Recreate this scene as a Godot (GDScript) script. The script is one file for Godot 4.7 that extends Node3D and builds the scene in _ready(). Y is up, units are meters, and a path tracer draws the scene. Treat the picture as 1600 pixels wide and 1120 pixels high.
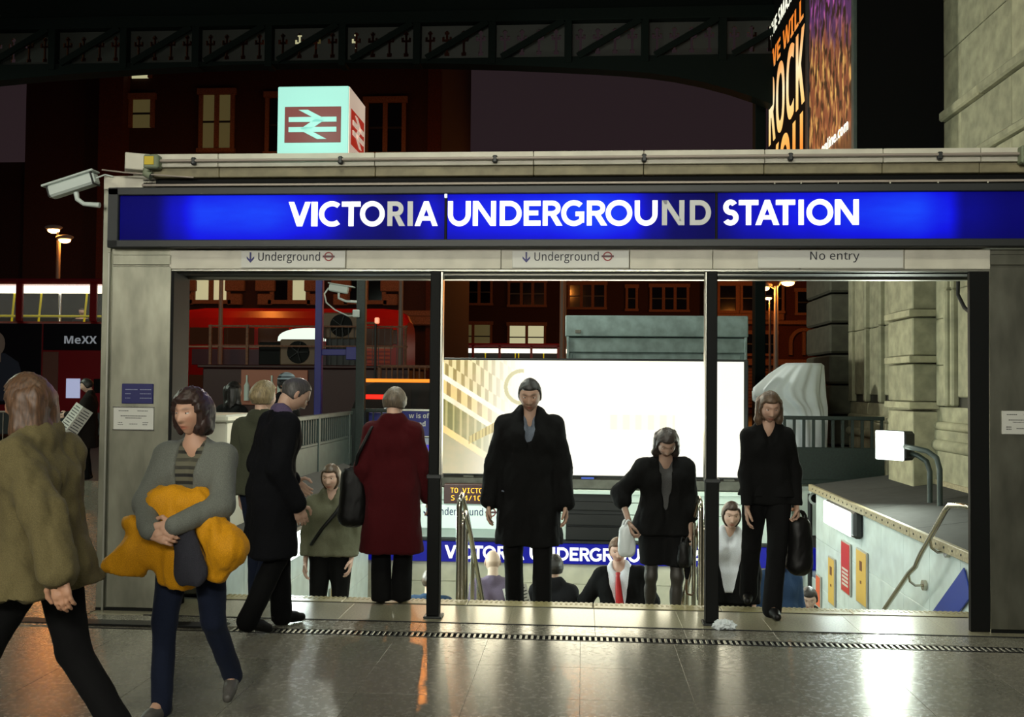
extends Node3D

# ---------------------------------------------------------------- mesh builder
class MB:
	var v := PackedVector3Array()
	var n := PackedVector3Array()
	var c := PackedColorArray()
	var u := PackedVector2Array()
	var i := PackedInt32Array()
	var col := Color.WHITE
	var off := Transform3D()

	func pt(p: Vector3, nn: Vector3, uv := Vector2.ZERO) -> void:
		v.append(off * p)
		n.append((off.basis * nn).normalized())
		c.append(col)
		u.append(uv)

	func tri(a: Vector3, b: Vector3, d: Vector3, na: Vector3, nb: Vector3, nd: Vector3, ua := Vector2.ZERO, ub := Vector2.ZERO, ud := Vector2.ZERO) -> void:
		var k := v.size()
		pt(a, na, ua)
		if ((a - d).cross(a - b)).dot(na + nb + nd) < 0.0:
			pt(d, nd, ud)
			pt(b, nb, ub)
		else:
			pt(b, nb, ub)
			pt(d, nd, ud)
		i.append_array([k, k + 1, k + 2])

	func quad(a: Vector3, b: Vector3, d: Vector3, e: Vector3, nn: Vector3) -> void:
		tri(a, b, d, nn, nn, nn, Vector2(0, 1), Vector2(1, 1), Vector2(1, 0))
		tri(a, d, e, nn, nn, nn, Vector2(0, 1), Vector2(1, 0), Vector2(0, 0))

	func box(p: Vector3, s: Vector3, bev := 0.0) -> MB:
		var h := s * 0.5
		bev = minf(bev, minf(h.x, minf(h.y, h.z)) * 0.9)
		var at := func(ax: int, sg: Vector3) -> Vector3:
			var q := Vector3(h.x - bev, h.y - bev, h.z - bev)
			q[ax] = h[ax]
			return p + q * sg
		for ax in 3:
			var b1 := (ax + 1) % 3
			var b2 := (ax + 2) % 3
			for sg in [-1.0, 1.0]:
				var cs := []
				for k in [[-1.0, -1.0], [1.0, -1.0], [1.0, 1.0], [-1.0, 1.0]]:
					var w := Vector3.ZERO
					w[ax] = sg
					w[b1] = k[0]
					w[b2] = k[1]
					cs.append(at.call(ax, w))
				var nn := Vector3.ZERO
				nn[ax] = sg
				quad(cs[0], cs[1], cs[2], cs[3], nn)
			if bev > 0.0:
				for s1 in [-1.0, 1.0]:
					for s2 in [-1.0, 1.0]:
						var w0 := Vector3.ZERO
						w0[ax] = -1.0
						w0[b1] = s1
						w0[b2] = s2
						var w1 := w0
						w1[ax] = 1.0
						var nn := Vector3.ZERO
						nn[b1] = s1
						nn[b2] = s2
						quad(at.call(b1, w0), at.call(b1, w1), at.call(b2, w1), at.call(b2, w0), nn.normalized())
		if bev > 0.0:
			for x in [-1.0, 1.0]:
				for y in [-1.0, 1.0]:
					for z in [-1.0, 1.0]:
						var w := Vector3(x, y, z)
						var nn := w.normalized()
						tri(at.call(0, w), at.call(1, w), at.call(2, w), nn, nn, nn)
		return self

	# box by its two corners
	func bb(a: Vector3, b: Vector3, bev := 0.0) -> MB:
		return box((a + b) * 0.5, (b - a).abs(), bev)

	# a bar of rectangular section from a to b
	func bar(a: Vector3, b: Vector3, w: float, h: float, bev := 0.0) -> MB:
		var z := (b - a).normalized()
		var up := Vector3.UP if absf(z.y) < 0.98 else Vector3.BACK
		var x := up.cross(z).normalized()
		var keep := off
		off = off * Transform3D(Basis(x, z.cross(x), z), (a + b) * 0.5)
		box(Vector3.ZERO, Vector3(w, h, a.distance_to(b)), bev)
		off = keep
		return self

	func tube(ps: Array, r, sides := 10, caps := true) -> MB:
		var rings := []
		var nor := []
		var x := Vector3.ZERO
		for k in ps.size():
			var t: Vector3 = (ps[mini(k + 1, ps.size() - 1)] - ps[maxi(k - 1, 0)]).normalized()
			if k == 0:
				x = t.cross(Vector3.UP if absf(t.y) < 0.9 else Vector3.RIGHT).normalized()
			x = (x - t * x.dot(t)).normalized()
			var y := t.cross(x)
			var rr: float = r[k] if r is Array else r
			var ring := []
			var rn := []
			for j in sides:
				var a := TAU * j / sides
				var d := x * cos(a) + y * sin(a)
				rn.append(d)
				ring.append(ps[k] + d * rr)
			rings.append(ring)
			nor.append(rn)
		for k in ps.size() - 1:
			for j in sides:
				var m := (j + 1) % sides
				tri(rings[k][j], rings[k][m], rings[k + 1][m], nor[k][j], nor[k][m], nor[k + 1][m])
				tri(rings[k][j], rings[k + 1][m], rings[k + 1][j], nor[k][j], nor[k + 1][m], nor[k + 1][j])
		if caps:
			for e in [0, ps.size() - 1]:
				var nn: Vector3 = (ps[e] - ps[1 if e == 0 else e - 1]).normalized()
				for j in sides:
					tri(ps[e], rings[e][j], rings[e][(j + 1) % sides], nn, nn, nn)
		return self

	# profile of (radius, height) turned about the y axis at p
	func lathe(p: Vector3, prof: Array, sides := 20) -> MB:
		for k in prof.size() - 1:
			var a: Vector2 = prof[k]
			var b: Vector2 = prof[k + 1]
			var nn := Vector2(b.y - a.y, a.x - b.x).normalized()
			for j in sides:
				var t0 := TAU * j / sides
				var t1 := TAU * (j + 1) / sides
				var d0 := Vector3(cos(t0), 0, sin(t0))
				var d1 := Vector3(cos(t1), 0, sin(t1))
				var n0 := d0 * nn.x + Vector3.UP * nn.y
				var n1 := d1 * nn.x + Vector3.UP * nn.y
				var q := [p + d0 * a.x + Vector3.UP * a.y, p + d1 * a.x + Vector3.UP * a.y, p + d1 * b.x + Vector3.UP * b.y, p + d0 * b.x + Vector3.UP * b.y]
				tri(q[0], q[1], q[2], n0, n1, n1)
				tri(q[0], q[2], q[3], n0, n1, n0)
		return self

	# rings of equal length joined into a skin
	func loft(rings: Array) -> MB:
		var vs := PackedVector3Array()
		var ids := PackedInt32Array()
		var k: int = rings[0].size()
		for r in rings:
			for p in r:
				vs.append(p)
		for y in rings.size() - 1:
			for x in k:
				var a := y * k + x
				var e := y * k + (x + 1) % k
				ids.append_array([a, e, a + k, e, e + k, a + k])
		var ns := PackedVector3Array()
		ns.resize(vs.size())
		for j in range(0, ids.size(), 3):
			var g := (vs[ids[j]] - vs[ids[j + 2]]).cross(vs[ids[j]] - vs[ids[j + 1]])
			for m in 3:
				ns[ids[j + m]] += g
		var mid := Vector3.ZERO
		for p in rings[rings.size() / 2]:
			mid += p / k
		var flip := ns[(rings.size() / 2) * k].dot(vs[(rings.size() / 2) * k] - mid) < 0.0
		for j in ns.size():
			ns[j] = ns[j].normalized() * (-1.0 if flip else 1.0)
		if flip:
			for j in range(0, ids.size(), 3):
				var s := ids[j + 1]
				ids[j + 1] = ids[j + 2]
				ids[j + 2] = s
		return add(vs, ns, ids)

	func ball(p: Vector3, r: Vector3, a := 14, b := 10) -> MB:
		for y in b:
			for x in a:
				var q := []
				for k in [[0, 0], [1, 0], [1, 1], [0, 1]]:
					var t: float = TAU * (x + k[0]) / a
					var f: float = PI * (y + k[1]) / b
					q.append(Vector3(sin(f) * cos(t), cos(f), sin(f) * sin(t)))
				tri(p + q[0] * r, p + q[1] * r, p + q[2] * r, (q[0] / r), (q[1] / r), (q[2] / r))
				tri(p + q[0] * r, p + q[2] * r, p + q[3] * r, (q[0] / r), (q[2] / r), (q[3] / r))
		return self

	# a flat polygon in the xy plane with thickness from z0 to z1
	func prism(poly: PackedVector2Array, z0: float, z1: float) -> MB:
		var t := Geometry2D.triangulate_polygon(poly)
		for k in t.size() / 3:
			for z in [z0, z1]:
				var nn := Vector3(0, 0, -1 if z == minf(z0, z1) else 1)
				var w := []
				for m in 3:
					var p: Vector2 = poly[t[k * 3 + m]]
					w.append(Vector3(p.x, p.y, z))
				tri(w[0], w[1], w[2], nn, nn, nn)
		var turn := -1.0 if Geometry2D.is_polygon_clockwise(poly) else 1.0
		for k in poly.size():
			var a := poly[k]
			var b := poly[(k + 1) % poly.size()]
			var e := (b - a).normalized()
			var nn := Vector3(e.y, -e.x, 0) * turn
			quad(Vector3(a.x, a.y, z0), Vector3(b.x, b.y, z0), Vector3(b.x, b.y, z1), Vector3(a.x, a.y, z1), nn)
		return self

	func add(vs: PackedVector3Array, ns: PackedVector3Array, ids: PackedInt32Array) -> MB:
		var k := v.size()
		for j in vs.size():
			pt(vs[j], ns[j])
		for j in ids:
			i.append(j + k)
		return self

	func done() -> ArrayMesh:
		var a := []
		a.resize(Mesh.ARRAY_MAX)
		a[Mesh.ARRAY_VERTEX] = v
		a[Mesh.ARRAY_NORMAL] = n
		a[Mesh.ARRAY_COLOR] = c
		a[Mesh.ARRAY_TEX_UV] = u
		a[Mesh.ARRAY_INDEX] = i
		var m := ArrayMesh.new()
		m.add_surface_from_arrays(Mesh.PRIMITIVE_TRIANGLES, a)
		return m

# ---------------------------------------------------------------- scene helpers
var mats := {}
var names := {}
var rng := RandomNumberGenerator.new()
var tex := {}

func V(x: float, y: float, z: float) -> Vector3:
	return Vector3(x, y, z)

func hexc(s: String) -> Color:
	return Color(s)

func M(key: String, c := Color.WHITE, rough := 0.6, metal := 0.0, o := {}) -> StandardMaterial3D:
	if mats.has(key):
		return mats[key]
	var m := StandardMaterial3D.new()
	m.resource_name = key
	m.albedo_color = c
	m.roughness = rough
	m.metallic = metal
	if o.has("emit"):
		m.emission_enabled = true
		m.emission = o.emit
		m.emission_energy_multiplier = o.get("energy", 1.0)
	if o.has("etex"):
		m.emission_enabled = true
		m.emission = Color.BLACK
		m.emission_texture = o.etex
		m.emission_energy_multiplier = o.get("energy", 1.0)
	if o.has("tex"):
		m.albedo_texture = o.tex
		if o.get("tri", true):
			m.uv1_triplanar = true
			m.uv1_world_triplanar = o.get("world", true)
			m.uv1_scale = o.get("scale", Vector3.ONE)
	if o.has("bump"):
		m.heightmap_enabled = true
		m.heightmap_texture = o.bump
		m.heightmap_scale = o.get("deep", 0.3)
	if o.has("rtex"):
		m.roughness_texture = o.rtex
	if o.has("vc"):
		m.vertex_color_use_as_albedo = true
	if o.has("glass"):
		m.transparency = BaseMaterial3D.TRANSPARENCY_ALPHA
		m.albedo_color.a = o.glass
	if o.has("rim"):
		m.rim_enabled = true
		m.rim = o.rim
	if o.has("spec"):
		m.metallic_specular = o.spec
	if o.has("back"):
		m.backlight_enabled = true
		m.backlight = o.back
	mats[key] = m
	return m

func noise_tex(kind: int, freq: float, lo: float, hi: float, size := 512, oct := 3, sd := 1) -> NoiseTexture2D:
	var f := FastNoiseLite.new()
	f.noise_type = kind
	f.frequency = freq
	f.fractal_octaves = oct
	f.seed = sd
	if kind == FastNoiseLite.TYPE_CELLULAR:
		f.cellular_return_type = FastNoiseLite.RETURN_CELL_VALUE
		f.fractal_type = FastNoiseLite.FRACTAL_NONE
	var t := NoiseTexture2D.new()
	t.width = size
	t.height = size
	t.seamless = true
	t.noise = f
	var g := Gradient.new()
	g.set_color(0, Color(lo, lo, lo))
	g.set_color(1, Color(hi, hi, hi))
	t.color_ramp = g
	return t

func tag(o: Node, label: String, cat: String, group := "", kind := "") -> void:
	o.set_meta("label", label)
	o.set_meta("category", cat)
	if group:
		o.set_meta("group", group)
	if kind:
		o.set_meta("kind", kind)

func numbered(s: String) -> String:
	if not names.has(s):
		names[s] = 0
		return s
	names[s] += 1
	return "%s_%03d" % [s, names[s]]

func thing(called: String, label: String, cat: String, at := Vector3.ZERO, yaw := 0.0, group := "", kind := "") -> Node3D:
	var o := Node3D.new()
	o.name = numbered(called)
	o.position = at
	o.rotation.y = yaw
	add_child(o, true)
	tag(o, label, cat, group, kind)
	return o

func part(parent: Node, called: String, mesh, m: Material, at := Vector3.ZERO) -> MeshInstance3D:
	var o := MeshInstance3D.new()
	o.mesh = mesh.done() if mesh is MB else mesh
	o.material_override = m
	o.position = at
	var k := called
	var j := 0
	while parent.has_node(NodePath(k)):
		j += 1
		k = "%s_%03d" % [called, j]
	o.name = k
	parent.add_child(o, true)
	return o

func solo(called: String, label: String, cat: String, mesh, m: Material, at := Vector3.ZERO, group := "", kind := "") -> MeshInstance3D:
	var o := MeshInstance3D.new()
	o.mesh = mesh.done() if mesh is MB else mesh
	o.material_override = m
	o.position = at
	o.name = numbered(called)
	add_child(o, true)
	tag(o, label, cat, group, kind)
	return o

func struct(called: String, label: String, cat: String, mesh = null, m: Material = null) -> Node3D:
	if mesh == null:
		return thing(called, label, cat, Vector3.ZERO, 0.0, "", "structure")
	return solo(called, label, cat, mesh, m, Vector3.ZERO, "", "structure")

func area(called: String, at: Vector3, to: Vector3, size: Vector2, c: Color, e: float, parent: Node = self) -> void:
	var l := AreaLight3D.new()
	l.name = called
	l.area_size = size
	l.light_color = c
	l.light_energy = e
	l.area_range = 60.0
	l.shadow_enabled = true
	parent.add_child(l, true)
	l.look_at_from_position(at, to, Vector3.UP if absf((to - at).normalized().y) < 0.95 else Vector3.RIGHT)

func omni(called: String, at: Vector3, c: Color, e: float, r := 0.1, parent: Node = self) -> void:
	var l := OmniLight3D.new()
	l.name = called
	l.light_color = c
	l.light_energy = e
	l.light_size = r
	l.omni_range = 80.0
	l.omni_attenuation = 2.0
	l.shadow_enabled = true
	parent.add_child(l, true)
	l.position = at

func label3(parent: Node, text: String, at: Vector3, height: float, width: float, m: Material, font := "Droid Sans", weight := 400, called := "lettering", basis := Basis()) -> MeshInstance3D:
	var t := TextMesh.new()
	var f := SystemFont.new()
	f.font_names = PackedStringArray([font])
	f.font_weight = weight
	var fv := FontVariation.new()
	fv.base_font = f
	fv.variation_embolden = 0.22 if text == "Underground" else 0.0
	t.font = fv
	t.text = text
	t.font_size = 64
	t.pixel_size = 0.01
	t.depth = 0.01
	t.curve_step = 2.0
	var box := t.get_aabb()
	var o := part(parent, called, t, m, at)
	var sy: float = height / maxf(box.size.y, 0.001)
	var sx: float = width / maxf(box.size.x, 0.001) if width > 0.0 else sy
	o.basis = basis * Basis.from_scale(Vector3(sx, sy, 0.3))
	o.position = at - o.basis * box.get_center()
	return o

# ---------------------------------------------------------------- block capitals drawn from strokes
func arc(c: Vector2, r: Vector2, w: float, a0: float, a1: float, k := 28) -> Array:
	var out := []
	for j in k:
		var t0 := deg_to_rad(lerpf(a0, a1, float(j) / k))
		var t1 := deg_to_rad(lerpf(a0, a1, float(j + 1) / k))
		var q := func(t: float, s: float) -> Vector2: return c + Vector2(cos(t), sin(t)) * (r - Vector2(s, s))
		out.append(PackedVector2Array([q.call(t0, 0.0), q.call(t1, 0.0), q.call(t1, w), q.call(t0, w)]))
	return out

func rect(x0: float, y0: float, x1: float, y1: float) -> PackedVector2Array:
	return PackedVector2Array([Vector2(x0, y0), Vector2(x1, y0), Vector2(x1, y1), Vector2(x0, y1)])

func glyph(ch: String, W: float, w := 0.2) -> Array:
	var P := func(a: Array) -> PackedVector2Array:
		var o := PackedVector2Array()
		for k in a.size() / 2:
			o.append(Vector2(a[2 * k], a[2 * k + 1]))
		return o
	var d := w * 1.08
	match ch:
		"I":
			return [rect(0, 0, W, 1)]
		"T":
			return [rect(0, 1 - w, W, 1), rect(W / 2 - w / 2, 0, W / 2 + w / 2, 1 - w)]
		"E":
			return [rect(0, 0, w, 1), rect(w, 1 - w, W, 1), rect(w, 0, W, w), rect(w, 0.42, W * 0.86, 0.42 + w * 0.92)]
		"V":
			return [P.call([0, 1, d, 1, W / 2 + d * 0.1, 0.3, W / 2 + d * 0.5, 0, W / 2 - d * 0.5, 0]), P.call([W - d, 1, W, 1, W / 2 + d * 0.5, 0, W / 2 - d * 0.1, 0.28])]
		"A":
			return [P.call([0, 0, d, 0, W / 2 + d * 0.1, 0.75, W / 2 + d * 0.45, 1, W / 2 - d * 0.45, 1]), P.call([W - d, 0, W, 0, W / 2 + d * 0.45, 1, W / 2 - d * 0.1, 0.75]), rect(W * 0.22, 0.22, W * 0.78, 0.22 + w * 0.85)]
		"N":
			return [rect(0, 0, w, 1), rect(W - w, 0, W, 1), P.call([0, 1, w * 1.15, 1, W, 0, W - w * 1.15, 0])]
		"U":
			return [rect(0, W * 0.5, w, 1), rect(W - w, W * 0.5, W, 1)] + arc(Vector2(W / 2, W * 0.5), Vector2(W / 2, W * 0.5 + 0.015), w, 180, 360)
		"D":
			return [rect(0, 0, w, 1), rect(w, 1 - w, W * 0.46, 1), rect(w, 0, W * 0.46, w)] + arc(Vector2(W * 0.45, 0.5), Vector2(W * 0.55, 0.5), w, -90, 90)
		"O":
			return arc(Vector2(W / 2, 0.5), Vector2(W / 2, 0.52), w, 0, 360, 40)
		"C":
			return arc(Vector2(W * 0.6, 0.5), Vector2(W * 0.6, 0.52), w, 52, 308, 32)
		"G":
			return arc(Vector2(W * 0.55, 0.5), Vector2(W * 0.55, 0.52), w, 48, 318, 32) + [rect(W - w, 0.12, W, 0.56), rect(W * 0.62, 0.56 - w * 0.9, W, 0.56)]
		"R":
			return [rect(0, 0, w, 1), rect(w, 1 - w * 0.9, W * 0.5, 1), rect(w, 0.4, W * 0.5, 0.4 + w * 0.9), P.call([W * 0.36, 0.44, W * 0.66, 0.44, W, 0, W - d * 1.15, 0])] + arc(Vector2(W * 0.5, 0.7), Vector2(W * 0.4, 0.3), w * 0.95, -90, 90)
		"S":
			return arc(Vector2(W * 0.5, 0.7125), Vector2(W * 0.45, 0.3025), w, 32, 270, 24) + arc(Vector2(W * 0.5, 0.2975), Vector2(W * 0.5, 0.3125), w, -148, 90, 24)
	return [rect(0, 0, W, 1)]

func letter_mesh(ch: String, width: float, height: float, deep: float) -> ArrayMesh:
	var b := MB.new()
	var w := 0.2 if ch != "I" else 0.2
	for p in glyph(ch, width / height, w):
		var q := PackedVector2Array()
		for k in p:
			q.append(k * height)
		b.prism(q, 0.0, deep)
	return b.done()

# ---------------------------------------------------------------- flesh and cloth: smooth union of tapered capsules, meshed as surface nets
func nets(P: Array, cell: float, k: float, cuts := [], neg := []) -> Array:
	var lo := Vector3.ONE * 1e9
	var hi := -lo
	for p in P:
		var r: float = maxf(p[2], p[3]) + 0.001
		var rv := Vector3.ONE * r
		lo = lo.min(p[0] - rv).min(p[1] - rv)
		hi = hi.max(p[0] + rv).max(p[1] + rv)
	var pad := cell * 2.5
	lo -= Vector3.ONE * pad
	hi += Vector3.ONE * pad
	var nx := int((hi.x - lo.x) / cell) + 2
	var ny := int((hi.y - lo.y) / cell) + 2
	var nz := int((hi.z - lo.z) / cell) + 2
	var D := PackedFloat32Array()
	D.resize(nx * ny * nz)
	D.fill(1.0)
	var nxy := nx * ny
	for pass_ in 2:
		for p in (P if pass_ == 0 else neg):
			var a: Vector3 = p[0]
			var b: Vector3 = p[1]
			var ra: float = p[2]
			var dr: float = p[3] - p[2]
			var r := maxf(p[2], p[3]) + (k + cell * 2.0 if pass_ == 0 else 0.01)
			var flat: bool = p.size() > 4
			var fn: Vector3 = p[4] if flat else Vector3.ZERO
			var ff: float = 1.0 / p[5] - 1.0 if flat else 0.0
			var ba := b - a
			if flat:
				ba += fn * (ba.dot(fn) * ff)
			var il := 1.0 / maxf(ba.length_squared(), 1e-8)
			var bl := ((a.min(b) - Vector3.ONE * r - lo) / cell).floor().max(Vector3.ZERO)
			var bh := ((a.max(b) + Vector3.ONE * r - lo) / cell).ceil().min(Vector3(nx - 1, ny - 1, nz - 1))
			for z in range(int(bl.z), int(bh.z) + 1):
				for y in range(int(bl.y), int(bh.y) + 1):
					var row := z * nxy + y * nx
					var q := lo + Vector3(bl.x, y, z) * cell - a
					for x in range(int(bl.x), int(bh.x) + 1):
						var w := q + fn * (q.dot(fn) * ff) if flat else q
						var t := clampf(w.dot(ba) * il, 0.0, 1.0)
						var e := (w - ba * t).length() - ra - dr * t
						var d := D[row + x]
						if pass_ == 1:
							if -e > d:
								D[row + x] = -e
						elif e < d + k:
							var h := maxf(k - absf(d - e), 0.0)
							D[row + x] = minf(d, e) - h * h * 0.25 / k
						q.x += cell
	for cu in cuts:
		var cp: Vector3 = cu[0]
		var cn: Vector3 = cu[1]
		for z in nz:
			for y in ny:
				var row := z * nxy + y * nx
				var s := (lo + Vector3(0, y, z) * cell - cp).dot(cn)
				for x in nx:
					if s > D[row + x]:
						D[row + x] = s
					s += cn.x * cell
	var vs := PackedVector3Array()
	var id := PackedInt32Array()
	var cellid := PackedInt32Array()
	cellid.resize(nx * ny * nz)
	cellid.fill(-1)
	var thin := 1.0
	for p in P:
		if p.size() > 4:
			thin = minf(thin, p[5])
	var near := cell * 1.8 / thin
	var co := [0, 1, nx, nx + 1, nxy, nxy + 1, nxy + nx, nxy + nx + 1]
	var cv := [Vector3(0, 0, 0), Vector3(1, 0, 0), Vector3(0, 1, 0), Vector3(1, 1, 0), Vector3(0, 0, 1), Vector3(1, 0, 1), Vector3(0, 1, 1), Vector3(1, 1, 1)]
	var ed := [[0, 1], [2, 3], [4, 5], [6, 7], [0, 2], [1, 3], [4, 6], [5, 7], [0, 4], [1, 5], [2, 6], [3, 7]]
	for z in nz - 1:
		for y in ny - 1:
			var row := z * nxy + y * nx
			for x in nx - 1:
				var at := row + x
				var d0 := D[at]
				if d0 > near or d0 < -near:
					continue
				var f := [d0, D[at + 1], D[at + nx], D[at + nx + 1], D[at + nxy], D[at + nxy + 1], D[at + nxy + nx], D[at + nxy + nx + 1]]
				var m := 0
				for j in 8:
					if f[j] < 0.0:
						m += 1
				if m == 0 or m == 8:
					continue
				var sum := Vector3.ZERO
				var cnt := 0
				for e in ed:
					var fa: float = f[e[0]]
					var fb: float = f[e[1]]
					if (fa < 0.0) != (fb < 0.0):
						sum += (cv[e[0]] as Vector3).lerp(cv[e[1]], fa / (fa - fb))
						cnt += 1
				cellid[at] = vs.size()
				vs.append(lo + (Vector3(x, y, z) + sum / cnt) * cell)
				# quads round the three edges that leave the first corner
				for ax in 3:
					var b1: int = [1, nx, nxy][ax]
					var n1: bool = D[at + b1] < 0.0
					if (d0 < 0.0) == n1:
						continue
					var o1: int = [nx, nxy, 1][ax]
					var o2: int = [nxy, 1, nx][ax]
					var c0 := cellid[at]
					var c1 := cellid[at - o1]
					var c2 := cellid[at - o1 - o2]
					var c3 := cellid[at - o2]
					if c1 < 0 or c2 < 0 or c3 < 0:
						continue
					if d0 < 0.0:
						id.append_array([c0, c2, c1, c0, c3, c2])
					else:
						id.append_array([c0, c1, c2, c0, c2, c3])
	return [vs, id]

func smooth(vs: PackedVector3Array, id: PackedInt32Array) -> PackedVector3Array:
	var ns := PackedVector3Array()
	ns.resize(vs.size())
	for k in range(0, id.size(), 3):
		var a := vs[id[k]]
		var g := (a - vs[id[k + 2]]).cross(a - vs[id[k + 1]])
		ns[id[k]] += g
		ns[id[k + 1]] += g
		ns[id[k + 2]] += g
	for k in ns.size():
		ns[k] = ns[k].normalized()
	return ns

var cloth_noise := FastNoiseLite.new()

# nets with folds: each vertex moves along its normal by a noise
func cloth(b: MB, P: Array, cell: float, k: float, cuts := [], neg := [], fold := 0.0, freq := 7.0, stretch := Vector3(1, 0.45, 1)) -> void:
	var r := nets(P, cell, k, cuts, neg)
	var vs: PackedVector3Array = r[0]
	var ns := smooth(vs, r[1])
	if fold > 0.0:
		for j in vs.size():
			vs[j] += ns[j] * (cloth_noise.get_noise_3dv(vs[j] * stretch * freq) * fold)
		ns = smooth(vs, r[1])
	b.add(vs, ns, r[1])

# ---------------------------------------------------------------- people
func ik(a: Vector3, c: Vector3, l1: float, l2: float, pole: Vector3) -> Array:
	var d := c - a
	var l := minf(d.length(), (l1 + l2) * 0.995)
	var e := d.normalized()
	var x := (l1 * l1 - l2 * l2 + l * l) / (2.0 * l)
	var h := sqrt(maxf(l1 * l1 - x * x, 0.0))
	var o := (pole - e * pole.dot(e)).normalized()
	return [a + e * x + o * h, a + e * l]

func bell(x: float, w: float) -> float:
	return exp(-x * x / (w * w))

# a head as a shaped ball: nose, eye sockets, brow, lips, chin, jaw; p is the unit direction, z forward
func head_point(d: Vector3) -> Vector3:
	var p := Vector3(d.x * 0.077, d.y * 0.118, d.z * 0.098)
	var low := clampf(-p.y / 0.11, 0.0, 1.0)
	if p.z > 0.0:
		p.x *= 1.0 - 0.30 * low * low
		p.z *= 1.0 - 0.10 * low
	else:
		p.z *= 1.0 - 0.50 * low
		p.x *= 1.0 - 0.22 * low
		p.z -= 0.012 * bell(p.y - 0.02, 0.06)
	if p.z > 0.02:
		var x := p.x
		var y := p.y
		var ax := absf(x)
		p.z -= 0.010 * bell(ax - 0.031, 0.015) * bell(y - 0.012, 0.013)
		p.z += 0.005 * bell(y - 0.034, 0.011) * bell(x, 0.05)
		p.z += 0.004 * bell(ax - 0.042, 0.018) * bell(y + 0.018, 0.018)
		var ny := clampf((0.018 - y) / 0.05, 0.0, 1.0) * clampf((y + 0.045) / 0.010, 0.0, 1.0)
		p.z += 0.024 * bell(x, 0.009 + 0.007 * ny) * ny
		p.z += 0.006 * bell(x, 0.022) * (bell(y + 0.061, 0.006) + bell(y + 0.076, 0.007)) - 0.004 * bell(x, 0.024) * bell(y + 0.0685, 0.003)
		p.z += 0.009 * bell(x, 0.022) * bell(y + 0.102, 0.014)
	return p

func head_color(p: Vector3, skin: Color, brow: Color) -> Color:
	if p.z < 0.03:
		return skin
	var c := skin
	var ax := absf(p.x)
	c = c.lerp(skin * Color(0.80, 0.45, 0.42), 0.9 * clampf(1.4 * bell(p.x, 0.025) * bell(p.y + 0.0685, 0.011), 0, 1))
	c = c.lerp(brow, 0.8 * clampf(1.5 * bell(ax - 0.032, 0.018) * bell(p.y - 0.034 + 8.0 * (ax - 0.032) * (ax - 0.032), 0.006), 0, 1))
	c = c.lerp(skin * Color(0.95, 0.72, 0.68), 0.5 * bell(ax - 0.045, 0.016) * bell(p.y + 0.025, 0.018))
	return c

func add_ball(b: MB, at: Transform3D, nu: int, nv: int, f: Callable, cf: Callable) -> void:
	var vs := PackedVector3Array()
	var cs := PackedColorArray()
	var id := PackedInt32Array()
	for y in nv + 1:
		for x in nu:
			var t := TAU * x / nu
			# denser rows round the face
			var ph := PI * y / nv
			var d := Vector3(sin(ph) * sin(t), cos(ph), sin(ph) * cos(t))
			var p: Vector3 = f.call(d)
			vs.append(at * p)
			cs.append(cf.call(p))
	for y in nv:
		for x in nu:
			var a := y * nu + x
			var e := y * nu + (x + 1) % nu
			id.append_array([a, e, a + nu, e, e + nu, a + nu])
	var ns := smooth(vs, id)
	if ns[nu * (nv / 2)].dot(vs[nu * (nv / 2)] - at.origin) < 0.0:
		for k in range(0, id.size(), 3):
			var s := id[k + 1]
			id[k + 1] = id[k + 2]
			id[k + 2] = s
		ns = smooth(vs, id)
	var k0 := b.v.size()
	for j in vs.size():
		b.col = cs[j]
		b.pt(vs[j], ns[j])
	for j in id:
		b.i.append(j + k0)
	b.col = Color.WHITE

# a hand: palm, four fingers and a thumb; y runs from the wrist to the fingertips, z out of the palm, side +1 puts the thumb at +x
func hand(b: MB, at: Transform3D, side: float, curl: float, skin: Color, cell := 0.005) -> void:
	var P := []
	P.append([V(-0.018, 0.005, 0), V(-0.022, 0.078, 0), 0.020, 0.021, V(0, 0, 1), 0.62])
	P.append([V(0.018, 0.005, 0), V(0.022, 0.080, 0), 0.020, 0.021, V(0, 0, 1), 0.62])
	P.append([V(0, -0.03, 0), V(0, 0.04, 0), 0.026, 0.026, V(0, 0, 1), 0.75])
	var len := [0.070, 0.082, 0.088, 0.078]
	for f in 4:
		var x := -0.033 + 0.022 * f
		var a := V(x * 0.95, 0.082 - 0.004 * absf(f - 1.6), 0)
		var an := curl * 0.5
		var L: float = len[f]
		for s in 3:
			var l: float = L * [0.45, 0.31, 0.24][s]
			var e := a + V(x * 0.08 * (1.0 - curl), cos(an), sin(an)).normalized() * l
			P.append([a, e, 0.0092 - 0.0008 * s, 0.0086 - 0.0009 * s])
			a = e
			an += curl * 0.95
	var t0 := V(0.030, 0.018, 0.006)
	var t1 := t0 + V(0.036, 0.030, 0.012)
	var t2 := t1 + V(0.012 - 0.012 * curl, 0.028, 0.006 + 0.012 * curl)
	var t3 := t2 + V(0.000 - 0.014 * curl, 0.024, 0.006 + 0.008 * curl)
	P.append([t0, t1, 0.016, 0.012])
	P.append([t1, t2, 0.0115, 0.0105])
	P.append([t2, t3, 0.0105, 0.009])
	for p in P:
		p[0].x *= side
		p[1].x *= side
	var r := nets(P, cell, 0.006)
	var keep := b.off
	b.off = b.off * at
	b.col = skin
	b.add(r[0], smooth(r[0], r[1]), r[1])
	b.col = Color.WHITE
	b.off = keep

func basis_y(y: Vector3, z: Vector3) -> Basis:
	y = y.normalized()
	var x := y.cross(z).normalized()
	return Basis(x, y, x.cross(y))

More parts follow.
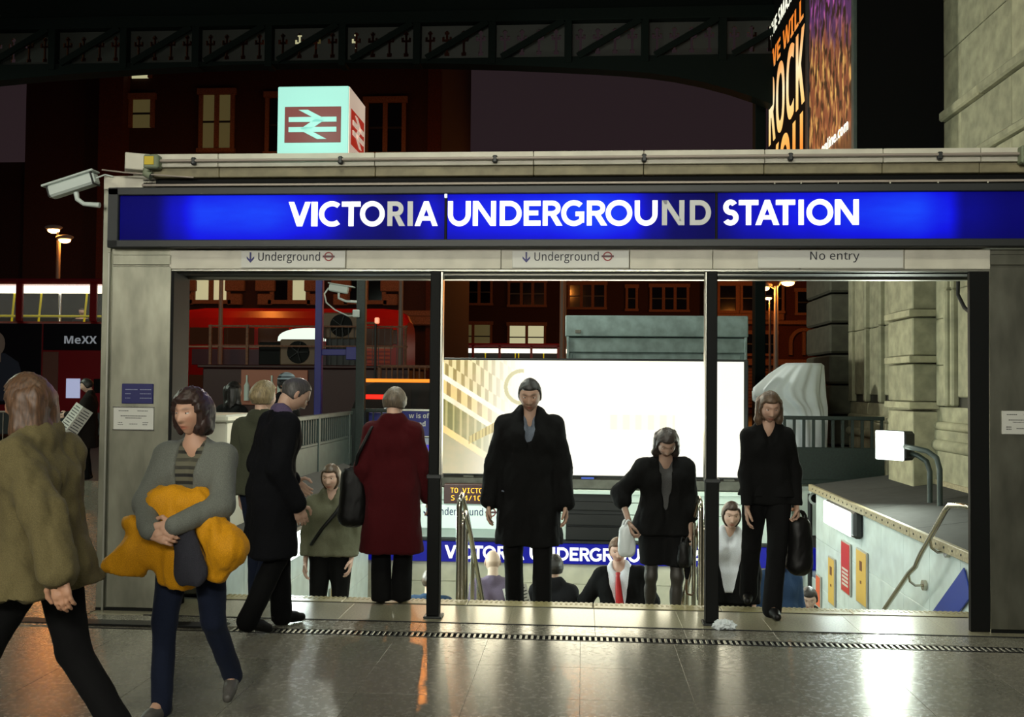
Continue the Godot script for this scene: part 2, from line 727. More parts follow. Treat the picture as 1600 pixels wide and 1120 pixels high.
# joints of a figure 1.75 m tall that faces +z; +x is its own left
func joints(o: Dictionary) -> Dictionary:
	var J := {}
	var sw: float = o.get("shoulders", 0.168)
	var lean := Basis(V(0, 1, 0), o.get("twist", 0.0)) * Basis(V(1, 0, 0), o.get("lean", 0.0)) * Basis(V(0, 0, 1), o.get("tilt", 0.0))
	var hip: Vector3 = o.get("pelvis", V(0, 0.95, 0))
	J.pelvis = hip
	J.up = lean
	var up := func(p: Vector3) -> Vector3: return hip + lean * (p - V(0, 0.95, 0))
	J.waist = up.call(V(0, 1.08, 0))
	J.chest = up.call(V(0, 1.30, 0.0))
	J.neck = up.call(V(0, 1.45, -0.015))
	J.at = up
	var hb: Basis = lean * Basis(V(0, 1, 0), o.get("look", 0.0)) * Basis(V(1, 0, 0), o.get("nod", 0.0))
	J.head = up.call(V(0, 1.545, 0.0)) + hb * V(0, 0.085, 0.022)
	J.hb = hb
	for s in [1.0, -1.0]:
		var k := "l" if s > 0 else "r"
		J["s" + k] = up.call(V(sw * s, 1.385, -0.012))
		var w: Vector3 = o.get("w" + k, V(s * 0.225, 0.85, 0.06))
		var pole: Vector3 = o.get("p" + k, V(s * 0.3, -0.2, -1.0))
		var r := ik(J["s" + k], w, 0.295, 0.265, pole)
		J["e" + k] = r[0]
		J["w" + k] = r[1]
		J["h" + k] = hip + lean * V(0.09 * s, -0.02, 0)
		var an: Vector3 = o.get("a" + k, V(s * 0.09, 0.085, 0.0))
		r = ik(J["h" + k], an, 0.435, 0.42, o.get("k" + k, V(s * 0.12, 0, 1)))
		J["k" + k] = r[0]
		J["a" + k] = r[1]
		J["t" + k] = o.get("t" + k, V(s * 0.15, -0.25, 1.0)).normalized()
	return J

func body_prims(J: Dictionary, e := 0.0, arms := 1.0, legs := true, o := {}) -> Array:
	var P := []
	var bz: Vector3 = (J.up as Basis).z
	var bx: Vector3 = (J.up as Basis).x
	var br: float = o.get("broad", 1.0)
	for s in [1.0, -1.0]:
		P.append([J.pelvis + bx * 0.07 * s, J.waist + bx * 0.062 * s * br, 0.105 + e, 0.098 * br + e, bz, 0.9])
		P.append([J.waist + bx * 0.062 * s * br, J.chest + bx * 0.085 * s * br, 0.098 * br + e, 0.105 * br + e, bz, 0.88])
		P.append([J.chest + bx * 0.08 * s * br, J["sl" if s > 0 else "sr"] - bx * 0.02 * s, 0.095 * br + e, 0.05 + e])
	for k in ["l", "r"]:
		P.append([J["s" + k], J.neck, 0.042 + e, 0.052 + e * 0.5])
	for k in ["l", "r"]:
		P.append([J["s" + k], J["e" + k], 0.046 + e, 0.037 + e * 0.8])
		var wr: Vector3 = J["e" + k].lerp(J["w" + k], arms)
		if arms > 0.05:
			P.append([J["e" + k], wr, 0.038 + e * 0.8, lerpf(0.037, 0.027, arms) + e * 0.7])
		if legs:
			P.append([J["h" + k], J["k" + k], 0.085 + e, 0.055 + e])
			P.append([J["k" + k], J["a" + k], 0.054 + e, 0.038 + e])
			var calf: Vector3 = J["k" + k].lerp(J["a" + k], 0.32) - (J.up as Basis).z * 0.012
			P.append([calf, calf.lerp(J["a" + k], 0.25), 0.052 + e, 0.044 + e])
	return P

# spec: see the calls; all lengths for a figure 1.75 m tall, scaled to spec.h
func person(called: String, label: String, at: Vector3, yaw: float, o: Dictionary) -> Node3D:
	var root := thing(called, label, "person", at, yaw)
	var J := joints(o)
	var s: float = o.get("h", 1.75) / 1.75
	var S := Transform3D(Basis.from_scale(V(s, s, s)), Vector3.ZERO)
	var cell: float = o.get("cell", 0.014)
	var skin: Color = o.get("skin", Color(0.50, 0.31, 0.22))
	var hairc: Color = o.get("hair_color", Color(0.03, 0.02, 0.015))
	var fine: bool = o.get("fine", true)
	# body: trunk, limbs, head and hands as one mesh
	var b := MB.new()
	b.off = S
	b.col = o.get("legs_color", skin) if o.has("legs_color") else skin
	var P := body_prims(J, -0.006, 1.0, true, o)
	P.append([J.neck - V(0, 0.03, 0), J.head - J.hb * V(0, 0.06, 0.025), 0.056, 0.052])
	for k in ["l", "r"]:
		P.append([J["a" + k], J["a" + k] + J["t" + k] * 0.12 - V(0, 0.03, 0), 0.036, 0.028])
	var r := nets(P, cell, 0.035)
	var vs: PackedVector3Array = r[0]
	var ns := smooth(vs, r[1])
	var k0 := b.v.size()
	for j in vs.size():
		b.col = skin if vs[j].y > 0.8 or not o.has("legs_color") else o.legs_color
		b.pt(vs[j], ns[j])
	for j in r[1]:
		b.i.append(j + k0)
	b.col = Color.WHITE
	var HT := Transform3D(J.hb, J.head)
	var keep := b.off
	b.off = S
	add_ball(b, HT, 64 if fine else 40, 56 if fine else 32, head_point, func(p: Vector3) -> Color: return head_color(p, skin, hairc.lerp(skin, 0.25)))
	for sd in [1.0, -1.0]:
		b.col = skin * Color(1, 0.93, 0.9)
		b.off = S * HT * Transform3D(Basis(V(0, 1, 0), -0.35 * sd) * Basis(V(1, 0, 0), -0.15), V(0.076 * sd, -0.008, -0.008))
		b.ball(Vector3.ZERO, V(0.009, 0.031, 0.019), 12, 8)
		b.off = S * HT
		b.col = Color(0.75, 0.72, 0.68)
		b.ball(V(0.031 * sd, 0.011, 0.0755), V(0.0135, 0.0085, 0.010), 10, 8)
		b.col = Color(0.03, 0.02, 0.015)
		b.ball(V(0.031 * sd, 0.011, 0.0815), V(0.0062, 0.0062, 0.0055), 8, 6)
		# the lid
		b.col = skin * Color(0.85, 0.78, 0.75)
		b.ball(V(0.031 * sd, 0.0165, 0.0762), V(0.0150, 0.006, 0.0112), 10, 6)
	b.off = S
	for k in ["l", "r"]:
		var sd := 1.0 if k == "l" else -1.0
		var dir: Vector3 = o.get("h" + k, (J["w" + k] - J["e" + k]).normalized() + V(0, -0.25, 0))
		var palm: Vector3 = o.get("m" + k, V(-sd, 0, 0.15))
		var bs := basis_y(dir, palm)
		var ht := Transform3D(bs, J["w" + k] + bs.y * 0.012)
		# the thumb lies forward
		var side := 1.0 if (bs * V(1, 0, 0)).dot(o.get("thumb" + k, V(0, 0.2, 1))) > 0.0 else -1.0
		hand(b, ht, side, o.get("c" + k, 0.45), skin, 0.005 if fine else 0.007)
	part(root, "body", b, M("skin", Color.WHITE, 0.55, 0.0, {"vc": true}))
	# hair: a shell over the skull, and locks
	var style: String = o.get("hair", "short")
	if style != "bald":
		var hm := M("hair_" + hairc.to_html(false), hairc.linear_to_srgb(), 0.5, 0.0, {"tex": tex.strand, "world": false, "scale": V(11, 1.6, 11), "rim": 0.2})
		b = MB.new()
		b.off = S
		var line: float = o.get("hairline", 0.058)
		var th: float = o.get("hair_thick", 0.012)
		var f := func(d: Vector3) -> Vector3:
			var q := head_point(d)
			var n := V(d.x / 0.077, d.y / 0.118, d.z / 0.098).normalized()
			var edge := lerpf(-0.055, line, smoothstep(-0.01, 0.055, q.z))
			if style != "short":
				edge = lerpf(-0.10, line, smoothstep(0.03, 0.06, q.z))
			var m := smoothstep(-0.008, 0.012, q.y - edge)
			return q + n * (lerpf(-0.016, th, m) + m * cloth_noise.get_noise_3dv(V(q.x * 60.0, q.y * 25.0, q.z * 60.0)) * th * 0.35)
		add_ball(b, HT, 48, 40, f, func(_p: Vector3) -> Color: return Color.WHITE)
		var locks: Array = o.get("locks", [])
		if style == "long" or style == "bob":
			var L: float = 0.24 if style == "long" else 0.12
			L = o.get("hair_len", L)
			for sd in [1.0, -1.0]:
				locks.append([V(0.062 * sd, 0.03, -0.015), V(0.080 * sd, -L * 0.6, 0.0), 0.040, 0.033])
				locks.append([V(0.078 * sd, -L * 0.6, 0.0), V(0.072 * sd, -L, 0.012), 0.034, 0.016])
				locks.append([V(0.035 * sd, 0.02, -0.060), V(0.045 * sd, -L * 0.8, -0.060), 0.060, 0.045])
			locks.append([V(0, -L * 0.6, -0.065), V(0, -L * 1.0, -0.06), 0.05, 0.025])
		elif style == "bun":
			locks.append([V(0, 0.05, -0.115), V(0, 0.045, -0.135), 0.040, 0.036])
		elif style == "tail":
			locks.append([V(0, 0.04, -0.11), V(0, -0.10, -0.14), 0.026, 0.022])
			locks.append([V(0, -0.10, -0.14), V(0, -0.20, -0.12), 0.022, 0.008])
		if locks.size():
			b.off = S * HT
			cloth(b, locks, 0.010, 0.02, [], [], 0.012, 22.0, V(1, 0.25, 1))
		part(root, "hair", b, hm)
	# clothes
	for g in o.get("wear", []):
		var q := []
		var e: float = g.get("e", 0.02)
		var cuts := []
		var neg := []
		var kb := 0.04
		var bz: Vector3 = (J.up as Basis).z
		match g.kind:
			"top":
				q = body_prims(J, e, g.get("sleeve", 0.97), false, o)
				for k in ["l", "r"]:
					if g.get("sleeve", 0.97) > 0.05:
						q.append([J["s" + k], J["e" + k], 0.046 + e, 0.040 + e * 0.85])
						q.append([J["e" + k], J["e" + k].lerp(J["w" + k], g.get("sleeve", 0.97)), 0.040 + e * 0.85, g.get("cuff", 0.036) + e * 0.6])
				var hem: float = g.get("hem", 0.9)
				var flare: float = g.get("flare", 0.02)
				var hx: float = g.get("sway", 0.0)
				var drop: float = J.waist.y - hem
				if drop > 0.0:
					for sd in [1.0, -1.0]:
						q.append([J.waist + V(0.06 * sd, 0, 0), V(J.pelvis.x + (0.07 + flare) * sd + hx, hem - 0.02, J.pelvis.z + g.get("swing", 0.0)), 0.10 + e, 0.118 + e + flare, bz, 0.95])
				if hem < 0.84:
					for k in ["l", "r"]:
						q.append([J["h" + k], J["h" + k].lerp(J["k" + k], clampf((0.95 - hem) / 0.45, 0.2, 1.0)), 0.10 + e, 0.085 + e])
				cuts.append([V(0, hem, 0), V(g.get("slant", 0.0), -1, 0).normalized()])
				if g.get("collar", 0.0) > 0.0:
					q.append([J.neck + J.up * V(0.05, 0.035, -0.01), J.neck + J.up * V(-0.05, 0.035, -0.01), 0.035 + e, 0.035 + e])
					q.append([J.neck + J.up * V(0.075, 0.02, 0.02), J.neck + J.up * V(0.04, -0.10, 0.105), 0.022 + e * 0.5, 0.012])
					q.append([J.neck + J.up * V(-0.075, 0.02, 0.02), J.neck + J.up * V(-0.04, -0.10, 0.105), 0.022 + e * 0.5, 0.012])
				var vd: float = g.get("vee", 0.0)
				if vd > 0.0:
					neg.append([J.neck + J.up * V(0, 0.06, 0.06), J.neck + J.up * V(0, -vd, 0.165), g.get("vw", 0.06), 0.012])
					neg.append([J.neck + J.up * V(0, 0.02, 0.14), J.neck + J.up * V(0, -vd, 0.19), g.get("vw", 0.06), 0.012])
				else:
					neg.append([J.neck + J.up * V(0, 0.12, 0.03), J.neck + J.up * V(0, g.get("throat", 0.03), 0.04), 0.066, 0.056])
			"trousers":
				kb = 0.02
				for k in ["l", "r"]:
					q.append([J.pelvis + V(0.07 if k == "l" else -0.07, 0.06, 0), J["h" + k], 0.105 + e, 0.098 + e, bz, 0.9])
					q.append([J["h" + k], J["k" + k], 0.092 + e, 0.062 + e])
					q.append([J["k" + k], J["a" + k] - V(0, 0.03, 0), 0.060 + e, g.get("cuff", 0.052) + e])
				cuts.append([J.pelvis + V(0, g.get("rise", 0.10), 0), V(0, 1, 0)])
				if not g.get("nocut", false):
					cuts.append([V(0, 0.025, 0), V(0, -1, 0)])
			"skirt":
				for sd in [1.0, -1.0]:
					q.append([J.waist + V(0.06 * sd, -0.03, 0), J.pelvis + V(0.075 * sd, -0.05, 0), 0.095 + e, 0.112 + e, bz, 0.9])
					q.append([J.pelvis + V(0.075 * sd, -0.05, 0), V(J.pelvis.x + (0.075 + g.get("flare", 0.0)) * sd, g.hem - 0.03, J.pelvis.z + 0.03), 0.112 + e, 0.10 + e + g.get("flare", 0.0), bz, 0.9])
				for k in ["l", "r"]:
					q.append([J["h" + k], J["h" + k].lerp(J["k" + k], clampf((0.95 - g.hem) / 0.45, 0.2, 1.0)), 0.10 + e, 0.075 + e])
				cuts.append([V(0, g.hem, 0), V(0, -1, 0)])
			"shoes":
				kb = 0.02
				for k in ["l", "r"]:
					var t: Vector3 = J["t" + k]
					var an: Vector3 = J["a" + k]
					var fl := V(t.x, 0, t.z).normalized()
					q.append([an + V(0, -0.02, 0), an - t * 0.035 - V(0, 0.045, 0), 0.042, 0.036])
					q.append([an - t * 0.035 - V(0, 0.048, 0), an + t * 0.155 - V(0, 0.020, 0), 0.036, 0.030])
					q.append([an + V(0, -0.03, 0), an + t * 0.10 - V(0, 0.02, 0), 0.040, 0.036])
					if g.get("heel", 0.0) > 0.0:
						q.append([an - t * 0.045 - V(0, 0.06, 0), an - fl * 0.045 - V(0, 0.085, 0), 0.02, 0.014])
		if g.kind == "shoes":
			for half in 2:
				b = MB.new()
				b.off = S
				cloth(b, q.slice(half * q.size() / 2, (half + 1) * q.size() / 2), minf(cell, 0.012), kb)
				part(root, String(g.name).trim_suffix("s"), b, g.mat)
			continue
		b = MB.new()
		b.off = S
		cloth(b, q, g.get("cell", cell), kb, cuts, neg, g.get("fold", 0.006), g.get("freq", 8.0))
		part(root, g.name, b, g.mat)
	# small flat things worn: tie, buttons ...
	for g in o.get("extra", []):
		b = MB.new()
		b.off = S * Transform3D(J.up, J.pelvis) * Transform3D(Basis(), -V(0, 0.95, 0))
		g.make.call(b, J)
		part(root, g.name, b, g.mat)
	root.set_meta("joints", J)
	root.remove_meta("joints")
	last_joints = J
	last_scale = s
	return root

var last_joints := {}
var last_scale := 1.0

# a point of the last figure in the world
func on_figure(root: Node3D, p: Vector3) -> Vector3:
	return root.transform * (p * last_scale)

# ---------------------------------------------------------------- the place
const STEEL := Color(0.50, 0.50, 0.47)

func textures() -> void:
	cloth_noise.frequency = 1.0
	cloth_noise.seed = 5
	tex.strand = noise_tex(FastNoiseLite.TYPE_SIMPLEX, 0.05, 0.45, 1.0, 128)
	tex.chips = noise_tex(FastNoiseLite.TYPE_CELLULAR, 0.11, 0.76, 1.0, 512, 1, 3)
	tex.blotch = noise_tex(FastNoiseLite.TYPE_SIMPLEX_SMOOTH, 0.010, 0.76, 1.0, 512, 4, 4)
	tex.fine = noise_tex(FastNoiseLite.TYPE_SIMPLEX, 0.09, 0.72, 1.0, 256, 3, 5)
	tex.rough = noise_tex(FastNoiseLite.TYPE_SIMPLEX_SMOOTH, 0.02, 0.35, 0.75, 256, 4, 6)
	tex.tile = noise_tex(FastNoiseLite.TYPE_SIMPLEX, 0.02, 0.90, 1.0, 256, 3, 7)
	tex.wear = noise_tex(FastNoiseLite.TYPE_SIMPLEX_SMOOTH, 0.015, 0.45, 0.9, 512, 4, 8)

func materials() -> void:
	M("terrazzo_a", Color(0.50, 0.49, 0.435), 0.3, 0.0, {"tex": tex.chips, "scale": Vector3(2.6, 2.6, 2.6), "rtex": tex.wear})
	M("terrazzo_b", Color(0.485, 0.475, 0.42), 0.3, 0.0, {"tex": tex.chips, "scale": Vector3(2.6, 2.6, 2.6), "rtex": tex.wear})
	M("terrazzo_c", Color(0.515, 0.50, 0.445), 0.3, 0.0, {"tex": tex.chips, "scale": Vector3(2.6, 2.6, 2.6), "rtex": tex.wear})
	for k in ["terrazzo_a", "terrazzo_b", "terrazzo_c"]:
		mats[k].roughness = 0.37
	M("grout", Color(0.30, 0.29, 0.26), 0.8)
	M("threshold", Color(0.62, 0.60, 0.50), 0.28, 0.0, {"tex": tex.fine, "scale": Vector3(2, 2, 2)})
	M("nosing", Color(0.62, 0.58, 0.40), 0.4, 0.0, {"tex": tex.fine, "scale": Vector3(3, 3, 3)})
	M("iron", Color(0.10, 0.10, 0.10), 0.45, 0.6)
	M("steel", Color(0.62, 0.62, 0.56), 0.33, 0.92, {"tex": tex.blotch, "scale": Vector3(0.9, 0.35, 0.9)})
	M("steel_edge", Color(0.62, 0.62, 0.58), 0.35, 0.9)
	M("rail", Color(0.72, 0.70, 0.64), 0.24, 1.0)
	M("black_metal", Color(0.05, 0.055, 0.05), 0.6, 0.0, {"spec": 0.25})
	M("frame", Color(0.13, 0.14, 0.14), 0.5, 0.1)
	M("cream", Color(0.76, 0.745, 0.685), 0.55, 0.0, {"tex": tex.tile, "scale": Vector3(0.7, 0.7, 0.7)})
	M("cream_plain", Color(0.70, 0.70, 0.64), 0.45)
	M("sign_white", Color(0.72, 0.72, 0.69), 0.45)
	M("ink", Color(0.03, 0.03, 0.10), 0.5)
	M("ink_blue", Color(0.03, 0.05, 0.35), 0.5)
	M("roundel_red", Color(0.50, 0.06, 0.05), 0.5)
	M("white_tile", Color(0.80, 0.86, 0.86), 0.35, 0.0, {"tex": tex.tile, "scale": Vector3(0.6, 0.6, 0.6)})
	M("cream_tile", Color(0.88, 0.86, 0.76), 0.3, 0.0, {"tex": tex.tile, "scale": Vector3(0.6, 0.6, 0.6)})
	M("coping", Color(0.20, 0.205, 0.20), 0.85, 0.0, {"tex": tex.blotch, "scale": Vector3(1, 1, 1)})
	M("coping_edge", Color(0.66, 0.62, 0.50), 0.45, 0.0, {"tex": tex.fine, "scale": Vector3(1, 1, 1)})
	for k in 3:
		M("stone_%d" % k, [Color(0.60, 0.595, 0.49), Color(0.57, 0.565, 0.465), Color(0.63, 0.62, 0.51)][k], 0.85, 0.0, {"tex": tex.blotch, "scale": Vector3(0.8, 0.8, 0.8), "bump": tex.fine, "deep": 0.5})
	M("stone_dark", Color(0.27, 0.27, 0.22), 0.9, 0.0, {"tex": tex.blotch, "scale": Vector3(0.8, 0.8, 0.8)})
	M("mortar", Color(0.20, 0.195, 0.16), 0.95)
	M("green_paint", Color(0.10, 0.17, 0.15), 0.5, 0.1, {"tex": tex.fine})
	M("green_grey", Color(0.22, 0.27, 0.255), 0.5, 0.1, {"tex": tex.blotch})
	M("green_dark", Color(0.018, 0.045, 0.036), 0.8, 0.0, {"spec": 0.2})
	M("teal_grey", Color(0.50, 0.58, 0.57), 0.55, 0.1, {"tex": tex.blotch, "scale": Vector3(0.8, 0.8, 0.8)})
	M("concrete", Color(0.42, 0.42, 0.38), 0.8, 0.0, {"tex": tex.blotch})
	M("white_panel", Color(0.82, 0.88, 0.84), 0.35)
	M("dark_louvre", Color(0.06, 0.065, 0.06), 0.5)
	M("brick", Color(0.30, 0.12, 0.075), 0.9, 0.0, {"tex": tex.fine, "scale": Vector3(0.35, 0.35, 0.35)})
	M("brick_dark", Color(0.20, 0.085, 0.06), 0.9, 0.0, {"tex": tex.fine, "scale": Vector3(0.35, 0.35, 0.35)})
	M("dressing", Color(0.52, 0.36, 0.27), 0.85, 0.0, {"tex": tex.fine, "scale": Vector3(0.5, 0.5, 0.5)})
	M("dark_glass", Color(0.02, 0.02, 0.025), 0.1)
	M("lit_pane", Color(0.3, 0.28, 0.2), 0.3, 0.0, {"emit": Color(0.95, 0.93, 0.72), "energy": 0.5})
	M("lit_dim", Color(0.3, 0.28, 0.2), 0.3, 0.0, {"emit": Color(0.75, 0.68, 0.42), "energy": 0.10})
	M("asphalt", Color(0.16, 0.16, 0.16), 0.55, 0.0, {"tex": tex.fine})
	M("paving", Color(0.40, 0.40, 0.36), 0.4, 0.0, {"tex": tex.blotch, "rtex": tex.wear})
	M("bus_red", Color(0.62, 0.06, 0.04), 0.3, 0.0, {})
	M("bus_dark_red", Color(0.46, 0.04, 0.07), 0.35)
	M("rubber", Color(0.02, 0.02, 0.02), 0.8)
	M("chrome", Color(0.8, 0.8, 0.8), 0.2, 1.0)
	M("lamp_white", Color.WHITE, 0.4, 0.0, {"emit": Color(0.93, 1.0, 0.97), "energy": 2.2})
	M("tube_white", Color.WHITE, 0.4, 0.0, {"emit": Color(1.0, 0.98, 0.92), "energy": 3.0})
	M("sodium", Color.WHITE, 0.4, 0.0, {"emit": Color(1.0, 0.74, 0.44), "energy": 14.0})
	M("sodium_dim", Color.WHITE, 0.4, 0.0, {"emit": Color(1.0, 0.74, 0.44), "energy": 1.5})
	M("pole", Color(0.56, 0.52, 0.48), 0.5, 0.1)
	M("cctv", Color(0.72, 0.76, 0.74), 0.4)
	M("yellow", Color(0.72, 0.62, 0.05), 0.5)
	M("plastic", Color(0.80, 0.83, 0.84), 0.35, 0.0, {"back": Color(0.4, 0.4, 0.4)})

func arrow(b: MB, at: Vector2, h: float) -> void:
	b.prism(rect(at.x - h * 0.075, at.y - h * 0.3, at.x + h * 0.075, at.y + h * 0.5), 0, 0.004)
	for s in [-1.0, 1.0]:
		b.prism(PackedVector2Array([at + Vector2(0, -h * 0.5), at + Vector2(s * h * 0.36, -h * 0.10), at + Vector2(s * h * 0.36, h * 0.10), at + Vector2(0, -h * 0.27)]), 0, 0.004)

func roundel(parent: Node, at: Vector3, r: float) -> void:
	var b := MB.new()
	for p in arc(Vector2.ZERO, Vector2(r, r), r * 0.26, 0, 360, 32):
		b.prism(p, 0, 0.004)
	part(parent, "roundel_ring", b, M("roundel_red"), at)
	b = MB.new()
	b.prism(rect(-r * 1.3, -r * 0.2, r * 1.3, r * 0.2), 0, 0.006)
	part(parent, "roundel_bar", b, M("roundel_bar", Color(0.30, 0.08, 0.12), 0.5), at)

func _ready() -> void:
	var cam := Camera3D.new()
	cam.name = "camera"
	cam.fov = 39.7286
	cam.near = 0.05
	cam.far = 400.0
	cam.transform = Transform3D(Basis(Vector3.UP, 0.0706) * Basis(Vector3.RIGHT, 0.0277) * Basis(Vector3.BACK, 0.0088), V(0, 1.65, 7.0187))
	add_child(cam)
	var we := WorldEnvironment.new()
	we.name = "world"
	var e := Environment.new()
	e.background_mode = Environment.BG_SKY
	var sky := ProceduralSkyMaterial.new()
	sky.sky_top_color = Color(0.135, 0.105, 0.115)
	sky.sky_horizon_color = Color(0.175, 0.125, 0.135)
	sky.ground_bottom_color = Color(0.03, 0.025, 0.025)
	sky.ground_horizon_color = Color(0.10, 0.07, 0.07)
	e.sky = Sky.new()
	e.sky.sky_material = sky
	e.tonemap_mode = Environment.TONE_MAPPER_LINEAR
	e.tonemap_exposure = 1.0
	e.sdfgi_enabled = true
	e.ssao_enabled = true
	e.ssil_enabled = true
	we.environment = e
	add_child(we)
	rng.seed = 11
	textures()
	materials()
	hall()
	floors()
	facade()
	well()
	stone_wall()
	upper()
	buildings()
	street()
	buses()
	crowd()

# the station hall round the photographer: roof, far walls and the lamps that light the front of the entrance
func hall() -> void:
	var b := MB.new()
	b.bb(V(-17, 8.25, -9.2), V(4.6, 8.5, 15))
	struct("ceiling", "dark green underside of the station roof over the concourse", "ceiling", b, M("green_dark"))
	b = MB.new()
	b.bb(V(-17, 0, 14.6), V(4.6, 8.3, 15))
	struct("wall_behind", "pale stone wall of the hall behind the viewer", "wall", b, M("stone_1"))
	b = MB.new()
	b.bb(V(-17, 0, 3.0), V(-16.6, 8.3, 14.6))
	struct("wall_left", "stone wall closing the hall on the far side from the stone building", "wall", b, M("stone_1"))
	var k := 0
	for p in [V(-4.5, 4.4, 10.5), V(1.0, 4.4, 10.5), V(-2.0, 5.2, 13.0), V(-8.5, 5.4, 7.0)]:
		var t := thing("hall_lamp", ["first long lamp hung under the hall roof behind the viewer", "second long lamp hung under the hall roof behind the viewer", "rear long lamp hung under the hall roof near the back wall", "long lamp hung under the hall roof on the open side"][k], "lamp", p, 0.0, "long lamps under the hall roof")
		part(t, "housing", MB.new().box(V(0, 0.06, 0), V(1.6, 0.10, 0.4), 0.02), M("frame"))
		part(t, "diffuser", MB.new().box(V(0, 0.0, 0), V(1.5, 0.03, 0.34), 0.01), M("lamp_white"))
		for x in [-0.6, 0.6]:
			part(t, "hanger", MB.new().tube([V(x, 0.1, 0), V(x, 8.25 - p.y, 0)], 0.012, 6), M("frame"))
		var to := V(p.x * 0.8 - 0.3, 1.5, 0.0)
		area("hall_lamp_light", p - V(0, 0.05, 0), to, Vector2(1.5, 0.34), Color(1.0, 0.99, 0.94), [34.0, 44.0, 32.0, 7.0][k])
		k += 1

	var sl := thing("hall_lamp", "added unseen lamp under the roof edge, brightening the left bus and the paving", "lamp", V(-12.5, 6.2, -7.0), 0.0, "long lamps under the hall roof")  # lamp added out of view to brighten the left bus and paving
	part(sl, "housing", MB.new().box(V(0, 0.06, 0), V(1.6, 0.10, 0.4), 0.02), M("frame"))
	part(sl, "diffuser", MB.new().box(V(0, 0.0, 0), V(1.5, 0.03, 0.34), 0.01), M("lamp_white"))
	for x in [-0.6, 0.6]:
		part(sl, "hanger", MB.new().tube([V(x, 0.1, 0), V(x, 2.05, 0)], 0.012, 6), M("frame"))
	area("street_edge_fill", V(-12.5, 6.15, -7.0), V(-9.5, 0.0, -7.0), Vector2(1.5, 0.34), Color(0.93, 1.0, 0.91), 44.0)
	var ul := thing("hall_lamp", "added unseen lamp high before the entrance, brightening the upper stone wall", "lamp", V(-1.5, 7.0, 4.5), 0.0, "long lamps under the hall roof")  # extra lamp, out of view, added to lift the upper stone courses
	part(ul, "housing", MB.new().box(V(0, 0.06, 0), V(1.6, 0.10, 0.4), 0.02), M("frame"))
	part(ul, "diffuser", MB.new().box(V(0, 0.0, 0), V(1.5, 0.03, 0.34), 0.01), M("lamp_white"))
	for x in [-0.6, 0.6]:
		part(ul, "hanger", MB.new().tube([V(x, 0.1, 0), V(x, 1.25, 0)], 0.012, 6), M("frame"))
	area("stone_fill", V(-1.4, 6.95, 4.5), V(4.0, 6.0, -2.6), Vector2(1.5, 0.34), Color(1.0, 1.0, 0.90), 26.0)
	for j in 3:  # glowing shop windows added behind the viewer, for reflections on the steel piers
		var w := struct("window_%d" % (j + 1), ["unseen shop window in the back wall, added for its glow, on the open side", "unseen shop window in the middle of the back wall, added for its glow", "unseen shop window in the back wall, added for its glow, by the stone building"][j], "window")
		var x: float = [-12.0, -6.2, -0.4][j]
		part(w, "frame", MB.new().bb(V(x - 2.4, 2.0, 14.5), V(x + 2.4, 4.6, 14.62), 0.02), M("frame"))
		for m in 3:
			part(w, "pane", MB.new().bb(V(x - 2.3 + 1.55 * m, 2.1, 14.46), V(x - 0.8 + 1.55 * m, 4.5, 14.5), 0.01), M("added_shop_glow", Color(0.6, 0.6, 0.55), 0.4, 0.0, {"emit": Color(0.95, 0.94, 0.84), "energy": 1.0}))
		area("shop_fill", V(x, 3.3, 14.4), V(x, 1.5, 0.0), Vector2(4.6, 2.3), Color(1.0, 0.98, 0.9), 6.0)

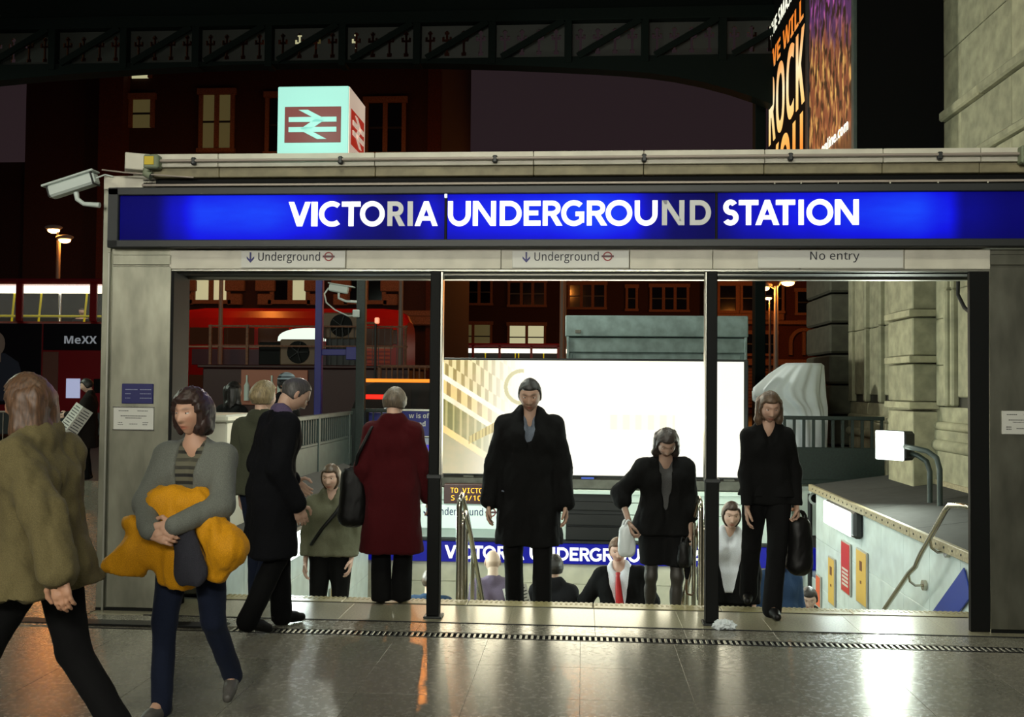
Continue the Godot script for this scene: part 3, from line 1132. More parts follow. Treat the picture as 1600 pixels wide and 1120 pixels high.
func floors() -> void:
	var b := MB.new()
	b.bb(V(-17, -0.35, -0.62), V(4.4, -0.03, 15))
	b.bb(V(-17, -0.35, -9.0), V(-3.25, -0.03, -0.62))
	var f := struct("floor", "speckled grey terrazzo floor of the concourse in square slabs", "floor", b, M("grout"))
	var mm := ["terrazzo_a", "terrazzo_b", "terrazzo_c"]
	var tile := MB.new().box(V(0, -0.02, 0), V(0.5985, 0.04, 0.5985), 0.0008).done()
	for iz in 9:
		for ix in 14:
			part(f, "slab", tile, M(mm[rng.randi() % 3]), V(-5.1 + 0.6 * ix, 0, 0.825 + 0.6 * iz))
	var big := MB.new().box(V(0, -0.02, 0), V(1.1975, 0.04, 1.1975), 0.001).done()
	for iz in 8:
		for ix in 10:
			var x := -4.11 - 1.2 * ix
			part(f, "slab", big, M(mm[rng.randi() % 3]), V(x, 0, -0.13 - 1.2 * iz))
	for iz in 6:
		for ix in 4:
			part(f, "slab", big, M(mm[rng.randi() % 3]), V(-6.0 - 1.2 * ix, 0, 1.13 + 1.2 * iz))
	for ix in 11:
		part(f, "slab", MB.new().box(V(0, -0.02, 0), V(0.5985, 0.04, 0.245), 0.001), M(mm[rng.randi() % 3]), V(-3.2 + 0.6 * ix, 0, 0.255))
		part(f, "slab", MB.new().box(V(0, -0.02, 0), V(0.5985, 0.04, 0.54), 0.001), M("threshold"), V(-3.2 + 0.6 * ix, 0, -0.16))
	b = MB.new()
	for ix in 6:
		part(f, "nosing_strip", MB.new().box(V(0, -0.013, 0), V(0.945, 0.034, 0.17), 0.006), M("nosing"), V(-2.28 + 0.95 * ix, 0, -0.53))
	b = MB.new()
	for k in 150:
		b.box(V(-2.73 + 0.038 * k, 0.005, -0.598), V(0.02, 0.004, 0.03), 0.001)
		b.box(V(-2.73 + 0.038 * k, 0.005, -0.555), V(0.02, 0.004, 0.03), 0.001)
	part(f, "nosing_ribs", b, M("nosing")).set_meta("kind", "stuff")
	# drain across the front
	var d := thing("drain_channel", "dark slotted drain channel running across the floor before the entrance", "drain", V(0, 0, 0.45))
	part(d, "rim", MB.new().box(V(0.35, -0.012, 0.054), V(5.4, 0.024, 0.012), 0.002).box(V(0.35, -0.012, -0.054), V(5.4, 0.024, 0.012), 0.002).box(V(0.35, -0.026, 0), V(5.4, 0.006, 0.1)), M("iron"))
	b = MB.new()
	for k in 142:
		b.box(V(-2.33 + 0.038 * k, -0.007, 0), V(0.017, 0.014, 0.096), 0.002)
	part(d, "grating_bars", b, M("steel_edge")).set_meta("kind", "stuff")
	solo("drain_cover", "dark solid drain cover strip by the foot of the steel pier", "drain", MB.new().box(V(-3.35, 0.0, 0.36), V(1.9, 0.012, 0.13), 0.004), M("iron"))
	# rubber joints
	struct("trim_1", "thin dark joint strip in the floor under the posts", "trim", MB.new().box(V(0, 0.0, 0.117), V(6.2, 0.006, 0.016), 0.002), M("rubber"))
	struct("trim_2", "thin dark joint strip in the floor behind the posts", "trim", MB.new().box(V(0, 0.0, -0.437), V(5.6, 0.006, 0.012), 0.002), M("rubber"))
	b = MB.new()
	b.bb(V(-60, -0.35, -80), V(60, -0.03, -9.0))
	b.bb(V(4.4, -0.35, -9.0), V(60, -0.03, -8.0))
	struct("floor_street", "dark asphalt street behind the station entrance", "road", b, M("asphalt"))
	b = MB.new()
	b.bb(V(-3.25, -0.35, -9.0), V(4.4, -0.03, -6.62))
	struct("floor_landing", "paved strip behind the stairwell parapet", "pavement", b, M("paving"))
	# crumpled bag on the floor
	b = MB.new()
	cloth(b, [[V(-0.03, 0.03, 0), V(0.03, 0.035, 0.01), 0.035, 0.03], [V(0.04, 0.03, 0), V(0.06, 0.025, 0.02), 0.026, 0.022], [V(-0.05, 0.02, 0.01), V(-0.06, 0.02, 0), 0.022, 0.02]], 0.004, 0.01, [[V(0, 0.002, 0), V(0, -1, 0)]], [], 0.018, 40.0, V(1, 1, 1))
	solo("plastic_bag", "crumpled white plastic bag on the floor by the right post", "plastic bag", b, M("plastic"), V(0.98, 0, 0.10))

func lit_image(c: Array, glow: Array, w := 256, h := 48) -> ImageTexture:
	var im := Image.create(w, h, false, Image.FORMAT_RGB8)
	var n := FastNoiseLite.new()
	n.frequency = 0.03
	for y in h:
		for x in w:
			var u := float(x) / w
			var t := 0.0
			for k in glow.size() - 1:
				if u >= glow[k][0] and u <= glow[k + 1][0]:
					t = lerpf(glow[k][1], glow[k + 1][1], smoothstep(0, 1, (u - glow[k][0]) / (glow[k + 1][0] - glow[k][0])))
			var v := float(y) / h
			t *= 0.62 + 0.38 * sin(PI * clampf(v * 0.85 + 0.15, 0, 1)) * (0.92 + 0.16 * n.get_noise_2d(x, y * 3.0))
			var cc: Color = (c[0] as Color).lerp(c[1], clampf(t * 1.6, 0, 1))
			if t > 0.62:
				cc = cc.lerp(c[2], (t - 0.62) / 0.38)
			im.set_pixel(x, y, cc)
	return ImageTexture.create_from_image(im)

func facade() -> void:
	# steel piers
	for s in 2:
		var x0: float = [-3.51, 2.79][s]
		var x1: float = [-2.99, 3.98][s]
		var p := struct("wall_%s" % ["pier_left", "pier_right"][s], ["brushed steel pier with notice plates under the left end of the sign", "brushed steel pier beside the dark jamb near the stone building"][s], "pier")
		part(p, "core", MB.new().bb(V(x0 + 0.01, 0, -0.29 if s == 0 else -0.07), V(x1 - 0.01, 3.06 if s == 0 else 2.62, -0.012)), M("steel"))
		var a := x0 + (0.075 if s == 0 else 0.0)
		part(p, "face_panel", MB.new().bb(V(a, 0.02, -0.012), V(x1, 2.50, 0.0), 0.004), M("steel"))
		part(p, "head_panel", MB.new().bb(V(a, 2.51, -0.012), V(x1, 2.585, 0.0), 0.004), M("steel"))
		if s == 0:
			part(p, "edge_strip", MB.new().bb(V(x0, 0.0, -0.012), V(a - 0.012, 3.09, 0.004), 0.004), M("steel"))
			part(p, "edge_rib", MB.new().bb(V(a - 0.03, 0.0, 0.0), V(a - 0.012, 2.6, 0.014), 0.003), M("steel_edge"))
		part(p, "kick_strip", MB.new().bb(V(x0, 0, 0.0), V(x1, 0.02, 0.006)), M("black_metal"))
	var j := struct("door_1", "dark recessed jambs of the entrance opening", "door frame")
	part(j, "jamb", MB.new().bb(V(-3.0, 0, -0.30), V(-2.972, 2.47, -0.002), 0.004), M("black_metal"))
	part(j, "jamb", MB.new().bb(V(2.66, 0, -0.05), V(2.79, 2.47, -0.005), 0.004), M("black_metal"))
	part(j, "head_rail", MB.new().bb(V(-2.99, 2.435, -0.34), V(2.79, 2.475, -0.26), 0.004), M("steel_edge"))
	part(j, "head_channel", MB.new().bb(V(-2.99, 2.455, -0.25), V(2.79, 2.50, -0.06), 0.003), M("frame"))
	part(j, "head_lip", MB.new().bb(V(-2.99, 2.465, -0.06), V(2.79, 2.48, 0.0), 0.003), M("steel_edge"))
	# posts
	for s in 2:
		var x: float = [-1.045, 0.915][s]
		var p := thing("entrance_post", ["black square post between the left and middle openings, beside the red coat", "black square post between the middle and right openings, with a crumpled bag at its foot"][s], "post", V(x, 0, -0.05), 0.0, "black posts of the entrance")
		part(p, "upper_shaft", MB.new().bb(V(-0.042, 1.0, -0.05), V(0.03, 2.47, 0.04), 0.005), M("black_metal"))
		part(p, "lower_shaft", MB.new().bb(V(-0.046, 0.015, -0.055), V(0.044, 1.0, 0.05), 0.006), M("black_metal"))
		part(p, "bright_edge", MB.new().bb(V(0.03 if s == 0 else -0.055, 1.0, -0.045), V(0.048 if s == 0 else -0.042, 2.47, 0.03), 0.003), M("steel_edge"))
		part(p, "collar", MB.new().bb(V(-0.054, 0.985, -0.06), V(0.052, 1.015, 0.055), 0.005), M("frame"))
		part(p, "base_plate", MB.new().bb(V(-0.065, 0, -0.07), V(0.065, 0.015, 0.07), 0.004), M("frame"))
	# header band with the three direction plates
	var h := struct("trim_3", "cream header band under the blue sign, made of painted panels", "trim")
	var xs := [-3.01, -1.70, -0.58, 0.33, 0.91, 1.51, 2.22, 2.80]
	for k in xs.size() - 1:
		part(h, "panel", MB.new().bb(V(xs[k] + 0.002, 2.482, -0.22), V(xs[k + 1] - 0.002, 2.618, 0.0 + 0.002 * (k % 2)), 0.003), M("cream"))
	for k in 3:
		var x0: float = [-2.47, -0.50, 1.22][k]
		var x1: float = [-1.705, 0.325, 2.21][k]
		var t := thing("direction_sign", ["white plate reading Underground with down arrow, over the left opening", "white plate reading Underground with down arrow, over the middle opening", "plain white plate reading No entry over the right opening"][k], "sign", V(0, 0, 0.006), 0.0, "direction plates on the header")
		part(t, "plate", MB.new().bb(V(x0, 2.488, -0.003), V(x1, 2.612, 0.004), 0.002), M("sign_white"))
		if k < 2:
			var ax: float = [-2.40, -0.40][k]
			var b := MB.new()
			arrow(b, Vector2(0, 0), 0.075)
			part(t, "arrow", b, M("ink_blue"), V(ax, 2.563, 0.004))
			label3(t, "Underground", V(ax + 0.285, 2.562, 0.006), 0.082, 0.455, M("ink"))
			roundel(t, V(ax + 0.575, 2.570, 0.004), 0.033)
		else:
			label3(t, "No entry", V(1.745, 2.565, 0.006), 0.074, 0.335, M("ink"), "Droid Sans", 400)
	# illuminated sign
	var sg := thing("station_sign", "long illuminated blue sign reading VICTORIA UNDERGROUND STATION over the entrance", "sign", V(0, 0, 0))
	part(sg, "box", MB.new().bb(V(-3.43, 2.635, -0.25), V(3.6, 3.055, 0.03)), M("frame"))
	for y in [2.655, 3.035]:
		part(sg, "frame_bar", MB.new().bb(V(-3.44, y - 0.028, 0.0), V(3.6, y + 0.028, 0.085), 0.006), M("frame"))
	part(sg, "frame_end", MB.new().bb(V(-3.44, 2.63, 0.0), V(-3.36, 3.06, 0.085), 0.006), M("frame"))
	for x in [-0.972, 0.925]:
		part(sg, "joint_bar", MB.new().bb(V(x - 0.009, 2.68, 0.0), V(x + 0.009, 3.01, 0.066), 0.003), M("black_metal"))
	part(sg, "clip", MB.new().box(V(-0.972, 2.995, 0.07), V(0.02, 0.034, 0.012), 0.003), M("lamp_clip", Color(0.9, 0.9, 0.9), 0.4, 0.0, {"emit": Color(0.8, 0.9, 1), "energy": 0.5}))
	var cols := [Color(0.02, 0.01, 0.25), Color(0.06, 0.08, 0.88), Color(0.10, 0.30, 1.0)]
	var panels := [[-3.36, -0.981, [[0.0, 0.10], [0.10, 0.12], [0.17, 0.5], [0.25, 0.92], [0.45, 0.95], [0.60, 0.75], [0.74, 0.25], [0.83, 0.16], [0.90, 0.30], [0.96, 0.55], [1.0, 0.40]]], [-0.963, 0.916, [[0.0, 0.65], [0.1, 0.75], [0.35, 0.85], [0.55, 1.0], [0.68, 0.85], [0.78, 0.35], [0.86, 0.12], [1.0, 0.05]]], [0.934, 3.6, [[0.0, 0.25], [0.08, 0.5], [0.22, 0.7], [0.35, 0.85], [0.50, 0.98], [0.58, 0.75], [0.63, 0.25], [0.75, 0.13], [1.0, 0.1]]]]
	for k in 3:
		var q: Array = panels[k]
		var m := M("sign_blue_%d" % k, Color(0.01, 0.01, 0.12), 0.55, 0.0, {"spec": 0.15, "etex": lit_image(cols, q[2]), "energy": 1.0})
		var b := MB.new()
		b.quad(V(q[0], 2.68, 0.05), V(q[1], 2.68, 0.05), V(q[1], 3.012, 0.05), V(q[0], 3.012, 0.05), V(0, 0, 1))
		b.bb(V(q[0], 2.68, 0.03), V(q[1], 3.012, 0.0495))
		part(sg, "lit_panel", b, m)
		area("sign_light", V((q[0] + q[1]) / 2, 2.84, 0.10), V((q[0] + q[1]) / 2, 2.6, 2.0), Vector2(q[1] - q[0], 0.3), Color(0.12, 0.2, 1.0), 0.35)
	var words := "VICTORIAUNDERGROUNDSTATION"
	var lx := [-2.109, -1.950, -1.943, -1.899, -1.887, -1.731, -1.722, -1.587, -1.590, -1.412, -1.391, -1.264, -1.246, -1.209, -1.195, -1.030, -0.957, -0.795, -0.779, -0.615, -0.588, -0.433, -0.418, -0.299, -0.284, -0.145, -0.154, 0.008, 0.026, 0.169, 0.158, 0.344, 0.361, 0.519, 0.550, 0.705, 0.743, 0.889, 0.968, 1.078, 1.080, 1.214, 1.194, 1.356, 1.334, 1.465, 1.489, 1.523, 1.543, 1.723, 1.736, 1.896]
	for k in words.length():
		var w := 1.0
		if k == 4:
			w = 0.85
		elif k == 5 or k == 6:
			w = 0.42
		elif k == 7:
			w = 0.9
		elif k == 17 or k == 18:
			w = 0.38
		var m := M("letter_%d" % int(w * 100), Color(0.66, 0.67, 0.65), 0.5, 0.0, {"spec": 0.2, "emit": Color(1.0, 1.0, 0.99), "energy": 1.25 * w * w if w > 0.5 else (0.2 if w > 0.4 else 0.14)})
		part(sg, "letter", letter_mesh(words[k], lx[k * 2 + 1] - lx[k * 2], 0.175, 0.012), m, V(lx[k * 2], 2.782, 0.05))
	# canopy slab and fascia
	var c := struct("trim_4", "cream painted fascia of the entrance roof above the blue sign", "fascia")
	part(c, "roof_slab", MB.new().bb(V(-3.3, 3.12, -0.95), V(3.98, 3.26, -0.02)), M("cream"))
	var fx := [-3.12, -2.62, -1.48, -0.35, 0.42, 1.25, 2.05, 2.7, 3.98]
	for k in fx.size() - 1:
		part(c, "fascia_panel", MB.new().bb(V(fx[k] + 0.002, 3.205, -0.03), V(fx[k + 1] - 0.002, 3.30, 0.10), 0.004), M("cream"))
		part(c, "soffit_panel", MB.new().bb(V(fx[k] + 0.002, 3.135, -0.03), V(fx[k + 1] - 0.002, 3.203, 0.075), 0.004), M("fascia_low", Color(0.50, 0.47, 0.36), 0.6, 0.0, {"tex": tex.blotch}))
	var b2 := MB.new()
	b2.off = Transform3D(Basis(V(0, 1, 0), 0.45), V(-3.12, 0, 0.10))
	b2.bb(V(-0.17, 3.18, -0.13), V(0, 3.30, 0), 0.005)
	part(c, "corner_panel", b2, M("cream"))
	part(c, "end_bracket", MB.new().bb(V(-3.50, 3.06, -0.3), V(-3.1, 3.16, 0.03), 0.006), M("cream"))
	part(c, "gap_strip", MB.new().bb(V(-3.2, 3.062, -0.2), V(3.98, 3.13, 0.03)), M("black_metal"))  # black strip filling the dark gap between sign and fascia
	part(c, "sign_rail", MB.new().bb(V(-3.2, 3.075, 0.03), V(3.98, 3.092, 0.06), 0.003), M("pole"))
	var bl := MB.new()
	for x in [1.32, 1.5, 1.75, 2.1, 2.42, 2.75]:
		bl.ball(V(x, 3.066, 0.085), V(0.006, 0.006, 0.006), 8, 6)
	part(c, "bolt_heads", bl, M("cream_plain")).set_meta("kind", "stuff")
	# conduit along the fascia
	var cd := thing("conduit", "grey metal conduit with junction boxes fixed along the cream fascia", "conduit", V(0, 3.245, 0.125))
	part(cd, "pipe", MB.new().tube([V(-3.05, 0, 0), V(2.95, 0.005, 0)], 0.011, 8), M("pole"))
	for x in [-2.79, -1.72, -0.62, 0.42, 1.42, 2.42]:
		part(cd, "saddle", MB.new().box(V(x, -0.004, -0.005), V(0.035, 0.055, 0.035), 0.008), M("frame"))
	var jb := part(cd, "junction_box", MB.new().box(V(-3.09, -0.01, 0.0), V(0.11, 0.10, 0.08), 0.01), M("jbox", Color(0.42, 0.45, 0.36), 0.6))
	part(jb, "lid_label", MB.new().box(V(-3.10, -0.005, 0.042), V(0.07, 0.06, 0.006), 0.002), M("yellow"))
	part(cd, "junction_box", MB.new().box(V(2.98, -0.005, 0.0), V(0.08, 0.12, 0.08), 0.01), M("jbox"))
	part(cd, "cable", MB.new().tube([V(-3.48, -0.055, -0.03), V(-3.3, -0.085, 0.02), V(-3.1, -0.10, 0.01), V(-2.8, -0.115, -0.03)], 0.006, 6), M("pole"))
	part(cd, "elbow", MB.new().tube([V(-3.13, -0.06, 0.0), V(-3.14, -0.09, 0.0), V(-3.10, -0.11, 0.0)], 0.03, 10), M("jbox"))
	# rail cube
	var q := thing("rail_sign_cube", "glowing pale green cube sign with a red double arrow logo on the roof", "sign", V(-1.985, 3.30, -0.36))
	part(q, "cube", MB.new().box(V(0, 0.27, 0), V(0.53, 0.54, 0.53), 0.006), M("cube_glow", Color(0.4, 0.5, 0.48), 0.5, 0.0, {"emit": Color(0.62, 0.93, 0.86), "energy": 0.72}))
	part(q, "side_panel", MB.new().box(V(0.268, 0.27, 0), V(0.006, 0.53, 0.52), 0.001), M("cube_side", Color(0.8, 0.72, 0.66), 0.4, 0.0, {"emit": Color(0.85, 0.76, 0.70), "energy": 0.5}))
	for s in 2:
		var turn := Basis() if s == 0 else Basis(V(0, 0, -1), V(0, 1, 0), V(1, 0, 0))
		var at := V(0, 0.255, 0.266) if s == 0 else V(0.272, 0.255, 0)
		var f := part(q, "logo_field", MB.new().box(Vector3.ZERO, V(0.42, 0.265, 0.008), 0.002), M("logo_red_%d" % s, Color(0.30, 0.05, 0.04), 0.5, 0.0, {"emit": [Color(0.45, 0.17, 0.15), Color(0.75, 0.12, 0.08)][s], "energy": 0.55}), at)
		f.basis = turn
		var g := MB.new()
		for y in [0.037, -0.037]:
			g.prism(rect(-0.178, y - 0.018, 0.178, y + 0.018), 0.004, 0.010)
		g.prism(PackedVector2Array([Vector2(-0.105, 0.108), Vector2(-0.035, 0.108), Vector2(0.085, 0.045), Vector2(0.085, 0.02), Vector2(0.03, 0.037)]), 0.004, 0.010)
		g.prism(PackedVector2Array([Vector2(0.105, -0.108), Vector2(0.035, -0.108), Vector2(-0.085, -0.045), Vector2(-0.085, -0.02), Vector2(-0.03, -0.037)]), 0.004, 0.010)
		g.prism(PackedVector2Array([Vector2(0.085, 0.03), Vector2(0.02, 0.04), Vector2(-0.085, -0.03), Vector2(-0.02, -0.04)]), 0.004, 0.010)
		part(f, "double_arrow", g, M("cube_glow") if s == 0 else M("cube_side"))
	omni("cube_light", V(-1.985, 3.56, 0.2), Color(0.7, 1.0, 0.92), 0.05, 0.1)
	# camera on the left end
	var cv := thing("security_camera", "white security camera on an arm at the left end of the blue sign", "security camera", V(-3.52, 3.0, 0.08))
	var cb := MB.new()
	cb.off = Transform3D(Basis(V(0, 0, 1), 0.30), V(-0.18, 0.08, 0))
	cb.box(Vector3.ZERO, V(0.36, 0.09, 0.10), 0.015)
	part(cv, "housing", cb, M("cctv"))
	cb = MB.new()
	cb.off = Transform3D(Basis(V(0, 0, 1), 0.30), V(-0.18, 0.08, 0))
	cb.box(V(-0.01, 0.052, 0), V(0.40, 0.016, 0.12), 0.005)
	part(cv, "sun_hood", cb, M("cctv"))
	cb = MB.new()
	cb.off = Transform3D(Basis(V(0, 0, 1), 0.30), V(-0.18, 0.08, 0))
	cb.box(V(-0.178, 0, 0), V(0.012, 0.085, 0.095), 0.004)
	cb.box(V(0.165, 0, 0), V(0.012, 0.1, 0.108), 0.004)
	part(cv, "end_rim", cb, M("frame"))
	part(cv, "arm", MB.new().tube([V(-0.16, 0.03, 0), V(-0.15, -0.02, 0), V(-0.1, -0.055, 0), V(0.02, -0.065, 0)], [0.02, 0.018, 0.016, 0.02], 8), M("cctv"))
	part(cv, "cable", MB.new().tube([V(-0.02, 0.13, 0), V(0.05, 0.16, -0.01), V(0.10, 0.15, -0.03)], 0.006, 6), M("cctv"))
	# notice plates
	for s in 3:
		var a: Vector3 = [V(-3.225, 1.57, 0.004), V(-3.25, 1.39, 0.006), V(2.985, 1.43, 0.006)][s]
		var w: Vector2 = [Vector2(0.235, 0.145), Vector2(0.30, 0.165), Vector2(0.24, 0.16)][s]
		var t := thing("notice_plate", ["small dark blue notice plate on the left steel pier", "white framed notice plate below the blue one on the left steel pier", "white notice plate on the right steel pier"][s], "notice", a, 0.0)
		part(t, "plate", MB.new().box(Vector3.ZERO, V(w.x, w.y, 0.012), 0.003), M("notice_blue", Color(0.04, 0.05, 0.32), 0.35) if s == 0 else M("sign_white"))
		if s == 1:
			part(t, "rim", MB.new().box(V(0, w.y / 2, 0.003), V(w.x + 0.01, 0.008, 0.018), 0.002).box(V(0, -w.y / 2, 0.003), V(w.x + 0.01, 0.008, 0.018), 0.002), M("chrome"))
		var ln := MB.new()
		var rows := [[-0.09, 0.03, 0.085], [0.02, 0.03, 0.085], [-0.09, 0.0, 0.04], [0.02, 0.0, 0.075], [-0.09, -0.032, 0.035], [0.02, -0.032, 0.08]] if s == 0 else [[-0.11, 0.055, 0.075], [0.03, 0.055, 0.075], [-0.095, 0.018, 0.19], [-0.06, 0.003, 0.12], [-0.115, -0.03, 0.035], [-0.115, -0.045, 0.035], [-0.03, -0.04, 0.06], [0.07, -0.03, 0.035], [0.07, -0.045, 0.035]]
		for r in rows:
			var x: float = r[0] * (1.0 if s < 2 else 0.8)
			var k := 0
			while x < (r[0] + r[2]) * (1.0 if s < 2 else 0.8):
				var l := rng.randf_range(0.004, 0.012)
				ln.box(V(x + l / 2, r[1], 0.0065), V(l, 0.0055, 0.001))
				x += l + 0.003
				k += 1
		part(t, "print", ln, M("print_pale", Color(0.5, 0.52, 0.6), 0.5) if s == 0 else M("print_dark", Color(0.2, 0.2, 0.2), 0.5)).set_meta("kind", "stuff")

const RISE := 0.18
const RUN := 0.26
const EDGE := -0.63

func step_y(z: float) -> float:
	return -RISE * maxf(0.0, ceilf((EDGE - z) / RUN))

func light_box(called: String, label: String, at: Vector3, size: Vector3, face: Vector3, e: float) -> void:
	var t := thing(called, label, "wall light", at, 0.0)
	var b := MB.new()
	b.box(-face * size * 0.12, size * (Vector3.ONE - face.abs() * 0.25), 0.03)
	part(t, "housing", b, M("frame"))
	b = MB.new()
	b.box(face * size * 0.40, size * (Vector3.ONE * 0.90 - face.abs() * 0.72), 0.015)
	part(t, "diffuser", b, M("lamp_white"))
	area(called + "_light", at + face * size * 0.56, at + face * size * 0.56 + face * 2.0 - V(0, 0.5, 0), Vector2(maxf(size.z, size.x) * 0.9, size.y * 0.9), Color(0.93, 1.0, 0.97), e)

func well() -> void:
	# stairs
	var s := struct("floor_stairs", "flight of stairs going down from the entrance to the underground", "stairs")
	for k in 19:
		var z := EDGE - RUN * k
		part(s, "step", MB.new().bb(V(-2.75, -RISE * (k + 1) - 0.2, z - RUN - 0.02), V(2.95, -RISE * (k + 1), z), 0.004), M("threshold"))
	part(s, "landing", MB.new().bb(V(-2.75, -3.8, -6.6), V(3.3, -RISE * 19.0 - 0.001, EDGE - RUN * 19.0)), M("paving"))
	part(s, "head_wall", MB.new().bb(V(-2.75, -0.36, EDGE - 0.004), V(2.95, -0.032, EDGE + 0.02)), M("concrete"))
	# side walls in tiles
	for sd in 2:
		var x: float = [2.95, -2.75][sd]
		var o := 1.0 if sd == 0 else -1.0
		var w := struct(["wall_right_well", "wall_left_well"][sd], ["white tiled wall of the stairwell below the stone building", "white tiled wall of the stairwell on the railing side"][sd], "wall")
		part(w, "backing", MB.new().bb(V(x + 0.02 * o, -3.7, -5.76), V(x + 0.05 * o, 0.36, -0.30)), M("grout"))
		for iz in 8:
			for iy in 7:
				var z := -0.30 - 0.6825 * iz
				part(w, "tile", MB.new().bb(V(x, 0.355 - 0.58 * iy - 0.577, z - 0.6795), V(x + 0.02 * o, 0.355 - 0.58 * iy, z), 0.003), M("white_tile"))
		# coping
		var c := struct(["trim_5", "trim_6"][sd], ["dark sloping metal coping between the white wall and the stone building", "dark sloping coping under the green railing"][sd], "coping")
		var xo: float = 1.06 if sd == 0 else 0.42
		var yo: float = 0.16 if sd == 0 else 0.22
		var zs := [-0.25, -1.95, -3.35, -4.75, -5.85]
		for k in 4:
			var m := MB.new()
			var z0: float = zs[k] - 0.004
			var z1: float = zs[k + 1] + 0.004
			var pts := [V(x - 0.05 * o, 0.43, 0), V(x + xo * o, 0.43 + yo, 0), V(x + xo * o, 0.39 + yo, 0), V(x - 0.05 * o, 0.38, 0)]
			for j in 4:
				var a: Vector3 = pts[j]
				var b: Vector3 = pts[(j + 1) % 4]
				var e := b - a
				var nn := V(-e.y, e.x, 0) * (1.0 if sd == 0 else -1.0)
				m.quad(a + V(0, 0, z0), b + V(0, 0, z0), b + V(0, 0, z1), a + V(0, 0, z1), nn.normalized())
			m.quad(pts[0] + V(0, 0, z0), pts[1] + V(0, 0, z0), pts[2] + V(0, 0, z0), pts[3] + V(0, 0, z0), V(0, 0, 1))
			m.quad(pts[0] + V(0, 0, z1), pts[1] + V(0, 0, z1), pts[2] + V(0, 0, z1), pts[3] + V(0, 0, z1), V(0, 0, -1))
			part(c, "coping_sheet", m, M("coping"))
			part(c, "edge_strip", MB.new().bb(V(x - 0.075 * o, 0.355, z1), V(x - 0.03 * o, 0.44, z0), 0.006), M("coping_edge"))
			if sd == 0:
				part(c, "rear_strip", MB.new().bb(V(x + xo - 0.03, 0.56, z1), V(x + xo + 0.02, 0.64, z0), 0.006), M("coping_edge"))
		var rv := MB.new()
		for k in 30:
			rv.ball(V(x - 0.076 * o, 0.40, -0.4 - 0.18 * k), V(0.006, 0.011, 0.011), 8, 6)
		part(c, "rivets", rv, M("frame")).set_meta("kind", "stuff")
		if sd == 0:
			part(w, "parapet_core", MB.new().bb(V(2.99, 0.30, -5.8), V(4.0, 0.42, -0.3)), M("concrete"))
		else:
			part(w, "parapet_core", MB.new().bb(V(-3.25, -0.03, -6.2), V(-2.81, 0.38, -1.45)), M("concrete"))
	# lights of the stairwell; the two on the left wall are added as fill
	light_box("wall_light", "white box light glowing on the right white stair wall under the coping", V(2.89, 0.22, -4.28), V(0.14, 0.29, 1.25), V(-1, 0, 0), 7.0)
	light_box("wall_light", "added white box light on the left stair wall as fill, nearer the entrance", V(-2.69, 0.16, -2.15), V(0.14, 0.26, 0.9), V(1, 0, 0), 7.0)
	light_box("wall_light", "added white box light on the left stair wall as fill, deeper in the stairwell", V(-2.69, 0.16, -3.55), V(0.14, 0.26, 0.8), V(1, 0, 0), 7.0)
	# lamps hidden from the front: on top of the green column and, added as fill, under the entrance roof
	var fl := thing("floodlight", "white floodlight on top of the green column, turned to the stone building", "floodlight", V(-3.02, 4.2, -6.45))
	part(fl, "bracket", MB.new().tube([V(-0.015, 0, 0), V(-0.015, 0.12, 0), V(0.05, 0.2, 0.0)], 0.025, 8), M("frame"))
	var flb := MB.new()
	flb.off = Transform3D(Basis(V(0, 0, 1), -0.25), V(0.12, 0.22, 0.0))
	flb.box(Vector3.ZERO, V(0.16, 0.26, 0.36), 0.02)
	part(fl, "housing", flb, M("frame"))
	flb = MB.new()
	flb.off = Transform3D(Basis(V(0, 0, 1), -0.25), V(0.12, 0.22, 0.0))
	flb.box(V(0.085, 0, 0), V(0.02, 0.23, 0.33), 0.005)
	part(fl, "glass", flb, M("lamp_white"))
	area("column_flood", V(-2.76, 4.40, -6.45), V(4.0, 2.2, -5.6), Vector2(0.33, 0.23), Color(1.0, 1.0, 0.93), 26.0)
	for j in 2:  # strip lamps added out of sight to light the back of the stairwell
		var cl := thing("added_canopy_lamp", ["added unseen strip lamp under the back edge of the entrance roof, over the left opening", "added unseen strip lamp under the back edge of the entrance roof, over the right opening"][j], "lamp", V([-1.4, 1.3][j], 3.06, -0.92), 0.0, "added strip lamps behind the blue sign")
		part(cl, "housing", MB.new().box(V(0, 0.02, 0), V(1.5, 0.07, 0.12), 0.01), M("frame"))
		part(cl, "diffuser", MB.new().box(V(0, -0.02, -0.03), V(1.4, 0.03, 0.10), 0.01), M("lamp_white"))
		area("canopy_fill", V([-1.4, 1.3][j], 3.0, -1.0), V([-1.4, 1.3][j] * 0.6, -0.6, -4.6), Vector2(1.4, 0.1), Color(0.96, 1.0, 0.95), 4.5)
	# lamp on two bent pipes
	var l := thing("floodlight", "square white floodlight on two bent pipes standing on the dark coping", "floodlight", V(3.48, 0.45, -3.15))
	for k in 2:
		var x := 0.02
		var z := [-0.12, 0.16][k] as float
		var h := [0.50, 0.56][k] as float
		part(l, "pipe", MB.new().tube([V(x, 0.0, z), V(x, h * 0.75, z), V(x - 0.02, h * 0.95, z - 0.03), V(x - 0.08, h + 0.03, z - 0.12), V(x - 0.16, h + 0.05, z - 0.22), V(x - 0.22, h + 0.06, z - 0.35)], 0.027, 12), M("green_grey"))
		part(l, "pipe_foot", MB.new().lathe(V(x, 0.0, z), [Vector2(0, 0.03), Vector2(0.05, 0.03), Vector2(0.05, 0.0)], 14), M("green_grey"))
	var lb := MB.new()
	lb.off = Transform3D(Basis(V(0, 1, 0), 0.65), V(-0.22, 0.62, -0.42))
	lb.box(V(0, 0, 0), V(0.20, 0.30, 0.34), 0.03)
	part(l, "housing", lb, M("frame"))
	lb = MB.new()
	lb.off = Transform3D(Basis(V(0, 1, 0), 0.65), V(-0.22, 0.62, -0.42))
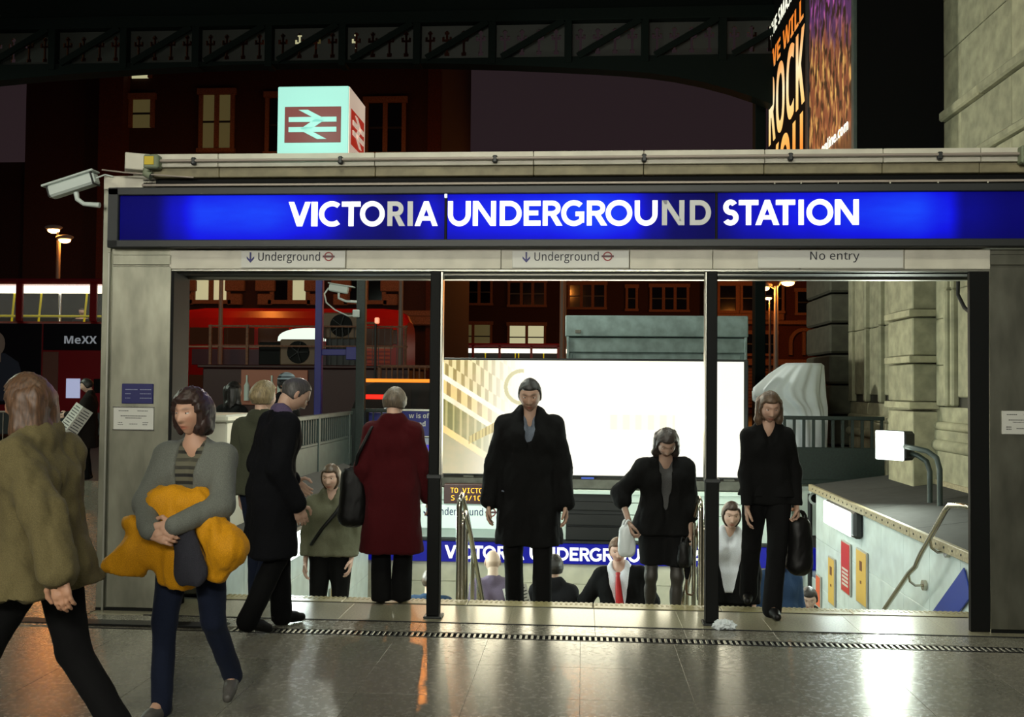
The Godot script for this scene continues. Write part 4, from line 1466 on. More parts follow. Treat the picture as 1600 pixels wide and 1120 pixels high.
	lb.box(V(-0.105, 0, 0.0), V(0.03, 0.30, 0.33), 0.008)
	part(l, "glass", lb, M("lamp_white"))
	var fd := Basis(V(0, 1, 0), 0.65) * V(-1, 0, 0)
	var fp := V(3.26, 1.07, -3.57)
	area("floodlight_light", fp + fd * 0.15, fp + fd * 2.0 - V(0, 0.2, 0), Vector2(0.33, 0.30), Color(0.95, 1.0, 0.93), 4.0)
	# hand rails
	for k in 3:
		var x: float = [-0.93, 0.90, 2.80][k]
		var t := thing("handrail", ["steel handrail with upright posts going down from the left black post", "steel handrail with upright posts going down behind the right black post", "steel handrail on curved brackets along the right white stair wall"][k], "handrail", Vector3.ZERO, 0.0, "stair handrails")
		var z1 := -2.85
		var sl := RISE / RUN
		if k < 2:
			for d in [0.0, 0.09]:
				var top := 0.80 if d == 0.0 else 0.66
				var z0 := -0.70
				part(t, "rail_tube", MB.new().tube([V(x + d * 0.3, 0.02, -0.56), V(x + d * 0.3, top - 0.08, -0.56), V(x + d * 0.3, top - 0.02, -0.59), V(x + d * 0.3, top, z0), V(x + d * 0.3, top - sl * 0.30, z0 - 0.36), V(x + d * 0.3, top - sl * (z0 - z1), z1), V(x + d * 0.3, top - sl * (z0 - z1) - 0.08, z1 - 0.05), V(x + d * 0.3, top - sl * (z0 - z1) - 0.16, z1)], 0.022, 12), M("rail"))
			for z in [-1.02, -1.54, -2.06, -2.58]:
				part(t, "upright", MB.new().tube([V(x, step_y(z), z), V(x, 0.78 - sl * (-0.72 - z), z)], 0.019, 10), M("rail"))
				part(t, "foot_plate", MB.new().lathe(V(x, step_y(z), z), [Vector2(0, 0.012), Vector2(0.045, 0.012), Vector2(0.045, 0)], 12), M("rail"))
		else:
			part(t, "rail_tube", MB.new().tube([V(x + 0.10, 0.80, -0.30), V(x + 0.02, 0.80, -0.40), V(x, 0.80, -0.52), V(x, 0.77, -0.78), V(x, 0.73, -0.86), V(x, 0.31, -1.41), V(x, 0.24, -1.49), V(x, 0.17, -1.56), V(x, 0.08, -1.73), V(x, -0.70, -2.90)], 0.021, 12), M("rail"))
			for z in [-1.22, -1.75, -2.6]:
				var y: float = 0.73 - (-0.86 - z) * 0.70
				part(t, "bracket", MB.new().tube([V(x, y - 0.02, z), V(x + 0.015, y - 0.10, z), V(x + 0.06, y - 0.135, z), V(x + 0.14, y - 0.13, z)], 0.011, 8), M("rail"))
				part(t, "rosette", MB.new().tube([V(x + 0.118, y - 0.13, z), V(x + 0.148, y - 0.13, z)], 0.045, 14), M("rail"))
	# posters on the side walls
	var k := 0
	for q in [[2.945, -4.90, -0.60, 0.26, 0.52, 0, -1.0], [2.945, -4.27, -0.33, 0.34, 0.54, 1, -1.0], [2.945, -3.65, -0.32, 0.36, 0.54, 0, -1.0], [-2.745, -3.3, -0.45, 0.34, 0.62, 2, 1.0], [-2.745, -3.9, -0.85, 0.3, 0.5, 0, 1.0], [-2.745, -2.0, -0.62, 0.30, 0.6, 3, 1.0], [2.945, -5.55, -0.85, 0.2, 0.36, 4, -1.0]]:
		var labels := ["yellow poster on the right stair wall, farther from the entrance than the red one", "red poster with white lettering on the right stair wall", "yellow poster on the right stair wall, nearer than the red one", "white framed poster on the left stair wall behind the red coat", "small yellow poster low on the left stair wall", "red and white striped poster on the left stair wall behind the small woman", "small orange poster low at the far corner of the right stair wall"]
		var t := thing("wall_poster", labels[k], "poster", V(q[0], q[2], q[1]), 0.0)
		var d: float = q[6]
		part(t, "frame", MB.new().box(V(0.01 * d, 0, 0), V(0.02, q[4] + 0.03, q[3] + 0.03), 0.004), M("frame_pale", Color(0.62, 0.62, 0.58), 0.4))
		part(t, "sheet", MB.new().box(V(0.02 * d, 0, 0), V(0.006, q[4], q[3]), 0.001), [M("poster_yellow", Color(0.80, 0.66, 0.28), 0.4), M("poster_red", Color(0.70, 0.10, 0.07), 0.4), M("poster_white", Color(0.75, 0.76, 0.72), 0.4), M("poster_red"), M("poster_orange", Color(0.85, 0.35, 0.16), 0.4)][q[5]])
		var pr := MB.new()
		if q[5] == 1 or q[5] == 3:
			for r in 5:
				pr.box(V(0.024 * d, -0.02 - 0.042 * r if q[5] == 1 else 0.2 - 0.1 * r, 0), V(0.002, 0.024 if q[5] == 1 else 0.04, q[3] * 0.72))
			part(t, "print", pr, M("poster_white"))
		elif q[5] == 0:
			pr.box(V(0.024 * d, 0.12, 0), V(0.002, 0.1, 0.09))
			pr.box(V(0.024 * d, -0.05, 0.0), V(0.002, 0.03, 0.05))
			part(t, "print", pr, M("poster_print", Color(0.40, 0.22, 0.06), 0.5))
		k += 1
	var bl := MB.new()
	bl.off = Transform3D(Basis(V(1, 0, 0), -0.62), V(2.935, -0.10, -1.20))
	bl.box(Vector3.ZERO, V(0.014, 0.24, 1.0), 0.004)
	solo("blue_poster", "sloping blue panel on the right stair wall under the handrail", "poster", bl, M("blue_board", Color(0.10, 0.20, 0.55), 0.4))
	# back wall
	var w := struct("wall_back", "back wall of the stairwell with cream tiles below the blue sign", "wall")
	part(w, "backing", MB.new().bb(V(-3.4, -3.8, -6.56), V(3.6, 0.43, -6.53)), M("grout"))
	for iy in 5:
		for ix in 5:
			part(w, "tile", MB.new().bb(V(-3.35 + 1.38 * ix, -1.02 - 0.62 * (iy + 1) + 0.004, -6.53), V(-3.35 + 1.38 * (ix + 1) - 0.005, -1.02 - 0.62 * iy, -6.5), 0.003), M("cream_tile"))
	part(w, "tile", MB.new().bb(V(-3.35, -1.015, -6.53), V(3.5, -0.74, -6.5), 0.003), M("cream_tile"))
	part(w, "beam", MB.new().bb(V(-3.4, 0.275, -6.53), V(2.75, 0.40, -6.44), 0.006), M("concrete"))
	part(w, "ledge", MB.new().bb(V(-3.4, 0.205, -6.53), V(2.70, 0.262, -6.40), 0.006), M("white_panel"))
	for q in [[-3.4, -1.1, 0], [-1.1, -0.2, 1], [-0.2, 0.62, 2], [0.62, 1.42, 1], [1.42, 2.68, 1]]:
		if q[2] == 2:
			part(w, "recess", MB.new().bb(V(q[0], -0.42, -6.53), V(q[1], 0.20, -6.50)), M("dark_louvre"))
			for j in 3:
				part(w, "louvre", MB.new().bb(V(q[0], -0.42 + 0.2 * j, -6.50), V(q[1], -0.42 + 0.2 * j + 0.18 - 0.03 * j, -6.46), 0.006), M("dark_louvre"))
		else:
			for y in [[-0.42, -0.08], [-0.07, 0.08], [0.09, 0.20]]:
				part(w, "panel", MB.new().bb(V(q[0] + 0.003, y[0], -6.53), V(q[1] - 0.003, y[1], -6.49), 0.004), M("white_panel"))
	part(w, "bulkhead", MB.new().bb(V(-3.4, -0.46, -6.53), V(2.70, -0.425, -6.40), 0.006), M("frame"))
	part(w, "corner_pier", MB.new().bb(V(2.62, -1.0, -6.50), V(2.78, 0.40, -6.36), 0.008), M("white_panel"))
	part(w, "corner_panel", MB.new().bb(V(2.80, -0.30, -6.53), V(3.4, 0.42, -6.46), 0.008), M("white_panel"))
	part(w, "corner_panel", MB.new().bb(V(2.95, -3.6, -6.53), V(3.2, -0.75, -5.78), 0.008), M("white_tile"))
	part(w, "drain_pipe", MB.new().tube([V(2.93, 0.3, -6.0), V(2.93, -1.1, -6.0)], 0.03, 10), M("frame"))
	var sg := thing("station_sign", "second lit blue sign reading VICTORIA UNDERGROUND STATION down in the stairwell", "sign")
	part(sg, "panel", MB.new().bb(V(-3.0, -0.735, -6.52), V(3.12, -0.465, -6.40), 0.006), M("sign_deep", Color(0.06, 0.07, 0.45), 0.3, 0.0, {"emit": Color(0.10, 0.12, 0.72), "energy": 0.35}))
	var lx := [-2.109, -1.950, -1.943, -1.899, -1.887, -1.731, -1.722, -1.587, -1.590, -1.412, -1.391, -1.264, -1.246, -1.209, -1.195, -1.030, -0.957, -0.795, -0.779, -0.615, -0.588, -0.433, -0.418, -0.299, -0.284, -0.145, -0.154, 0.008, 0.026, 0.169, 0.158, 0.344, 0.361, 0.519, 0.550, 0.705, 0.743, 0.889, 0.968, 1.078, 1.080, 1.214, 1.194, 1.356, 1.334, 1.465, 1.489, 1.523, 1.543, 1.723, 1.736, 1.896]
	var words := "VICTORIAUNDERGROUNDSTATION"
	for j in words.length():
		part(sg, "letter", letter_mesh(words[j], lx[j * 2 + 1] - lx[j * 2], 0.175, 0.01), M("letter_back", Color(0.8, 0.8, 0.8), 0.4, 0.0, {"emit": Color(1, 1, 0.98), "energy": 1.1}), V(lx[j * 2] + 0.27, -0.688, -6.40))
	# down arrow sign and display
	var u := thing("direction_sign", "white plate reading Underground hanging deep in the stairwell above the blue sign", "sign", V(0, 0, -6.28))
	part(u, "plate", MB.new().bb(V(-2.16, -0.27, -0.10), V(-1.05, 0.04, 0.0), 0.006), M("sign_glow", Color(0.8, 0.85, 0.82), 0.4, 0.0, {"emit": Color(0.78, 0.86, 0.83), "energy": 0.65}))
	var ab := MB.new()
	arrow(ab, Vector2.ZERO, 0.13)
	part(u, "arrow", ab, M("ink_blue"), V(-2.07, -0.05, 0.001))
	label3(u, "Underground", V(-1.64, -0.055, 0.004), 0.135, 0.66, M("ink_blue"))
	roundel(u, V(-1.20, -0.045, 0.001), 0.062)
	var dp := thing("display", "amber dot display reading TO VICTORIA above the white direction plate", "display", V(0, 0, -6.25))
	part(dp, "case", MB.new().bb(V(-1.84, 0.065, -0.14), V(-1.06, 0.325, 0.0), 0.006), M("led_case", Color(0.05, 0.012, 0.006), 0.4, 0.0, {"emit": Color(0.30, 0.05, 0.01), "energy": 0.5}))
	var am := M("led", Color(0.3, 0.15, 0.02), 0.5, 0.0, {"emit": Color(1.0, 0.72, 0.16), "energy": 2.4})
	label3(dp, "TO VICTORIA", V(-1.45, 0.245, 0.004), 0.068, 0.60, am, "Droid Sans Mono")
	label3(dp, "S 24/10/0", V(-1.48, 0.145, 0.004), 0.068, 0.52, am, "Droid Sans Mono")
	area("display_light", V(-1.45, 0.2, -6.20), V(-1.45, 0.0, -4.0), Vector2(0.7, 0.22), Color(1, 0.55, 0.1), 0.06)
	# the poster box
	var bb := thing("billboard", "large glowing white billboard with a pale street picture on its left side", "billboard", V(0, 0, -6.5))
	part(bb, "case", MB.new().bb(V(-2.0, 0.43, -0.25), V(2.22, 2.03, 0.06), 0.01), M("frame"))
	var im := Image.create(512, 196, false, Image.FORMAT_RGB8)
	var n := FastNoiseLite.new()
	n.frequency = 0.012
	n.seed = 9
	for y in 196:
		for x in 512:
			var p := Vector2(x / 512.0 * 4.12, y / 196.0 * 1.55)
			var c := Color(1.0, 0.99, 0.93)
			# a street seen aslant, fading to white
			var f := clampf(1.15 - p.x * 0.95 - p.y * 0.12, 0, 1)
			if f > 0.0:
				var t := p.y - p.x * 0.62
				var pic := Color(0.80, 0.74, 0.46)
				var col := fposmod(p.x * 9.0 + floorf(t * 4.0) * 0.4, 1.0)
				if t < 0.16:
					pic = Color(0.92, 0.86, 0.62) if col < 0.55 else Color(0.60, 0.52, 0.28)
				elif t < 0.24:
					pic = Color(1.0, 0.98, 0.9)
				elif t < 0.50:
					pic = Color(0.93, 0.82, 0.52) if fposmod(p.x * 7.0, 1.0) < 0.6 else Color(0.62, 0.50, 0.26)
					if t > 0.42:
						pic = Color(0.95, 0.93, 0.80)
				elif t < 0.86:
					pic = Color(0.47, 0.45, 0.22) if fposmod(p.x * 10.0, 1.0) < 0.7 else Color(0.70, 0.66, 0.40)
				elif t < 0.96:
					pic = Color(0.97, 0.82, 0.50)
				else:
					pic = Color(0.66, 0.62, 0.46)
				pic = pic.lerp(Color(0.85, 0.70, 0.50), 0.35 * clampf(n.get_noise_2d(x * 2.0, y * 2.0) + 0.3, 0, 1))
				c = c.lerp(pic, f * f * (3.0 - 2.0 * f))
			# a pale spiral stroke and a slanting one, faint
			var r := p.distance_to(Vector2(1.12, 0.36))
			if absf(r - 0.22) < 0.025 and p.x < 1.15:
				c = c.lerp(Color(0.72, 0.68, 0.45), 0.6)
			var sl := (p.y - 1.08) + (p.x - 0.42) * 0.52
			if absf(sl) < 0.05 + 0.04 * (p.x - 0.4) and p.x > 0.40 and p.x < 1.2:
				c = c.lerp(Color(0.84, 0.76, 0.48) if fposmod(p.x * 22.0, 1.0) < 0.75 else Color(0.55, 0.45, 0.25), 0.75)
			if p.x > 2.3 and p.x < 3.2 and absf(p.y - 0.82) < 0.1:
				c = c.lerp(Color(0.97, 0.96, 0.84), 0.8 if fposmod(p.x * 6.0, 1.0) < 0.5 else 0.2)
			im.set_pixel(x, y, c)
	var face := MB.new()
	face.quad(V(-1.93, 0.455, 0.065), V(2.16, 0.455, 0.065), V(2.16, 2.0, 0.065), V(-1.93, 2.0, 0.065), V(0, 0, 1))
	face.bb(V(-1.93, 0.455, 0.05), V(2.16, 2.0, 0.064))
	part(bb, "lit_sheet", face, M("billboard_lit", Color(0.25, 0.25, 0.24), 0.3, 0.0, {"etex": ImageTexture.create_from_image(im), "energy": 1.12}))
	part(bb, "brand_plate", MB.new().bb(V(0.0, 0.405, 0.05), V(0.17, 0.43, 0.075), 0.003), M("plate_blue", Color(0.25, 0.35, 0.75), 0.4))
	for x in [-1.6, -0.4, 0.9, 1.9]:
		part(bb, "hinge", MB.new().bb(V(x, 0.405, 0.04), V(x + 0.14, 0.43, 0.07), 0.004), M("concrete"))
	area("billboard_light", V(0.1, 1.22, -6.40), V(0.1, 1.0, -3.0), Vector2(4.05, 1.5), Color(1.0, 0.96, 0.82), 12.0)
	# louvred box behind it
	var gb := thing("louvred_box", "grey green louvred plant box rising behind the glowing billboard", "plant housing", V(0, 0, -7.4))
	part(gb, "body", MB.new().bb(V(-0.22, 0.0, -1.2), V(2.30, 2.30, 0.28)), M("teal_grey"))
	part(gb, "top_panel", MB.new().bb(V(-0.24, 2.36, -1.2), V(2.32, 2.66, 0.34), 0.012), M("teal_grey"))
	part(gb, "slat", MB.new().bb(V(-0.20, 2.135, -1.1), V(2.28, 2.345, 0.32), 0.010), M("teal_grey"))
	part(gb, "slat", MB.new().bb(V(-0.14, 1.96, -1.1), V(2.22, 2.12, 0.31), 0.010), M("teal_grey"))
	for x in [-0.22, 2.27]:
		part(gb, "corner_post", MB.new().bb(V(x, 0.0, 0.26), V(x + 0.035, 2.36, 0.34), 0.006), M("teal_grey"))
	part(gb, "mark", MB.new().box(V(-0.06, 2.43, 0.345), V(0.08, 0.05, 0.006), 0.002), M("concrete"))
	# railings round the well
	var rl := thing("railing", "green steel railing with upright bars along the left side of the stairwell", "railing", V(-3.13, 0, 0))
	part(rl, "top_bar", MB.new().bb(V(-0.03, 1.24, -6.3), V(0.03, 1.29, -1.45), 0.006), M("green_grey"))
	part(rl, "bottom_bar", MB.new().bb(V(-0.02, 0.93, -6.3), V(0.02, 0.96, -1.45), 0.005), M("green_grey"))
	part(rl, "panel", MB.new().bb(V(-0.02, 0.58, -6.3), V(0.02, 0.93, -1.45), 0.006), M("green_grey"))
	for j in 46:
		part(rl, "bar", MB.new().bb(V(-0.011, 0.955, -1.56 - 0.105 * j), V(0.011, 1.245, -1.538 - 0.105 * j)), M("green_grey"))
	for j in 4:
		part(rl, "stanchion", MB.new().bb(V(-0.035, 0.58, -1.5 - 1.55 * j), V(0.035, 1.27, -1.44 - 1.55 * j), 0.006), M("green_grey"))
	solo("stone_pier_cap", "pale stone pier with a flat cap at the near end of the left railing", "pier", MB.new().bb(V(-3.22, -0.03, -1.35), V(-2.82, 1.08, -0.72), 0.01).bb(V(-3.26, 1.08, -1.40), V(-2.80, 1.16, -0.66), 0.02).bb(V(-3.20, 1.16, -1.34), V(-2.82, 1.34, -0.72), 0.01).bb(V(-3.25, 1.34, -1.39), V(-2.80, 1.40, -0.67), 0.015), M("cream_plain"))
	var rb := thing("railing", "dark green railing at the back of the stairwell behind the blue notice board", "railing", V(0, 0, -6.62))
	part(rb, "top_bar", MB.new().bb(V(-3.2, 1.27, -0.025), V(-2.03, 1.32, 0.025), 0.005), M("green_paint"))
	part(rb, "bottom_bar", MB.new().bb(V(-3.2, 0.46, -0.02), V(-2.03, 0.50, 0.02), 0.005), M("green_paint"))
	for x in [-3.16, -2.62, -2.07]:
		part(rb, "stanchion", MB.new().bb(V(x - 0.03, -0.03, -0.03), V(x + 0.03, 1.3, 0.03), 0.005), M("green_paint"))
	for j in 10:
		part(rb, "bar", MB.new().bb(V(-3.13 + 0.115 * j, 0.49, -0.011), V(-3.11 + 0.115 * j, 1.28, 0.011)), M("green_paint"))
	var rr := thing("railing", "dark green railing with a solid panel at the far right corner of the stairwell", "railing", V(0, 0, -6.3))
	part(rr, "top_bar", MB.new().bb(V(2.30, 1.24, -0.03), V(3.95, 1.29, 0.03), 0.006), M("green_paint"))
	part(rr, "panel", MB.new().bb(V(2.30, 0.44, -0.025), V(3.95, 0.88, 0.025), 0.006), M("green_paint"))
	part(rr, "skirt", MB.new().bb(V(2.30, 0.40, -0.04), V(3.95, 0.46, 0.06), 0.006), M("green_paint"))
	for j in 13:
		part(rr, "bar", MB.new().bb(V(2.40 + 0.125 * j, 0.87, -0.018), V(2.436 + 0.125 * j, 1.25, 0.018), 0.003), M("green_paint"))
	var pl := MB.new()
	var rings := []
	# y, centre x, half width, half depth, depth of the folds
	for q in [[0.875, 0.28, 0.02, 0.01, 0.0], [0.87, 0.27, 0.24, 0.12, 0.0], [0.83, 0.25, 0.29, 0.17, 0.05], [0.70, 0.16, 0.37, 0.22, 0.10], [0.50, 0.05, 0.47, 0.25, 0.13], [0.38, 0.06, 0.46, 0.26, 0.15], [0.24, 0.18, 0.36, 0.25, 0.17], [0.05, 0.24, 0.32, 0.24, 0.17], [-0.3, 0.26, 0.30, 0.23, 0.16], [-1.15, 0.26, 0.30, 0.23, 0.12]]:
		var ring := []
		for kk in 72:
			var t := TAU * kk / 72.0
			var f: float = 1.0 + q[4] * (0.55 * sin(t * 9.0 + q[0] * 1.5) + 0.35 * sin(t * 17.0 - q[0] * 2.0) + 0.5 * cloth_noise.get_noise_2d(t * 2.5, q[0] * 3.0))
			ring.append(V(q[1] + cos(t) * q[2] * f, q[0] + 0.04 * sin(t * 5.0) * (q[4] * 5.0), sin(t) * q[3] * f))
		rings.append(ring)
	pl.loft(rings)
	solo("plastic_sheet", "crumpled white plastic sheet wrapped over a stack behind the far right railing", "plastic sheet", pl, M("plastic"), V(2.78, 1.13, -6.92))
	# things at the far right corner
	var sp := thing("loudspeaker", "small round white loudspeaker under the far right railing", "loudspeaker", V(2.98, 0.25, -5.98))
	part(sp, "horn", MB.new().tube([V(0, 0, -0.1), V(0, 0, 0.02), V(0, 0, 0.05)], [0.04, 0.06, 0.085], 18), M("cctv"))
	part(sp, "mouth", MB.new().tube([V(0, 0, 0.045), V(0, 0, 0.056)], 0.055, 16), M("black_metal"))
	part(sp, "bracket", MB.new().bb(V(-0.02, 0.03, -0.2), V(0.02, 0.12, -0.06), 0.004), M("cctv"))
	var dm := thing("dome_camera", "dark dome camera under the far right railing beside the loudspeaker", "security camera", V(2.72, 0.26, -6.08))
	part(dm, "mount", MB.new().tube([V(0, 0.0, 0), V(0, 0.10, 0), V(0, 0.10, -0.28)], 0.02, 8), M("black_metal"))
	part(dm, "dome", MB.new().ball(V(0, -0.07, 0), V(0.11, 0.09, 0.11), 18, 12), M("black_metal"))
	part(dm, "lens_ring", MB.new().lathe(V(0, -0.19, 0), [Vector2(0.05, 0), Vector2(0.07, 0.02), Vector2(0.06, 0.05)], 16), M("poster_print"))
	# green column with camera, blue post, notice board
	var gc := thing("column", "tall grey green steel column carrying a security camera", "column", V(-3.02, 0, -6.45))
	part(gc, "shaft", MB.new().bb(V(-0.075, -0.03, -0.06), V(0.045, 4.2, 0.06), 0.008), M("green_paint"))
	part(gc, "base", MB.new().bb(V(-0.10, -0.03, -0.09), V(0.07, 0.46, 0.09), 0.01), M("green_paint"))
	var c2 := thing("security_camera", "white security camera on the green column with a looping cable", "security camera", V(-3.28, 2.95, -6.33))
	var cm := MB.new()
	cm.off = Transform3D(Basis(V(0, 0, 1), -0.16), Vector3.ZERO)
	cm.box(V(-0.05, 0.0, 0), V(0.26, 0.10, 0.11), 0.015)
	part(c2, "housing", cm, M("cctv"))
	cm = MB.new()
	cm.off = Transform3D(Basis(V(0, 0, 1), -0.16), Vector3.ZERO)
	cm.box(V(-0.02, 0.056, 0), V(0.36, 0.015, 0.13), 0.005)
	part(c2, "sun_hood", cm, M("cctv"))
	part(c2, "bracket_arm", MB.new().tube([V(-0.05, -0.05, 0), V(-0.05, -0.12, 0), V(0.05, -0.16, 0), V(0.2, -0.17, 0)], 0.018, 8), M("cctv"))
	part(c2, "cable", MB.new().tube([V(-0.19, 0.02, 0), V(-0.25, -0.06, 0), V(-0.22, -0.18, 0), V(-0.1, -0.28, 0), V(0.08, -0.36, 0), V(0.18, -0.36, 0.02)], 0.011, 6), M("cctv"))
	part(c2, "terminal_box", MB.new().box(V(0.20, -0.33, 0.02), V(0.09, 0.10, 0.06), 0.008), M("cctv"))
	var bp := thing("blue_post", "blue steel post with a short cross arm left of the green column", "post", V(-3.72, 0, -6.8))
	part(bp, "shaft", MB.new().bb(V(-0.05, -0.03, -0.05), V(0.05, 4.2, 0.05), 0.008), M("blue_steel", Color(0.09, 0.11, 0.45), 0.4))
	part(bp, "cross_arm", MB.new().bb(V(0.05, 2.06, -0.03), V(0.42, 2.15, 0.03), 0.006), M("blue_steel"))
	part(bp, "end_block", MB.new().bb(V(0.40, 2.0, -0.05), V(0.55, 2.18, 0.05), 0.006), M("blue_steel"))
	part(bp, "foot", MB.new().bb(V(-0.09, -0.03, -0.09), V(0.09, 0.02, 0.09), 0.006), M("blue_steel"))
	var nb := thing("notice_board", "blue notice board with white lettering behind the red coat", "notice board", V(0, 0, -6.42))
	part(nb, "board", MB.new().bb(V(-2.62, 0.955, -0.03), V(-2.04, 1.30, 0.0), 0.005), M("board_blue", Color(0.05, 0.08, 0.42), 0.35))
	part(nb, "board_rim", MB.new().bb(V(-2.64, 1.295, -0.035), V(-2.03, 1.315, 0.008), 0.004), M("cream_plain"))
	part(nb, "board_rim", MB.new().bb(V(-2.64, 0.94, -0.035), V(-2.03, 0.957, 0.008), 0.004), M("cream_plain"))
	for x in [-2.55, -2.12]:
		part(nb, "bracket", MB.new().bb(V(x - 0.02, 1.22, -0.172), V(x + 0.02, 1.27, -0.02), 0.004), M("frame"))
	part(nb, "icon", MB.new().bb(V(-2.61, 1.19, 0.0), V(-2.50, 1.29, 0.006), 0.002), M("sign_white"))
	label3(nb, "7", V(-2.555, 1.24, 0.008), 0.07, 0.05, M("ink_blue"), "Droid Sans", 700)
	for q in [["w is of", -2.215, 1.235, 0.28], ["ound", -2.23, 1.125, 0.21], ["is", -2.305, 1.015, 0.07]]:
		label3(nb, q[0], V(q[1], q[2], 0.004), 0.072 if q[0] != "is" else 0.068, q[3], M("sign_white"), "Droid Sans", 700)
	part(nb, "lower_sheet", MB.new().bb(V(-2.20, 0.62, -0.02), V(-2.04, 0.93, 0.0), 0.004), M("lower_sheet", Color(0.55, 0.58, 0.66), 0.4))
	part(nb, "lower_sheet", MB.new().bb(V(-2.12, 0.76, 0.0), V(-2.05, 0.84, 0.006), 0.002), M("sheet_violet", Color(0.25, 0.18, 0.75), 0.4, 0.0, {"emit": Color(0.3, 0.2, 0.9), "energy": 0.3}))
	solo("blue_hoarding", "dark blue hoarding panel behind the back railing, beside the notice board", "hoarding", MB.new().bb(V(-2.98, -0.03, -6.80), V(-2.60, 1.26, -6.74), 0.005), M("blue_steel"))

func blk(w: Node3D, a: Vector3, b: Vector3, bev := 0.008) -> void:
	part(w, "stone_block", MB.new().bb(a, b, bev), M("stone_%d" % (rng.randi() % 3)))

func stone_wall() -> void:
	var w := struct("wall_right", "tall pale stone wall of the building beside the stairwell, with pilasters and panels", "wall")
	part(w, "core", MB.new().bb(V(4.06, -1.0, -9.8), V(4.6, 8.3, 15)), M("mortar"))
	# plinth and mouldings
	var zs := [-8.2, -7.3, -6.4, -5.5, -4.5, -3.5, -2.5, -1.5, -0.5]
	for k in zs.size() - 1:
		var z0: float = zs[k] + 0.003
		var z1: float = zs[k + 1] - 0.003
		blk(w, V(4.0, 0.5, z0), V(4.06, 0.97, z1))
		part(w, "plinth_moulding", MB.new().tube([V(4.02, 1.03, z0), V(4.02, 1.03, z1)], 0.07, 16), M("stone_0"))
		blk(w, V(3.985, 1.09, z0), V(4.06, 1.20, z1))
		part(w, "plinth_moulding", MB.new().tube([V(4.03, 1.245, z0), V(4.03, 1.245, z1)], 0.05, 14), M("stone_2"))
		blk(w, V(4.02, 1.29, z0), V(4.06, 1.46, z1))
	# panel bay between the pilasters
	var st := [-8.2, -8.0, -7.35, -7.25, -6.65, -6.55, -6.02, -5.92, -5.5]
	for k in st.size() - 1:
		var frame: bool = k % 2 == 0
		for y in [[1.47, 2.50], [2.506, 3.6], [3.606, 4.4]]:
			if k == 0 or k == 8:
				blk(w, V(3.99, y[0], st[k]), V(4.06, y[1], st[k + 1] - 0.003))
			elif (st[k + 1] - st[k]) < 0.2:
				part(w, "panel_strip", MB.new().bb(V(3.965, y[0], st[k] + 0.002), V(4.06, y[1], st[k + 1] - 0.002), 0.02), M("stone_1"))
			else:
				blk(w, V(4.03, y[0] + (0.10 if y[0] < 1.5 else 0.0), st[k] + 0.003), V(4.06, y[1], st[k + 1] - 0.003), 0.012)
	# near pilaster with ledges
	blk(w, V(3.75, 0.5, -5.45), V(4.06, 1.40, -4.55), 0.01)
	for k in 6:
		var y := 1.43 + 0.525 * k
		blk(w, V(3.75, y + 0.085, -5.45), V(4.06, y + 0.515, -4.55), 0.012)
		part(w, "ledge_stone", MB.new().bb(V(3.69, y, -5.42), V(4.06, y + 0.078, -4.49), 0.008), M("stone_2"))
	# right of it: flat strip, moulding, panel, frame
	for y in [[1.47, 1.92], [1.925, 2.44], [2.445, 2.97], [2.975, 3.4]]:
		blk(w, V(3.99, y[0], -4.5), V(4.06, y[1], -4.16))
	for y in [[1.47, 2.74], [2.745, 3.4]]:
		part(w, "panel_strip", MB.new().bb(V(3.94, y[0], -4.15), V(4.06, y[1], -4.06), 0.02), M("stone_0"))
		part(w, "panel_strip", MB.new().bb(V(3.975, y[0], -4.05), V(4.06, y[1], -3.97), 0.02), M("stone_1"))
		blk(w, V(4.03, y[0] + (0.10 if y[0] < 1.5 else 0.0), -3.96), V(4.06, y[1], -3.36), 0.012)
		part(w, "panel_strip", MB.new().bb(V(3.95, y[0], -3.35), V(4.06, y[1], -3.22), 0.02), M("stone_0"))
		blk(w, V(3.99, y[0], -3.21), V(4.06, y[1], -2.0))
		blk(w, V(3.99, y[0], -1.99), V(4.06, y[1], -0.6))
	# far pilaster, in a darker tone
	for k in 9:
		part(w, "far_block", MB.new().bb(V(3.72, 0.35 + 0.46 * k, -9.8), V(4.06, 0.78 + 0.46 * k, -8.22), 0.03), M("stone_dark"))
	# upper courses
	for iy in 9:
		var y0: float = [3.41, 3.72, 4.03, 4.13, 4.62, 4.74, 5.36, 5.98, 6.60][iy]
		var y1: float = [3.71, 4.02, 4.12, 4.61, 4.73, 5.35, 5.97, 6.59, 7.2][iy]
		var px: float = [0.0, 0.0, 0.05, 0.0, 0.06, 0.0, 0.0, 0.0, 0.0][iy]
		for iz in 6:
			var z := -4.4 + 1.25 * iz - (0.6 if iy % 2 else 0.0)
			if iy == 0 and z > -1.0:
				continue
			blk(w, V(3.995 - px, y0, z), V(4.06, y1, z + 1.244), 0.008 if px == 0.0 else 0.02)
	var cb := MB.new()
	cb.tube([V(3.93, 3.6, -3.6), V(3.925, 3.1, -3.62), V(3.93, 2.9, -3.66), V(3.925, 2.65, -3.66), V(3.93, 2.5, -3.5), V(3.93, 2.38, -3.2), V(3.93, 2.3, -2.9)], 0.02, 8)
	solo("hanging_cable", "black cable hanging loose on the stone wall near the dark jamb", "cable", cb, M("rubber"))

